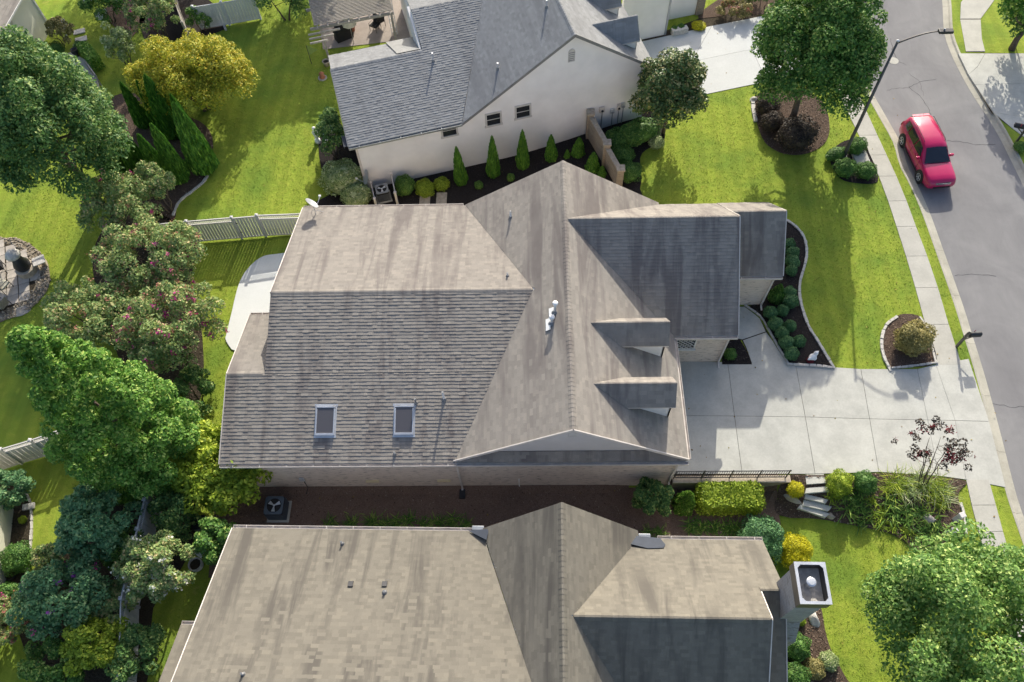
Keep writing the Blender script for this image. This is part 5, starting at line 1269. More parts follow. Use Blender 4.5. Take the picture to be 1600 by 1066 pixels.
# left stone patio
pp = spline([GP(*q)[:2] for q in [(-30,385),(10,372),(40,378),(66,398),(78,425),(76,450),(62,470),(40,488),(10,500),(-30,505)]], 4, True)
gr = sheet('gravel_ring', pp, 'gravel', .03)
pin = spline([GP(*q)[:2] for q in [(-30,388),(0,381),(25,386),(45,402),(58,425),(55,448),(38,468),(15,482),(-30,490)]], 4, True)
pst = sheet('stone_patio', pin, 'soil', .045)
random.seed(5)
def clip_in(pt, poly):
    x, y = pt; c = False; j = len(poly)-1
    for i in range(len(poly)):
        xi, yi = poly[i][0], poly[i][1]; xj, yj = poly[j][0], poly[j][1]
        if ((yi > y) != (yj > y)) and (x < (xj-xi)*(y-yi)/(yj-yi+1e-12)+xi): c = not c
        j = i
    return c
cx_, cy_ = sum(p.x for p in pin)/len(pin), sum(p.y for p in pin)/len(pin)
for i in range(-7, 8):
    for k in range(-8, 9):
        a_ = .35; x_ = cx_+.62*(i*math.cos(a_)-k*math.sin(a_)); y_ = cy_+.62*(i*math.sin(a_)+k*math.cos(a_))
        if clip_in((x_, y_), pin) and (x_ > -32):
            m = MB(); s_ = .295; w2 = random.uniform(.9,1.02); m.prism([(-s_*w2,-s_),(s_*w2,-s_),(s_*w2,s_),(-s_*w2,s_)], 0, .03); q = m.build('paving_stone', M['patio_stone'], pst, bevel=.008); q.location = (x_, y_, .047+random.uniform(-.004,.004)); q.rotation_euler = (0,0,a_)
pbl = []
for _ in range(2600):
    x_ = random.uniform(min(p.x for p in pp), max(p.x for p in pp)); y_ = random.uniform(min(p.y for p in pp), max(p.y for p in pp))
    if clip_in((x_,y_), pp) and not clip_in((x_,y_), pin): pbl.append((x_,y_))
m = MB()
for x_, y_ in pbl:
    r_ = random.uniform(.04,.09); a_ = random.uniform(0,6.3); ca_, sa_ = math.cos(a_), math.sin(a_); ps = []
    for k in range(5): t = 2*math.pi*k/5; ex_, ey_ = r_*1.3*math.cos(t), r_*.8*math.sin(t); ps.append((x_+ex_*ca_-ey_*sa_, y_+ex_*sa_+ey_*ca_))
    n0 = len(m.v); m.v += [(*q, .03) for q in ps]+[(x_+(q[0]-x_)*.6, y_+(q[1]-y_)*.6, .03+r_*.8) for q in ps]; m.f += [(n0+k, n0+(k+1)%5, n0+5+(k+1)%5, n0+5+k) for k in range(5)]+[tuple(n0+5+k for k in range(5))]
o = m.build('pebbles', M['pebble']); o['kind'] = 'stuff'; tag(o, 'loose tan pebbles in a ring round the stone patio', 'pebbles')
chair('dark patio chair at the left edge on the stone patio', 3, 425, .5, 'cushion_black', 1.1); chair('dark patio chair with pale cushion lower on the stone patio', 10, 452, -.4, 'cream_fabric', 1.15); chair('tipped patio chair on the lower rim of the stone patio', 10, 482, 1.2, 'wood_grey', 1.0)
# stone chiminea on the patio
o = thing_at('fire_pit', 45, 425, 'domed stone outdoor fireplace with a grill cover on the stone patio', 'fireplace', .5)
m = MB(); m.lathe([(.55,0),(.55,.45),(.4,.5)], (0,0,0), 14); m.build('hearth', M['stone_tan'], o); m = MB(); m.lathe([(.40,.5),(.45,.75),(.3,1.1),(.26,1.5)], (0,0,0), 16); m.build('drum', M['metal_dark'], o, smooth=True); m = MB(); m.lathe([(.38,1.5),(.42,1.6),(.3,1.8),(.02,1.92)], (0,0,0), 16); m.build('dome', M['stone_pale'], o, smooth=True)
m = MB(); m.box(.5,1.15,-.3,.3,.5,.55); m.build('side_shelf', M['stone_pale'], o); 
for sx in (.6,1.05): m = MB(); m.box(sx-.03,sx+.03,-.25,.25,0,.5); m.build('shelf_leg', M['stone_tan'], o)
rockobj('flat grey slab stone on the lower rim of the stone patio', 32, 487, .6, .35, .12, .5, 'patio_stone', seed=9)
# terrace of the cream house with furniture
tp = [GP(*q) for q in [(92,88),(112,82),(135,95),(152,120),(158,145),(120,135),(95,110)]]
sheet('cream_house_terrace', [Vector(q[:2]) for q in tp], 'concrete_walk', .03)
for k, q in enumerate(((124,50),(127,62),(124,72))):
    p = GP(*q); m = MB(); m.box(-.4,.4,-.25,.25,0,.06); o = m.build('stepping_stone', M['stone_pale'], None, bevel=.02); o.location = p; o.rotation_euler = (0,0,.35); tag(o, ('topmost','middle','lowest')[k]+' pale stepping stone on the lawn by the cream house', 'paving stone', 'stepping stones by the cream house')
o = thing_at('urn', 121, 88, 'dark urn on the terrace of the cream house', 'urn'); m = MB(); m.lathe([(.15,0),(.1,.1),(.24,.4),(.2,.5),(.24,.56),(.18,.56),(.15,.45)], (0,0,0), 14); m.build('vase', M['metal_dark'], o, smooth=True); m = MB(); m.lathe([(.15,.46),(.01,.48)], (0,0,0), 10); m.build('soil', M['soil'], o)
o = thing_at('garden_bench', 146, 128, 'dark slatted bench on the cream house terrace beside the hedge', 'bench', -.9)
for k in range(5): m = MB(); m.box(-.8,.8,-.25+k*.1,-.17+k*.1,.42,.46); m.build('seat_slat', M['wood_grey'], o)
for k in range(4): m = MB(); m.box(-.8,.8,.27,.30,.5+k*.12,.58+k*.12); m.build('back_slat', M['wood_grey'], o)
for sx in (-.75,.75):
    for sy in (-.22,.27): m = MB(); m.box(sx-.03,sx+.03,sy-.03,sy+.03,0,.42 if sy < 0 else .98); m.build('leg', M['wood_grey'], o)
o = thing_at('tyre_ring', 18, 899, 'coiled garden hose lying in the bed at the left edge', 'hose'); m = MB()
for k in range(3): m.tube([(.22*math.cos(a_),.22*math.sin(a_),.03+k*.035) for a_ in np.linspace(0,6.28,17)], .017, 6, False)
o.name = 'garden_hose'; m.build('coil', M['metal_dark'], o)
o = thing_at('planter_ring', 308, 884, 'pale ring planter on the grass left of the tan roof', 'planter'); m = MB(); m.lathe([(.3,0),(.32,.3),(.27,.3),(.25,.08)], (0,0,0), 18); m.build('ring', M['stone_pale'], o); m = MB(); m.lathe([(.26,.2),(.01,.21)], (0,0,0), 12); m.build('soil', M['soil'], o)
o = thing_at('wheel_bin', 322, 826, 'dark green bin half hidden by the yellow green bush', 'bin', .2); m = MB(); m.box(-.28,.28,-.3,.3,0,.95); m.build('body', M['ac_blue'], o, bevel=.05); m = MB(); m.box(-.3,.3,-.33,.32,.952,1.02); m.build('lid', M['metal_dark'], o, bevel=.03)
o = thing_at('garden_statue', 497, 222, 'pale blue grey statue standing among shrubs by the white house lawn', 'statue'); m = MB(); m.lathe([(.2,0),(.18,.2),(.1,.25),(.14,.6),(.2,.85),(.08,1.0),(.12,1.1),(.1,1.22),(.01,1.27)], (0,0,0), 14); m.build('figure', M['plaster_white'], o, smooth=True)

# ================================================================== the red car
wa = G(1412.7, 220, .22); wb = G(1439, 277, .22)
hx = (wb-wa); hx.z = 0; hl = hx.length; hx.normalize(); hy = Vector((-hx.y, hx.x, 0))
cc_ = (wa+wb)/2 + hy*.78; cc_.z = -.115
car = empty('parked_car', cc_, math.atan2(hx.y, hx.x), 'bright red sport utility car standing at the kerb', 'car')
WBh = 1.445
def loft(secs, name, mat, parent, smooth=True):
    n = len(secs[0]); m = MB(); m.v = [tuple(p) for s in secs for p in s]
    for i in range(len(secs)-1):
        for k in range(n): a = i*n+k; b = i*n+(k+1)%n; m.f.append((a,b,b+n,a+n))
    m.f.append(tuple(range(n-1,-1,-1))); m.f.append(tuple((len(secs)-1)*n+k for k in range(n)))
    return m.build(name, mat, parent, smooth=smooth)
def sec(x, w, zb, zt, cr=.06, tuck=.9):
    h_ = zt-zb; half = [(w*.80,zb),(w*.95,zb+.06),(w,zb+h_*.35),(w*.995,zb+h_*.62),(w*.955,zt-.09),(w*.90,zt-.02),(w*.80,zt+cr*.35),(w*.45,zt+cr*.85),(0,zt+cr)]
    pts = [(x,y,z) for y, z in half]; return pts+[(x,-y,z) for y, z in half[-2::-1]]
stn = [(-2.43,.70,.55,.82,.01),(-2.40,.80,.40,.92,.02),(-2.28,.87,.30,.98,.03),(-1.9,.905,.25,1.0,.03),(-1.0,.915,.22,1.01,.03),(0,.915,.22,1.01,.03),(.75,.912,.22,1.02,.04),(1.1,.91,.22,1.01,.05),(1.5,.905,.24,.985,.06),(1.9,.89,.27,.945,.06),(2.2,.85,.30,.90,.05),(2.36,.78,.34,.82,.03),(2.44,.66,.42,.70,.01)]
body = loft([sec(x,w_,zb,zt,c_) for x,w_,zb,zt,c_ in stn], 'body', M['car_paint'], car)
cab = []
for x, w_, z0, z1, cr in ((-2.36,.76,.98,1.02,.0),(-2.22,.66,.97,1.50,.02),(-2.05,.63,.97,1.60,.04),(-1.2,.66,.97,1.665,.05),(-.4,.67,.97,1.675,.05),(.12,.645,.97,1.64,.04),(.32,.63,.97,1.56,.03),(.72,.68,.97,1.30,.02),(1.12,.74,.97,1.03,.01)):
    bw_ = .85 if x < .9 else .82
    t_ = (z1-.98)/.68; half = [(bw_,z0),(bw_-.02,z0+.03),(bw_-(bw_-w_)*max(.1,t_)*.55,z0+(z1-z0)*.55),(w_*1.02,z1-.05),(w_*.92,z1),(w_*.5,z1+cr*.8),(0,z1+cr)]
    cab.append([(x,y,z) for y, z in half]+[(x,-y,z) for y, z in half[-2::-1]])
loft(cab, 'cabin', M['car_paint'], car)
def glass(name, pts, parent=car, mat='glass_car', off=(0,0,0)):
    m = MB(); m.slabdir([Vector(p)+Vector(off) for p in pts], Vector((0,0,-.012))); return m.build(name, M[mat], parent)
glass('windscreen', [(.36,.58,1.565),(.36,0,1.605),(.36,-.58,1.565),(1.1,-.74,1.075),(1.13,0,1.10),(1.1,.74,1.075)])
glass('rear_window', [(-2.22,.56,1.53),(-2.22,-.56,1.53),(-2.37,-.66,1.12),(-2.37,.66,1.12)])
for s_ in (1, -1):
    for nm, q in (('side_window', [(-2.0,.8,1.06),(-1.45,.845,1.06),(-1.45,.70,1.50),(-1.95,.70,1.47)]), ('side_window', [(-1.38,.845,1.06),(-.42,.845,1.06),(-.42,.705,1.53),(-1.38,.70,1.51)]), ('side_window', [(-.34,.845,1.06),(.62,.842,1.06),(.22,.70,1.47),(-.34,.705,1.53)])):
        m = MB(); P = [Vector((x, s_*(y+.022), z)) for x, y, z in q]; m.slabdir(P, (0,-s_*.012,0)); m.build(nm, M['glass_car'], car)
    m = MB(); m.tube([(-1.95,s_*.60,1.66),(-1.9,s_*.61,1.715),(-.2,s_*.62,1.735),(.0,s_*.61,1.68)], .018, 8); m.build('roof_rail', M['car_paint'] if False else M['metal_dark'], car)
    m = MB(); m.obox((.62,s_*1.0,1.10), (.06,0,0), (0,.11,0), (0,0,.075)); m.build('mirror', M['car_paint'], car, bevel=.03)
    m = MB(); P = [(2.02,.80,.80),(2.36,.62,.74),(2.40,.44,.72),(2.30,.42,.84),(2.05,.62,.925)]; m.slabdir([Vector((x,s_*y,z+.022)) for x, y, z in P], (-.03,0,-.07)); m.build('headlight', M['headlamp'], car)
    m = MB(); m.slabdir([Vector((-2.40,s_*.82,.72)),Vector((-2.40,s_*.62,.72)),Vector((-2.405,s_*.62,1.0)),Vector((-2.36,s_*.8,1.0))], (-.04,0,0)); m.build('tail_light', M['flag_red'], car)
    for xh in (-.85,.2): m = MB(); m.box(xh-.1,xh+.1,s_*.925-.012,s_*.925+.012,.86,.89); m.build('door_handle', M['car_paint'], car)
    for xs in (-1.4,-.38,.78): m = MB(); m.box(xs-.004,xs+.004,s_*.914-.006,s_*.914+.006,.35,.98); m.build('door_seam', M['rubber'], car)
    m = MB(); m.box(-1.35,1.0,s_*.915-.015,s_*.915+.015,.30,.36); m.build('sill_trim', M['metal_dark'], car)
for xw in (-WBh, WBh):
    for s_ in (1, -1):
        m = MB(); m.lathe([(.43,-.02),(.43,.012)], (0,0,0), 24, 'y'); ar = m.build('wheel_arch', M['rubber'], car); ar.location = (xw, s_*.905, .37)
        m = MB(); m.lathe([(.22,-.1),(.33,-.11),(.36,-.07),(.36,.07),(.33,.11),(.22,.1)], (0,0,0), 28, 'y'); wh = m.build('wheel', M['rubber'], car, smooth=True); wh.location = (xw, s_*.84, .36)
        m = MB(); m.lathe([(.235,.085),(.235,.105),(.21,.108),(.2,.07)], (0,0,0), 24, 'y'); rmm = m.build('rim', M['metal_light'], wh); rmm.scale = (1, s_, 1)
        for k in range(5):
            a_ = 2*math.pi*k/5; m = MB(); m.bar((0,.10*s_,0),(.21*math.cos(a_),.10*s_,.21*math.sin(a_)),.03,.06,(0,1,0)); m.build('spoke', M['metal_light'], wh)
        m = MB(); m.lathe([(.05,.1),(.045,.118)], (0,0,0), 10, 'y'); hb_ = m.build('hub_cap', M['metal_light'], wh); hb_.scale = (1, s_, 1)
m = MB(); m.obox((2.40,0,.72), (.03,0,0), (0,.42,0), (0,0,.085)); gl = m.build('grille', M['metal_dark'], car, bevel=.012)
for zz in (.665,.72,.775): m = MB(); m.box(2.42,2.445,-.43,.43,zz-.013,zz+.013); m.build('grille_bar', M['chrome'], gl)
m = MB(); m.box(2.42,2.446,-.013,.013,.645,.80); m.build('grille_bar', M['chrome'], gl)
m = MB(); m.obox((2.42,0,.48), (.03,0,0), (0,.5,0), (0,0,.06)); m.build('lower_intake', M['rubber'], car, bevel=.012)
for s_ in (-1, 1): m = MB(); m.lathe([(.055,0),(.055,.02)], (2.37,s_*.62,.47), 10, 'x'); m.build('fog_light', M['headlamp'], car)
for s_ in (-.32,.30): m = MB(); m.bar((1.12,s_,1.10),(1.04,s_+.5,1.145),.012,.012); m.build('wiper', M['rubber'], car)
m = MB(); m.tube([(-1.95,.0,1.68),(-2.1,.0,1.85)], .006, 6); m.build('aerial', M['rubber'], car)
m = MB(); m.obox((-2.22,0,1.58), (.1,0,.02), (0,.5,0), (0,0,.015)); m.build('spoiler', M['car_paint'], car, bevel=.01)
# ================================================================== vegetation
def rnd_dirs(n):
    d = RNG.normal(size=(n,3)); return d/np.linalg.norm(d, axis=1, keepdims=True)
def leaf_arrays(p, nrm, size, aspect=.55, sag=.12):
    n = len(p); r = rnd_dirs(n); t = np.cross(nrm, r); t /= np.linalg.norm(t, axis=1, keepdims=True)+1e-9; b = np.cross(nrm, t)
    s = (np.broadcast_to(size, (n,))*RNG.uniform(.5,1.45,n))[:,None]
    V = np.stack([p-t*s*.5, p+b*s*.5*aspect-nrm*s*sag*.3, p+t*s*.5-nrm*s*sag, p-b*s*.5*aspect-nrm*s*sag*.3], 1).reshape(-1,3)
    FI = np.arange(4*n).reshape(n,4); return V, FI
def leaf_mesh(name, parts):
    V = []; FI = []; k = 0
    for v, f in parts: V.append(v); FI.append(f+k); k += len(v)
    return np_mesh(name, np.concatenate(V), np.concatenate(FI))
def clumps(c, r, k, rc, shell=(.62,1.0), flat=0.0):
    d = rnd_dirs(k); d[:,2] = np.where(d[:,2] < -.35, -d[:,2]*.6, d[:,2])
    return np.array(c)+d*np.array(r)*RNG.uniform(*shell, k)[:,None], rc*RNG.uniform(.65,1.3,k)
def clump_leaves(C, R, n, up=.5, jit=.55):
    w_ = R**2/np.sum(R**2); idx = RNG.choice(len(C), n, p=w_); d = rnd_dirs(n); d[:,2] = np.where((d[:,2] < -.25) & (RNG.random(n) < .75), -d[:,2], d[:,2])
    p = C[idx]+d*(R[idx]*RNG.uniform(.55,1.08,n)**.6)[:,None]
    nr = d*.7+np.array([0,0,up])+RNG.normal(size=(n,3))*jit; nr /= np.linalg.norm(nr, axis=1, keepdims=True); return p, nr
def trunk(root, h, r, crown_c, crown_r, limbs=7, mat='bark', lean=(0,0), stems=1):
    for s in range(stems):
        a0 = 2*math.pi*s/max(1,stems); o_ = Vector((math.cos(a0)*.12*(stems > 1), math.sin(a0)*.12*(stems > 1), -.1))
        top = Vector((crown_c[0]+math.cos(a0)*.5*crown_r*(stems > 1), crown_c[1]+math.sin(a0)*.5*crown_r*(stems > 1), crown_c[2]+.2*crown_r)); m = MB(); pts = []
        for t in np.linspace(0, 1, 6): q = o_.lerp(top, t); q += Vector((random.uniform(-.06,.06), random.uniform(-.06,.06), 0))*(0 < t < 1); pts.append(q)
        m.tube(pts, [r*1.25,r,r*.85,r*.68,r*.5,r*.25], 9); tr = m.build('trunk', M[mat], root, smooth=True)
        for k in range(limbs):
            t = random.uniform(.42,.9); st_ = o_.lerp(top, t); a = random.uniform(0,6.28); e = random.uniform(.2,.8)
            en = st_+Vector((math.cos(a)*crown_r*.75, math.sin(a)*crown_r*.75, crown_r*e)); md = st_.lerp(en, .5)+Vector((0,0,-.08*crown_r))
            mm = MB(); mm.tube([st_, md, en], [r*.42,r*.25,r*.08], 6); mm.build('limb', M[mat], tr, smooth=True)
def blossoms(root, C, R, n, mat, size=.09, per=14, upmin=.1):
    idx = RNG.choice(len(C), n); d = rnd_dirs(n); d[:,2] = np.abs(d[:,2])*.9+upmin; d /= np.linalg.norm(d, axis=1, keepdims=True); q = C[idx]+d*R[idx][:,None]*1.03
    P = np.repeat(q, per, 0)+RNG.normal(size=(n*per,3))*.07; nr = np.repeat(d, per, 0)+RNG.normal(size=(n*per,3))*.5; nr /= np.linalg.norm(nr, axis=1, keepdims=True)
    o = link('blossoms', leaf_mesh('blossoms', [leaf_arrays(P, nr, size, .8)]), M[mat], root); o['kind'] = 'stuff'; return o
def tree(name, label, px, py, zc, r, n, leaf, mat, k=60, rc=.3, group=None, trunk_r=.16, cat='tree', bl=None, stems=1, limbs=7, up=.5, jit=.55, shell=(.62,1.0), aspect=.55, extra=None, bark='bark', base=None, taper=None, full=False):
    c = G(px, py, zc); b = Vector((c.x, c.y, gzf(c.x, c.y))) if base is None else GP(*base)
    root = empty(name, b, 0, label, cat, group); lc = Vector((c.x-b.x, c.y-b.y, zc-b.z)); rm_ = (r[0]*r[1]*r[2])**(1/3)
    C, R = clumps(lc, r, k, rc*rm_, shell)
    if full:
        zz_ = RNG.uniform(-.95,1.0,k); a_ = RNG.uniform(0,2*math.pi,k); q_ = np.sqrt(RNG.uniform(.3,1.0,k)); C = np.stack([lc.x+r[0]*q_*np.cos(a_), lc.y+r[1]*q_*np.sin(a_), lc.z+r[2]*zz_], 1)
    if extra:
        for (dx, dy, dz, s) in extra:
            C2, R2 = clumps(lc+Vector((dx,dy,dz)), np.array(r)*s, int(k*s*s)+4, rc*rm_*.9, shell); C = np.concatenate([C,C2]); R = np.concatenate([R,R2])
    if taper:
        t_ = np.clip((C[:,2]-(lc.z-r[2]))/(2*r[2]), 0, 1); k_ = np.interp(t_, [x_[0] for x_ in taper], [x_[1] for x_ in taper]); C[:,0] = lc.x+(C[:,0]-lc.x)*k_; C[:,1] = lc.y+(C[:,1]-lc.y)*k_; R = R*np.clip(k_, .6, 1)
    keep = C[:,2] > .35; C, R = C[keep], R[keep]
    p, nr = clump_leaves(C, R, n, up, jit)
    p[:,2] = np.maximum(p[:,2], .1)
    cr = link('crown', leaf_mesh('crown', [leaf_arrays(p, nr, leaf, aspect)]), M[mat], root)
    trunk(root, lc.z, trunk_r, lc, min(r), limbs, bark, stems=stems)
    if bl:
        for (nn, mt, sz) in bl: blossoms(root, C, R, nn, mt, sz)
    return root

# ---- street and front-garden trees
tree('street_tree', 'large green broadleaf tree in the mulch ring beside the street', 1270, 94, 5.0, (3.2,3.2,5.0), 84000, .17, 'leaf_mid', 170, .2, None, .2, limbs=10)
# two tall trees just beyond the top of the picture shade the back lawns
def tree_at(name, label, x, y, zc, r, n, leaf, mat, k):
    b = Vector((x, y, 0)); root = empty(name, b, 0, label, 'tree', 'tall trees beyond the top edge'); C, R = clumps((0,0,zc), r, k, .24*r[0], (.55,1.0)); p, nr = clump_leaves(C, R, n)
    link('crown', leaf_mesh('crown', [leaf_arrays(p, nr, leaf)]), M[mat], root); trunk(root, zc, .2, Vector((0,0,zc)), r[0], 8)
tree_at('tall_tree', 'tall green tree beyond the top edge behind the pergola lawn', -15.3, 57, 7, (4.2,3.6,4.5), 14000, .34, 'leaf_mid', 80)
tree_at('tall_tree', 'tall green tree beyond the top edge behind the cream house lawn', -27.0, 58, 7, (4.5,3.6,4.5), 14000, .34, 'leaf_mid', 80)
tree('magnolia_tree', 'glossy magnolia with bronze tinged leaves at the end of the white wall', 1047, 152, 2.9, (1.85,1.85,2.9), 20000, .2, 'leaf_magnolia', 90, .27, None, .1, limbs=6, aspect=.5)
tree('street_tree', 'large pale green tree filling the lower right corner', 1535, 1012, 4.6, (3.7,3.9,3.7), 76000, .145, 'leaf_pale', 170, .19, None, .2, limbs=10)
tree('street_tree', 'leafy tree cut off by the upper right corner across the road', 1628, 2, 3.6, (2.7,2.7,2.4), 12000, .25, 'leaf_bright', 70, .26, None, .18)
tree('street_tree', 'dark shrubby tree peeping in at the right edge across the road', 1606, 34, 1.6, (1.2,1.2,1.4), 3500, .18, 'leaf_deep', 26, .3, None, .07, 'shrub')
# ---- back garden trees
tree('shade_tree', 'big dark green broadleaf tree at the upper left', 74, 206, 6.0, (3.6,3.6,5.0), 80000, .17, 'leaf_deep', 180, .19, None, .22, limbs=10)
tree('golden_tree', 'spreading tree with golden yellow autumn leaves at the upper left', 300, 122, 2.5, (3.5,2.7,2.4), 56000, .14, 'leaf_gold', 150, .2, None, .13, stems=3, limbs=5, extra=[(-1.6,.2,-.2,.62),(1.5,0,.1,.66)])
tree('bright_tree', 'tall bright green egg shaped tree left of the brick house', 158, 638, 6.2, (2.6,2.6,6.0), 90000, .15, 'leaf_bright', 260, .16, None, .2, limbs=8, full=True, taper=[(0,.8),(.12,.98),(.35,1.0),(.6,.8),(.82,.45),(1,.05)])
tree('crape_myrtle', 'crape myrtle with scattered pink tips beside the back fence', 238, 405, 2.6, (2.7,2.4,1.9), 17000, .15, 'leaf_myrtle', 80, .2, 'crape myrtles in the back garden', .07, bl=[(28,'bloom_pink',.10),(80,'bloom_coral',.085)], stems=4, limbs=3, jit=.8)
tree('crape_myrtle', 'crape myrtle thick with pink flowers beside the white patio', 262, 508, 2.6, (2.7,2.5,1.9), 17000, .15, 'leaf_myrtle', 80, .2, 'crape myrtles in the back garden', .07, bl=[(80,'bloom_pink',.10),(80,'bloom_coral',.085)], stems=4, limbs=3, jit=.8)
tree('crape_myrtle', 'crape myrtle without flowers left of the flowering one', 145, 498, 2.3, (2.6,2.2,1.7), 14000, .15, 'leaf_myrtle', 80, .2, 'crape myrtles in the back garden', .07, bl=[(6,'bloom_pink',.09),(60,'bloom_coral',.08)], stems=4, limbs=3, jit=.8)
tree('crape_myrtle', 'loose pale crape myrtle with few pink flowers above the back fence', 180, 322, 2.4, (2.3,1.9,1.5), 9000, .15, 'leaf_myrtle', 70, .2, 'crape myrtles in the back garden', .06, bl=[(10,'bloom_pink',.09),(14,'bloom_coral',.08)], stems=4, limbs=3, jit=.8)
tree('young_tree', 'feathery grey green young tree by the corner of the back fence', 245, 295, 2.0, (1.2,1.1,1.7), 6000, .15, 'leaf_myrtle', 40, .22, None, .05, stems=3, limbs=3, jit=.8)
tree('crape_myrtle', 'crape myrtle with magenta flowers at the top edge', 238, 20, 2.2, (1.7,1.6,1.4), 8000, .15, 'leaf_myrtle', 46, .22, None, .06, bl=[(16,'bloom_pink',.1)], stems=3, limbs=3, jit=.8)
tree('hydrangea_bush', 'dark bush dotted with white flowers at the top left', 163, 10, 1.3, (1.5,1.3,1.2), 6000, .16, 'leaf_mid', 36, .26, None, .05, 'shrub', bl=[(26,'bloom_white',.09)], stems=3, limbs=2)
tree('pale_shrub', 'straw coloured shrub beside the cream house', 92, 49, 1.0, (.95,.85,.9), 3500, .14, 'leaf_straw', 26, .26, None, .04, 'shrub', stems=3, limbs=2, bl=[(14,'bloom_white',.07)])
tree('variegated_bush', 'loose variegated branches left of the golden tree', 186, 72, 1.6, (1.0,1.0,1.5), 3200, .17, 'leaf_variegated', 30, .24, None, .04, 'shrub', stems=3, limbs=3, jit=.8)
tree('small_bush', 'small round bush in the dark corner bed at the top', 311, 32, .9, (.75,.7,.9), 2500, .12, 'leaf_mid', 20, .3, None, .04, 'shrub', stems=2, limbs=2)
tree('holly_bush', 'big dark bush at the top edge left of the pergola', 440, 2, 1.5, (1.7,1.6,1.5), 6000, .13, 'leaf_deep', 36, .28, None, .06, 'shrub', stems=2, limbs=2)
tree('lime_bush', 'yellow green large leaved bush at the corner of the brick house', 342, 735, 1.5, (2.0,2.0,1.7), 11000, .2, 'leaf_lime', 60, .24, None, .06, 'shrub', stems=3, limbs=3, extra=[(-.6,1.1,.1,.55),(.5,-.9,-.1,.6)])
tree('blue_green_tree', 'blue green tree beside the shaded lawn at lower left', 152, 822, 2.2, (1.5,1.5,1.8), 10000, .17, 'leaf_blue', 60, .24, None, .09, stems=2, limbs=4)
tree('white_crape_myrtle', 'crape myrtle with white flowers beside the shaded fence', 242, 884, 2.3, (1.65,1.45,1.3), 11000, .15, 'leaf_myrtle', 60, .22, None, .06, bl=[(34,'bloom_white',.11)], stems=4, limbs=3, jit=.75)
tree('purple_crape_myrtle', 'dark crape myrtle with purple flowers at lower left', 98, 938, 2.0, (1.9,1.7,1.5), 13000, .15, 'leaf_blue', 66, .22, None, .06, bl=[(12,'bloom_purple',.1),(18,'bloom_pink',.08)], stems=4, limbs=3, jit=.75)
tree('lime_bush', 'yellow green bush at the bottom edge beside the shaded fence', 150, 1010, 1.5, (1.0,1.3,1.3), 7000, .15, 'leaf_lime', 44, .26, None, .05, 'shrub', stems=3, limbs=2)
tree('dark_bush', 'round dark green bush right of the shaded fence at the bottom', 217, 1022, 1.1, (1.1,1.1,1.1), 6000, .13, 'leaf_deep', 36, .27, None, .05, 'shrub', stems=2, limbs=2)
tree('pink_bush', 'small bush with pink flowers at the left edge low down', 14, 968, .9, (.9,1.1,.8), 3500, .13, 'leaf_myrtle', 26, .27, None, .04, 'shrub', bl=[(26,'bloom_coral',.1),(12,'bloom_pink',.09)], stems=2, limbs=2)
tree('shade_bush', 'dark bush in the deep shade behind the lime bush', 276, 800, 1.0, (1.0,1.3,1.1), 5000, .14, 'leaf_deep', 44, .26, None, .05, 'shrub', stems=3, limbs=2)
tree('shade_bush', 'dark bush under the pink myrtle beside the back lawn', 302, 615, .9, (1.0,1.4,1.0), 5000, .14, 'leaf_deep', 30, .28, None, .05, 'shrub', stems=3, limbs=2)
tree('garden_bush', 'leafy bush between the blue green tree and the shaded fence', 190, 858, 1.1, (1.0,1.0,1.0), 5000, .13, 'leaf_mid', 34, .27, None, .04, 'shrub', stems=2, limbs=2)
tree('garden_bush', 'pale bush left below the blue green tree', 75, 880, .9, (.8,.8,.8), 3800, .13, 'leaf_myrtle', 30, .27, None, .04, 'shrub', stems=2, limbs=2)
tree('garden_bush', 'olive bush between purple myrtle and the fence', 178, 945, 1.1, (.9,1.0,1.0), 4500, .13, 'leaf_myrtle', 34, .27, None, .04, 'shrub', stems=2, limbs=2)
tree('garden_bush', 'green bush at the bottom edge below the purple myrtle', 85, 1035, 1.1, (1.5,1.1,1.0), 7000, .13, 'leaf_mid', 44, .25, None, .04, 'shrub', stems=2, limbs=2)
tree('corner_bush', 'green bush touching the left end of the tan roof', 340, 850, 1.3, (.9,1.1,1.2), 4500, .17, 'leaf_mid', 30, .28, None, .05, 'shrub', stems=2, limbs=2)
tree('corner_bush', 'dark bush on the curb of the left house bed', 14, 765, .9, (1.0,.9,.9), 4500, .14, 'leaf_blue', 28, .28, None, .05, 'shrub', stems=2, limbs=2)
tree('trellis_shrub', 'tall narrow shrub with pale flowers at the corner of the white house', 516, 212, 1.3, (.8,1.2,1.4), 7000, .13, 'leaf_deep', 40, .27, None, .05, 'shrub', bl=[(12,'bloom_white',.06)], stems=3, limbs=2, extra=[(-.15,1.6,-.4,.6)])
tree('dark_shrub', 'dark loose shrub at the front corner of the brick house', 1022, 777, .3, (.9,.8,1.0), 4000, .16, 'leaf_deep', 28, .28, None, .04, 'shrub', stems=2, limbs=2)
tree('red_crape_myrtle', 'thin young crape myrtle with dark red flowers by the drive', 1462, 700, 1.9, (1.7,1.3,1.0), 1500, .11, 'leaf_plum', 46, .13, None, .025, bl=[(34,'bloom_dark',.08)], stems=6, limbs=4, jit=.8, shell=(.5,1.1), base=(1440,760))
tree('flower_shrub', 'orange tinged flowering shrub at the top right of the white house drive', 1150, 14, .5, (1.3,.8,.6), 3000, .13, 'leaf_straw', 26, .28, None, .03, 'shrub', bl=[(30,'bloom_coral',.08)], stems=2, limbs=1)
tree('flower_shrub', 'dark shrub at the top edge above the white house drive', 1195, -2, .7, (1.3,.9,.8), 3000, .13, 'leaf_mid', 26, .28, None, .03, 'shrub', stems=2, limbs=1)

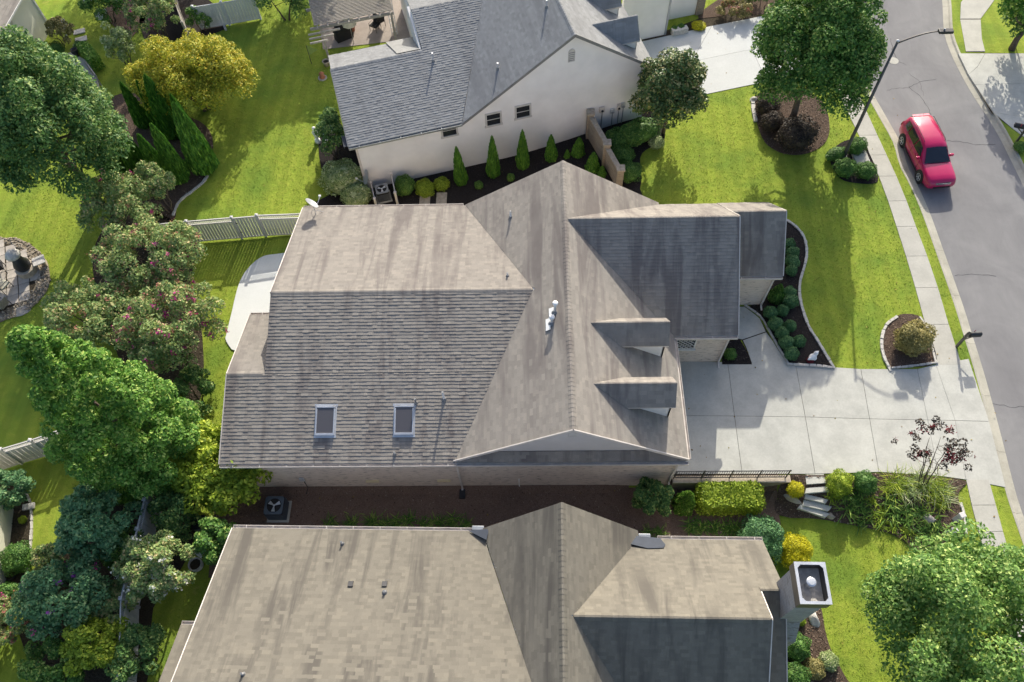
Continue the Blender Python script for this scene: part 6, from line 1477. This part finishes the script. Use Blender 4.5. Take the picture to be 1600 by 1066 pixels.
# ---- clipped shrubs and conifers that share a few meshes
def ball_mesh(name, n, leaf, core=.84, kz=1.0, lump=.10):
    bm = bmesh.new(); bmesh.ops.create_icosphere(bm, subdivisions=3, radius=core)
    V0 = np.array([v.co[:] for v in bm.verts]); F0 = np.array([[l.index for l in f.verts] for f in bm.faces]); bm.free()
    d = rnd_dirs(n); d[:,2] = np.where(d[:,2] < -.4, -d[:,2], d[:,2]); ph = RNG.uniform(0,6,3)
    rr = 1+lump*np.sin(5*d[:,0]+ph[0])*np.sin(5*d[:,1]+ph[1])+lump*.5*np.sin(9*d[:,2]+ph[2]); p = d*(rr*RNG.uniform(.88,1.03,n))[:,None]
    nr = d+RNG.normal(size=(n,3))*.55; nr /= np.linalg.norm(nr, axis=1, keepdims=True); v, f = leaf_arrays(p, nr, leaf, .6)
    F0q = np.concatenate([F0, F0[:, 2:3]], 1)
    me = bpy.data.meshes.new(name); VV = np.concatenate([V0, v])
    me.from_pydata([tuple(x) for x in VV], [], [tuple(x) for x in F0]+[tuple(x+len(V0)) for x in f]); me.update(); return me
def cone_mesh(name, n, leaf, shape=1.0, twist=0):
    """teardrop conifer of unit height and unit radius"""
    def prof(h): return np.clip((1-h)**.62*np.minimum(1,(h+.06)*5)**.5*1.06, 0, 1)
    hs = np.linspace(0,.99,14); m = MB(); m.lathe([(max(.01,float(prof(h))*.86), float(h)) for h in hs], (0,0,0), 14)
    h = RNG.random(n)**1.35; a = RNG.uniform(0,2*math.pi,n); r = prof(h)*(1+.07*np.sin(a*5+h*9)+.05*np.sin(a*9-h*21))*RNG.uniform(.86,1.06,n)
    p = np.stack([r*np.cos(a), r*np.sin(a), h], 1); out = np.stack([np.cos(a), np.sin(a), .25+0*a], 1)
    tang = np.stack([-np.sin(a), np.cos(a), 0*a], 1); nr = out*.35+tang*RNG.normal(size=(n,1))*.8+RNG.normal(size=(n,3))*.25; nr /= np.linalg.norm(nr, axis=1, keepdims=True)
    upv = np.stack([.35*np.cos(a), .35*np.sin(a), 1+0*a], 1); t = upv-(upv*nr).sum(1,keepdims=True)*nr; t /= np.linalg.norm(t, axis=1, keepdims=True); b = np.cross(nr, t)
    s = (leaf*RNG.uniform(.7,1.3,n))[:,None]; V = np.stack([p-t*s*.5*np.array([1,1,.5]), p+b*s*.3, p+t*s*.6*np.array([1,1,.5]), p-b*s*.3], 1).reshape(-1,3)
    k = len(m.v); me = bpy.data.meshes.new(name); me.from_pydata(m.v+[tuple(x) for x in V], [], m.f+[tuple(range(k+4*i,k+4*i+4)) for i in range(n)]); me.update(); return me
BALL = [ball_mesh('foliage', 1500, .17) for _ in range(3)]; BIGB = [ball_mesh('foliage', 4200, .10, lump=.15) for _ in range(2)]
CONE = [cone_mesh('foliage', 3800, .16) for _ in range(4)]; SCON = [cone_mesh('foliage', 1500, .2) for _ in range(2)]
MCACHE = {}
def matcopy(me, mat):
    key = (me.as_pointer(), mat)
    if key not in MCACHE: c = me.copy(); c.materials.clear(); c.materials.append(M[mat]); MCACHE[key] = c
    return MCACHE[key]
def shrub(label, px, py, r, h=None, mat='leaf_box', big=False, group=None, name='round_shrub', cat='shrub', ry=None, rz=None, zoff=0.0):
    """px,py = middle of the shrub as seen; h = its height"""
    h = h or 1.7*r; z0 = 0
    for _ in range(6): p = G(px, py, z0+h*.5); z0 = gzf(p.x, p.y)
    o = link(name, matcopy(random.choice(BIGB if big else BALL), mat)); o.location = (p.x, p.y, z0+h*.42); o.scale = (r, ry or r, h*.56); o.rotation_euler = (0, 0, random.uniform(0,6.28) if rz is None else rz)
    return tag(o, label, cat, group)
def conifer(label, bx, by, r, h, mat='leaf_arbor', small=False, group=None, name='arborvitae', z=None):
    p = GP(bx, by); o = link(name, matcopy(random.choice(SCON if small else CONE), mat)); o.location = (p.x, p.y, p.z-.05); o.scale = (r, r, h); o.rotation_euler = (random.uniform(-.03,.03), random.uniform(-.03,.03), random.uniform(0,6.28)); return tag(o, label, 'conifer', group)
GB = 'clipped balls in the front bed'
fb = [(1233,381),(1238.5,394),(1238,408),(1236.7,422),(1234,457),(1235.4,470),(1222.8,485),(1204,488),(1212,505.6),(1234.5,509),(1222,520),(1229,534.5),(1249,533),(1237,552)]
od = ['first','second','third','fourth','fifth','sixth','seventh','eighth','ninth','tenth','eleventh','twelfth','thirteenth','fourteenth']
for i, (x, y) in enumerate(fb): shrub(f'{od[i]} clipped ball in the curved front bed, counting from far end to drive', x, y, .37+.04*((i*7)%3-1), .62, 'leaf_boxblue', False, GB, 'boxwood_ball')
conifer('small conical evergreen against the front corner of the brick house', 1210, 468, .42, 1.5, 'leaf_box', True)
shrub('small shrub squeezed between garage corner and front walk', 1141, 553, .33, .6, 'leaf_box')
shrub('round shrub right behind the street lamp foot by the footpath', 1340, 228, .62, .95, 'leaf_box', True, 'shrubs round the street lamp', ry=.5)
shrub('round shrub in front of the street lamp foot on the lawn side', 1321, 262, .62, 1.05, 'leaf_box', True, 'shrubs round the street lamp')
shrub('round shrub nearest the footpath below the pale box lid', 1354, 266, .58, .9, 'leaf_box', True, 'shrubs round the street lamp')
shrub('low shrub curling round the left side of the lamp bed', 1306, 240, .42, .6, 'leaf_box', False, 'shrubs round the street lamp', ry=.75)
shrub('big dark purple brown shrub in the middle of the tree ring', 1247, 208, 1.15, 1.7, 'leaf_plum', True, name='purple_shrub')
shrub('smaller dark shrub at the left of the tree ring', 1208, 190, .7, 1.2, 'leaf_plum', True, name='purple_shrub')
shrub('shaded dark shrub at the back of the tree ring', 1200, 164, .75, 1.2, 'leaf_plum', True, name='purple_shrub')
GA = 'cedar hedge at the upper left'
for lb, x, y, r, h in (('rightmost and largest of the cedars at the upper left', 322, 264, .86, 5.2), ('cedar left of the largest one in the front row', 284, 280, .64, 4.5), ('second cedar from the right in the back row', 309, 234, .58, 4.4), ('tallest pointed cedar in the middle of the back row', 275, 209, .8, 4.6), ('slim cedar left of the tallest in the back row', 253, 197, .5, 3.6), ('leftmost cedar of the back row touching the dark tree', 227, 196, .5, 3.5), ('left cedar of the front row with a sunlit edge', 218, 268, .75, 4.8), ('short cedar between the front row trees', 258, 284, .62, 3.9), ('leftmost cedar of the front row under the dark tree', 194, 284, .6, 4.0)):
    conifer(lb, x, y, r, h, 'leaf_arbor', False, GA, 'cedar')
GW = 'young cones along the white wall'
for lb, x, y, r, h in (('tall narrow cone nearest the grey air conditioner along the white wall', 721, 286, .42, 3.1), ('second tall narrow cone along the white wall', 771, 274, .42, 3.2), ('third tall narrow cone along the white wall', 817, 261, .42, 3.1), ('fourth narrow cone along the white wall', 861, 249, .4, 2.1), ('fifth narrow cone before the brick garden wall', 903, 242, .42, 1.5), ('cone beside the brick garden wall half hidden by the brown gable', 925, 266, .45, 1.5), ('tiny cone left of the fifth along the white wall', 886, 246, .2, .7), ('little cone at the lower end of the brick garden wall', 940, 275, .28, .9)):
    conifer(lb, x, y, r, h, 'leaf_arbor', True, GW)
shrub('loose green shrub beside the picket screen at the white wall', 632, 290, .62, 1.2, 'leaf_mid', True)
shrub('yellow green shrub above the left stepping stone', 664, 294, .62, .8, 'leaf_lime', True); shrub('small yellow green shrub above the right stepping stone', 690, 287, .5, .7, 'leaf_lime')
shrub('tiny green plant alone in the dark bed', 748, 289, .28, .5, 'leaf_mid'); shrub('tiny plant in the dark bed near the brown gable', 798, 277, .26, .5, 'leaf_mid')
shrub('big pale green shrub at the back corner of the white house', 535, 278, 1.35, 1.9, 'leaf_variegated', True, ry=1.1); shrub('pale green shrub next to the grey satellite dish', 556, 303, .95, 1.4, 'leaf_variegated', True)
shrub('long clipped hedge along the meters of the white wall', 998, 206, 1.55, 1.3, 'leaf_box', True, name='clipped_hedge', ry=.8, rz=.35); shrub('round shrub at the left end of the clipped hedge', 963, 219, .82, 1.15, 'leaf_box', True, 'round shrubs by the garden wall'); shrub('middle round shrub right of the brick garden wall', 972, 243, .72, 1.0, 'leaf_box', True, 'round shrubs by the garden wall'); shrub('lowest round shrub right of the brick garden wall', 983, 268, .72, 1.0, 'leaf_box', True, 'round shrubs by the garden wall')
shrub('small pale plant at the foot of the magnolia', 1026, 222, .5, .6, 'leaf_variegated')
# rectangular hedge, column shrub and the rest by the drive
def boxhedge(label, x0, x1, y0, y1, h, mat, n, leaf, rz=0.0, name='clipped_hedge', top='flat', z0=None):
    cx, cy = (x0+x1)/2, (y0+y1)/2; zb = gzf(cx, cy) if z0 is None else z0; hx_, hy_ = (x1-x0)/2, (y1-y0)/2; e = .14
    bm = bmesh.new(); bmesh.ops.create_cube(bm, size=2)
    for v in bm.verts: v.co = Vector((v.co.x*(hx_-.1), v.co.y*(hy_-.1), (v.co.z+1)/2*(h-.1)))
    bmesh.ops.bevel(bm, geom=bm.edges[:], offset=.22, segments=3, affect='EDGES'); V0 = [v.co[:] for v in bm.verts]; F0 = [[v.index for v in f.verts] for f in bm.faces]; bm.free()
    d = RNG.uniform(-1,1,(n,3)); ax = RNG.choice(3, n, p=[hy_*h/(hy_*h+hx_*h+hx_*hy_*1.5), hx_*h/(hy_*h+hx_*h+hx_*hy_*1.5), hx_*hy_*1.5/(hy_*h+hx_*h+hx_*hy_*1.5)]); sg = np.where(RNG.random(n) < .5, -1., 1.); sg = np.where(ax == 2, 1., sg); d[np.arange(n), ax] = sg
    q = np.abs(d); m4 = (q**7).sum(1)**(1/7); d2 = d/m4[:,None]; p = np.stack([d2[:,0]*hx_, d2[:,1]*hy_, (d2[:,2]+1)/2*h], 1); p += RNG.normal(size=(n,3))*.045
    nr = np.zeros((n,3)); nr[np.arange(n), ax] = sg; nr += RNG.normal(size=(n,3))*.5; nr /= np.linalg.norm(nr, axis=1, keepdims=True); v, f = leaf_arrays(p, nr, leaf, .65)
    me = bpy.data.meshes.new('foliage'); me.from_pydata(V0+[tuple(x) for x in v], [], F0+[tuple(x+len(V0)) for x in f]); me.update(); o = link(name, me, M[mat]); o.location = (cx, cy, zb); o.rotation_euler = (0,0,rz); return tag(o, label, 'hedge')
a = G(1083, 778, -.4); b = G(1194, 745, .3)
boxhedge('yellow green clipped rectangular hedge below the iron railing', a.x+.1, b.x-.15, 11.85, 13.1, 1.35, 'leaf_lime', 5200, .1, 0)
conifer('bright green column shrub at the left end of the clipped hedge', 1066, 792, .55, 2.0, 'leaf_bright', False, None, 'column_shrub')
shrub('large round green shrub at the end of the tan roof', 1190, 842, 1.05, 1.8, 'leaf_boxblue', True); shrub('bright yellow shrub beside the brick chimney', 1243, 862, .78, 1.3, 'leaf_yellow', True, name='yellow_shrub')
shrub('round bright green shrub below the brick chimney', 1246, 1012, .58, 1.0, 'leaf_box', True); shrub('dark round shrub at the bottom edge below the chimney', 1243, 1056, .6, .9, 'leaf_box', True); shrub('small lime plant at the foot of the chimney', 1251, 970, .24, .4, 'leaf_lime')
shrub('hosta like rosette with pale leaf edges below the chimney', 1295, 1033, .42, .5, 'leaf_variegated'); shrub('straw coloured tufted plant below the chimney', 1272, 1045, .48, .55, 'leaf_straw')
shrub('yellow shrub beside the top of the garden steps', 1243, 765, .42, .6, 'leaf_yellow', name='yellow_shrub'); shrub('round green shrub right of the garden steps', 1312, 755, .62, .9, 'leaf_lime', True); shrub('darker round green shrub farther right of the garden steps', 1352, 754, .55, .85, 'leaf_box', True)
shrub('wispy golden shrub in its own bed by the letter box', 1430, 528, 1.0, 1.5, 'leaf_straw', True, name='golden_shrub', ry=.9)
shrub('low plant in the mulch beside the utility posts', 1492, 836, .35, .4, 'leaf_lily'); shrub('green shrub in the bed along the pale left wall', 26, 872, .72, 1.1, 'leaf_box', True); shrub('leafy shrub lower in the bed along the pale left wall', 12, 928, .55, .9, 'leaf_box')
shrub('small plant in the bed near the spout of the left house', 35, 812, .2, .3, 'leaf_lime')
shrub('round green shrub at the corner of the cream house', 88, 76, .5, .85, 'leaf_box', True); 
a = GP(135, 82); b = GP(160, 112)
boxhedge('bright green clipped hedge along the cream house terrace', (a.x+b.x)/2-1.1, (a.x+b.x)/2+1.1, (a.y+b.y)/2-.35, (a.y+b.y)/2+.35, 1.0, 'leaf_bright', 2200, .11, math.atan2(b.y-a.y, b.x-a.x))
shrub('dark clipped ball at the upper end of the bright hedge', 124, 72, .4, .7, 'leaf_deep'); shrub('round brown green conifer under the bright tree, left of the two', 170, 748, .8, 1.5, 'leaf_arbor', True, 'round conifers under the bright tree'); shrub('round brown green conifer under the bright tree, right of the two', 200, 762, .85, 1.7, 'leaf_arbor', True, 'round conifers under the bright tree')
shrub('yellow green small plant beside the white house drive', 1092, 40, .5, .35, 'leaf_yellow'); shrub('left plant in the stone planter before the courtyard wall', 1054, 46, .28, .5, 'leaf_box', zoff=.4); shrub('right plant in the stone planter before the courtyard wall', 1064, 43, .28, .55, 'leaf_box')
shrub('red bedding flowers at the foot of the white garden statue', 1266, 563, .2, .22, 'bloom_dark', name='bedding_flowers', cat='flowers')
shrub('low leafy plant growing beside the letter box across the road', 1590, 235, .4, .5, 'leaf_mid')

# ---- lilies and grasses: arching blades
def tuft_mesh(n, ln, wd, spread, droop):
    a = RNG.uniform(0,2*math.pi,n); L_ = ln*RNG.uniform(.6,1.15,n); b = RNG.normal(size=(n,2))*spread*.16; el = RNG.uniform(.35,1.3,n)
    dirn = np.stack([np.cos(a)*np.cos(el), np.sin(a)*np.cos(el), np.sin(el)], 1); side = np.stack([-np.sin(a), np.cos(a), 0*a], 1)*wd*.5
    V = []; base = np.stack([b[:,0], b[:,1], 0*a], 1)
    for t, w_ in ((0,.8),(.35,1.0),(.7,.75),(1.0,.1)):
        c = base+dirn*(L_*t)[:,None]; c[:,2] -= droop*L_*t*t; c[:,2] = np.maximum(c[:,2], .02+.02*t); V += [c-side*w_, c+side*w_]
    V = np.stack(V, 1).reshape(-1,3); k = np.arange(n)[:,None]*8; FI = np.concatenate([k+np.array([[i,i+1,i+3,i+2]]) for i in (0,2,4)], 0); return np_mesh('leaves', V, FI)
TUFT = [tuft_mesh(60, .75, .045, 1.0, .5) for _ in range(3)]; GRS = [tuft_mesh(110, .95, .02, 1.2, .42) for _ in range(2)]
def tuft(label, px, py, s, mat='leaf_lily', group=None, grass=False, name='lily_clump'):
    p = GP(px, py); o = link(name, matcopy(random.choice(GRS if grass else TUFT), mat)); o.location = p; o.scale = (s,s,s); o.rotation_euler = (0,0,random.uniform(0,6.28)); return tag(o, label, 'plant', group)
for k, x in enumerate((518,548,580,600,618,640,662,684,706,728)):
    tuft(f'{od[k]} lily clump from the left along the gutter of the tan roof', x, 822-(k%3)*3, .85, 'leaf_lily', 'lily clumps by the tan roof')
for k, (x, lb) in enumerate(((1012,'lily clump in the notch beside the tan cross gable'),(1030,'smaller lily clump right of the tan cross gable notch'))): tuft(lb, x, 832, .7)
for k, x in enumerate((1080,1098,1118,1136,1150)): tuft(f'{od[k]} lily clump from the left in the row before the large round shrub', x, 826, .95, 'leaf_lily', 'lily clumps before the round shrub')
ll = [(1300,775),(1318,772),(1340,780),(1362,782),(1330,795),(1352,800),(1375,800),(1392,785),(1345,815),(1372,818),(1398,805),(1415,798),(1395,824),(1420,815),(1438,800),(1418,832),(1440,830),(1458,838),(1470,790),(1462,822)]
on = od+['fifteenth','sixteenth','seventeenth','eighteenth','nineteenth','twentieth']
for k, (x, y) in enumerate(ll): tuft(f'{on[k]} lily clump right of the garden steps, counting from steps towards footpath', x, y, 1.0+.15*((k*5)%3-1), 'leaf_lily' if k % 3 else 'leaf_lime', 'lily clumps right of the steps')
lg = [('pale ornamental grass below the red myrtle, leftmost', 1392, 765), ('pale ornamental grass straight below the red myrtle', 1418, 768), ('pale ornamental grass right below the red myrtle', 1446, 768), ('pale ornamental grass next to the lawn strip', 1472, 772), ('pale ornamental grass behind the dark red flowers', 1405, 752), ('pale ornamental grass at the edge of the drive', 1435, 755), ('pale ornamental grass at the drive corner', 1462, 760)]
for k, (lb, x, y) in enumerate(lg): tuft(lb, x, y, 1.1, 'leaf_variegated' if k % 2 else 'leaf_lime', 'ornamental grasses by the drive', True, 'ornamental_grass')

# ---- lawn blades
def in_poly_np(x, y, poly):
    c = np.zeros(len(x), bool); P = np.array(poly); j = len(P)-1
    for i in range(len(P)):
        yi, yj, xi, xj = P[i,1], P[j,1], P[i,0], P[j,0]
        c ^= ((yi > y) != (yj > y)) & (x < (xj-xi)*(y-yi)/(yj-yi+1e-12)+xi); j = i
    return c
HARD += [[(-13.7,13.3),(6.6,13.3),(6.6,19.7),(9.7,19.7),(9.7,23),(12.4,23),(12.4,27.5),(-12,27.5),(-12,20.7),(-13.7,20.7)], [(-13,-5),(9.5,-5),(9.5,9.8),(-13,9.8)], [tuple(Wv(*q)[:2]) for q in ((.3,.2),(18,.2),(18,12),(.3,12))]]
NB = 230000
x = RNG.uniform(-31,27,NB); y = RNG.uniform(2.5,50,NB); dx_ = np.abs(x)/np.maximum(y+18, 1) 
keep = (dx_ < .72)
for poly in HARD: keep &= ~in_poly_np(x, y, poly)
xw_ = np.interp(y, _wy, _wx); xe_ = np.interp(y, _ey, _ex); keep &= ~((x > xw_-.55) & (x < xe_+.55))
x, y = x[keep], y[keep]; n = len(x); z = gz(x, y)
a = RNG.uniform(0,2*math.pi,n); h = RNG.uniform(.03,.07,n); wd = RNG.uniform(.012,.024,n); lean = RNG.normal(size=(n,2))*.03
P0 = np.stack([x-np.cos(a)*wd, y-np.sin(a)*wd, z-.005], 1); P1_ = np.stack([x+np.cos(a)*wd, y+np.sin(a)*wd, z-.005], 1); P2 = np.stack([x+lean[:,0], y+lean[:,1], z+h], 1)
gb = link('lawn_grass', np_mesh('lawn_grass', np.stack([P0,P1_,P2],1).reshape(-1,3), np.arange(3*n).reshape(n,3)), M['grass_blade']); tag(gb, 'short yellow green lawn grass between the houses', 'grass', kind='stuff')

# ---- bark chips on the beds and stray leaves on lawn and paving
def scatter(name, label, objs, n, size, mat, zo=.01):
    P = []
    for o, w_ in objs:
        me = o.data; me.calc_loop_triangles(); tri = np.array([[me.vertices[i].co[:] for i in t.vertices] for t in me.loop_triangles])
        ar = np.linalg.norm(np.cross(tri[:,1]-tri[:,0], tri[:,2]-tri[:,0]), axis=1); k = int(n*w_); ix = RNG.choice(len(tri), k, p=ar/ar.sum())
        a, b = RNG.random(k), RNG.random(k); f = a+b > 1; a[f], b[f] = 1-a[f], 1-b[f]; t = tri[ix]; P.append(t[:,0]+(t[:,1]-t[:,0])*a[:,None]+(t[:,2]-t[:,0])*b[:,None])
    P = np.concatenate(P)+np.array([0,0,zo]); nr = RNG.normal(size=P.shape)*.45+np.array([0,0,1]); nr /= np.linalg.norm(nr, axis=1, keepdims=True); P[:,2] += RNG.uniform(0,.02,len(P))
    o = link(name, leaf_mesh(name, [leaf_arrays(P, nr, size, .42, 0)]), M[mat]); tag(o, label, 'mulch', kind='stuff'); return o
scatter('bark_chips', 'loose brown bark chips lying on the planting beds', [(b2,.08),(b4,.3),(b6,.55),(b7,.4),(b8,.2),(b10,.4),(b13,.4)], 9000, .085, 'bark_chip')
scatter('dark_chips', 'loose black mulch chips lying on the dark beds', [(b1,.35),(b3,.08),(b5,.8),(b9,.06),(b12,.2)], 7000, .075, 'dark_chip')
n = 420; x = RNG.uniform(-16,23,n); y = RNG.uniform(5,46,n); k = np.ones(n, bool)
for poly in HARD[-3:]: k &= ~in_poly_np(x, y, poly)
x, y = x[k], y[k]; xw_ = np.interp(y, _wy, _wx); z = np.where(x > xw_, -.10, np.maximum(gz(x, y), -2)+.05); z = np.where((x > xw_-.6) & (x <= xw_), .03, z)
nr = RNG.normal(size=(len(x),3))*.3+np.array([0,0,1]); nr /= np.linalg.norm(nr, axis=1, keepdims=True)
o = link('fallen_leaves', leaf_mesh('fallen_leaves', [leaf_arrays(np.stack([x,y,z],1), nr, .09, .6, .05)]), M['fallen_leaf']); tag(o, 'stray fallen leaves scattered over lawn and paving', 'leaves', kind='stuff')
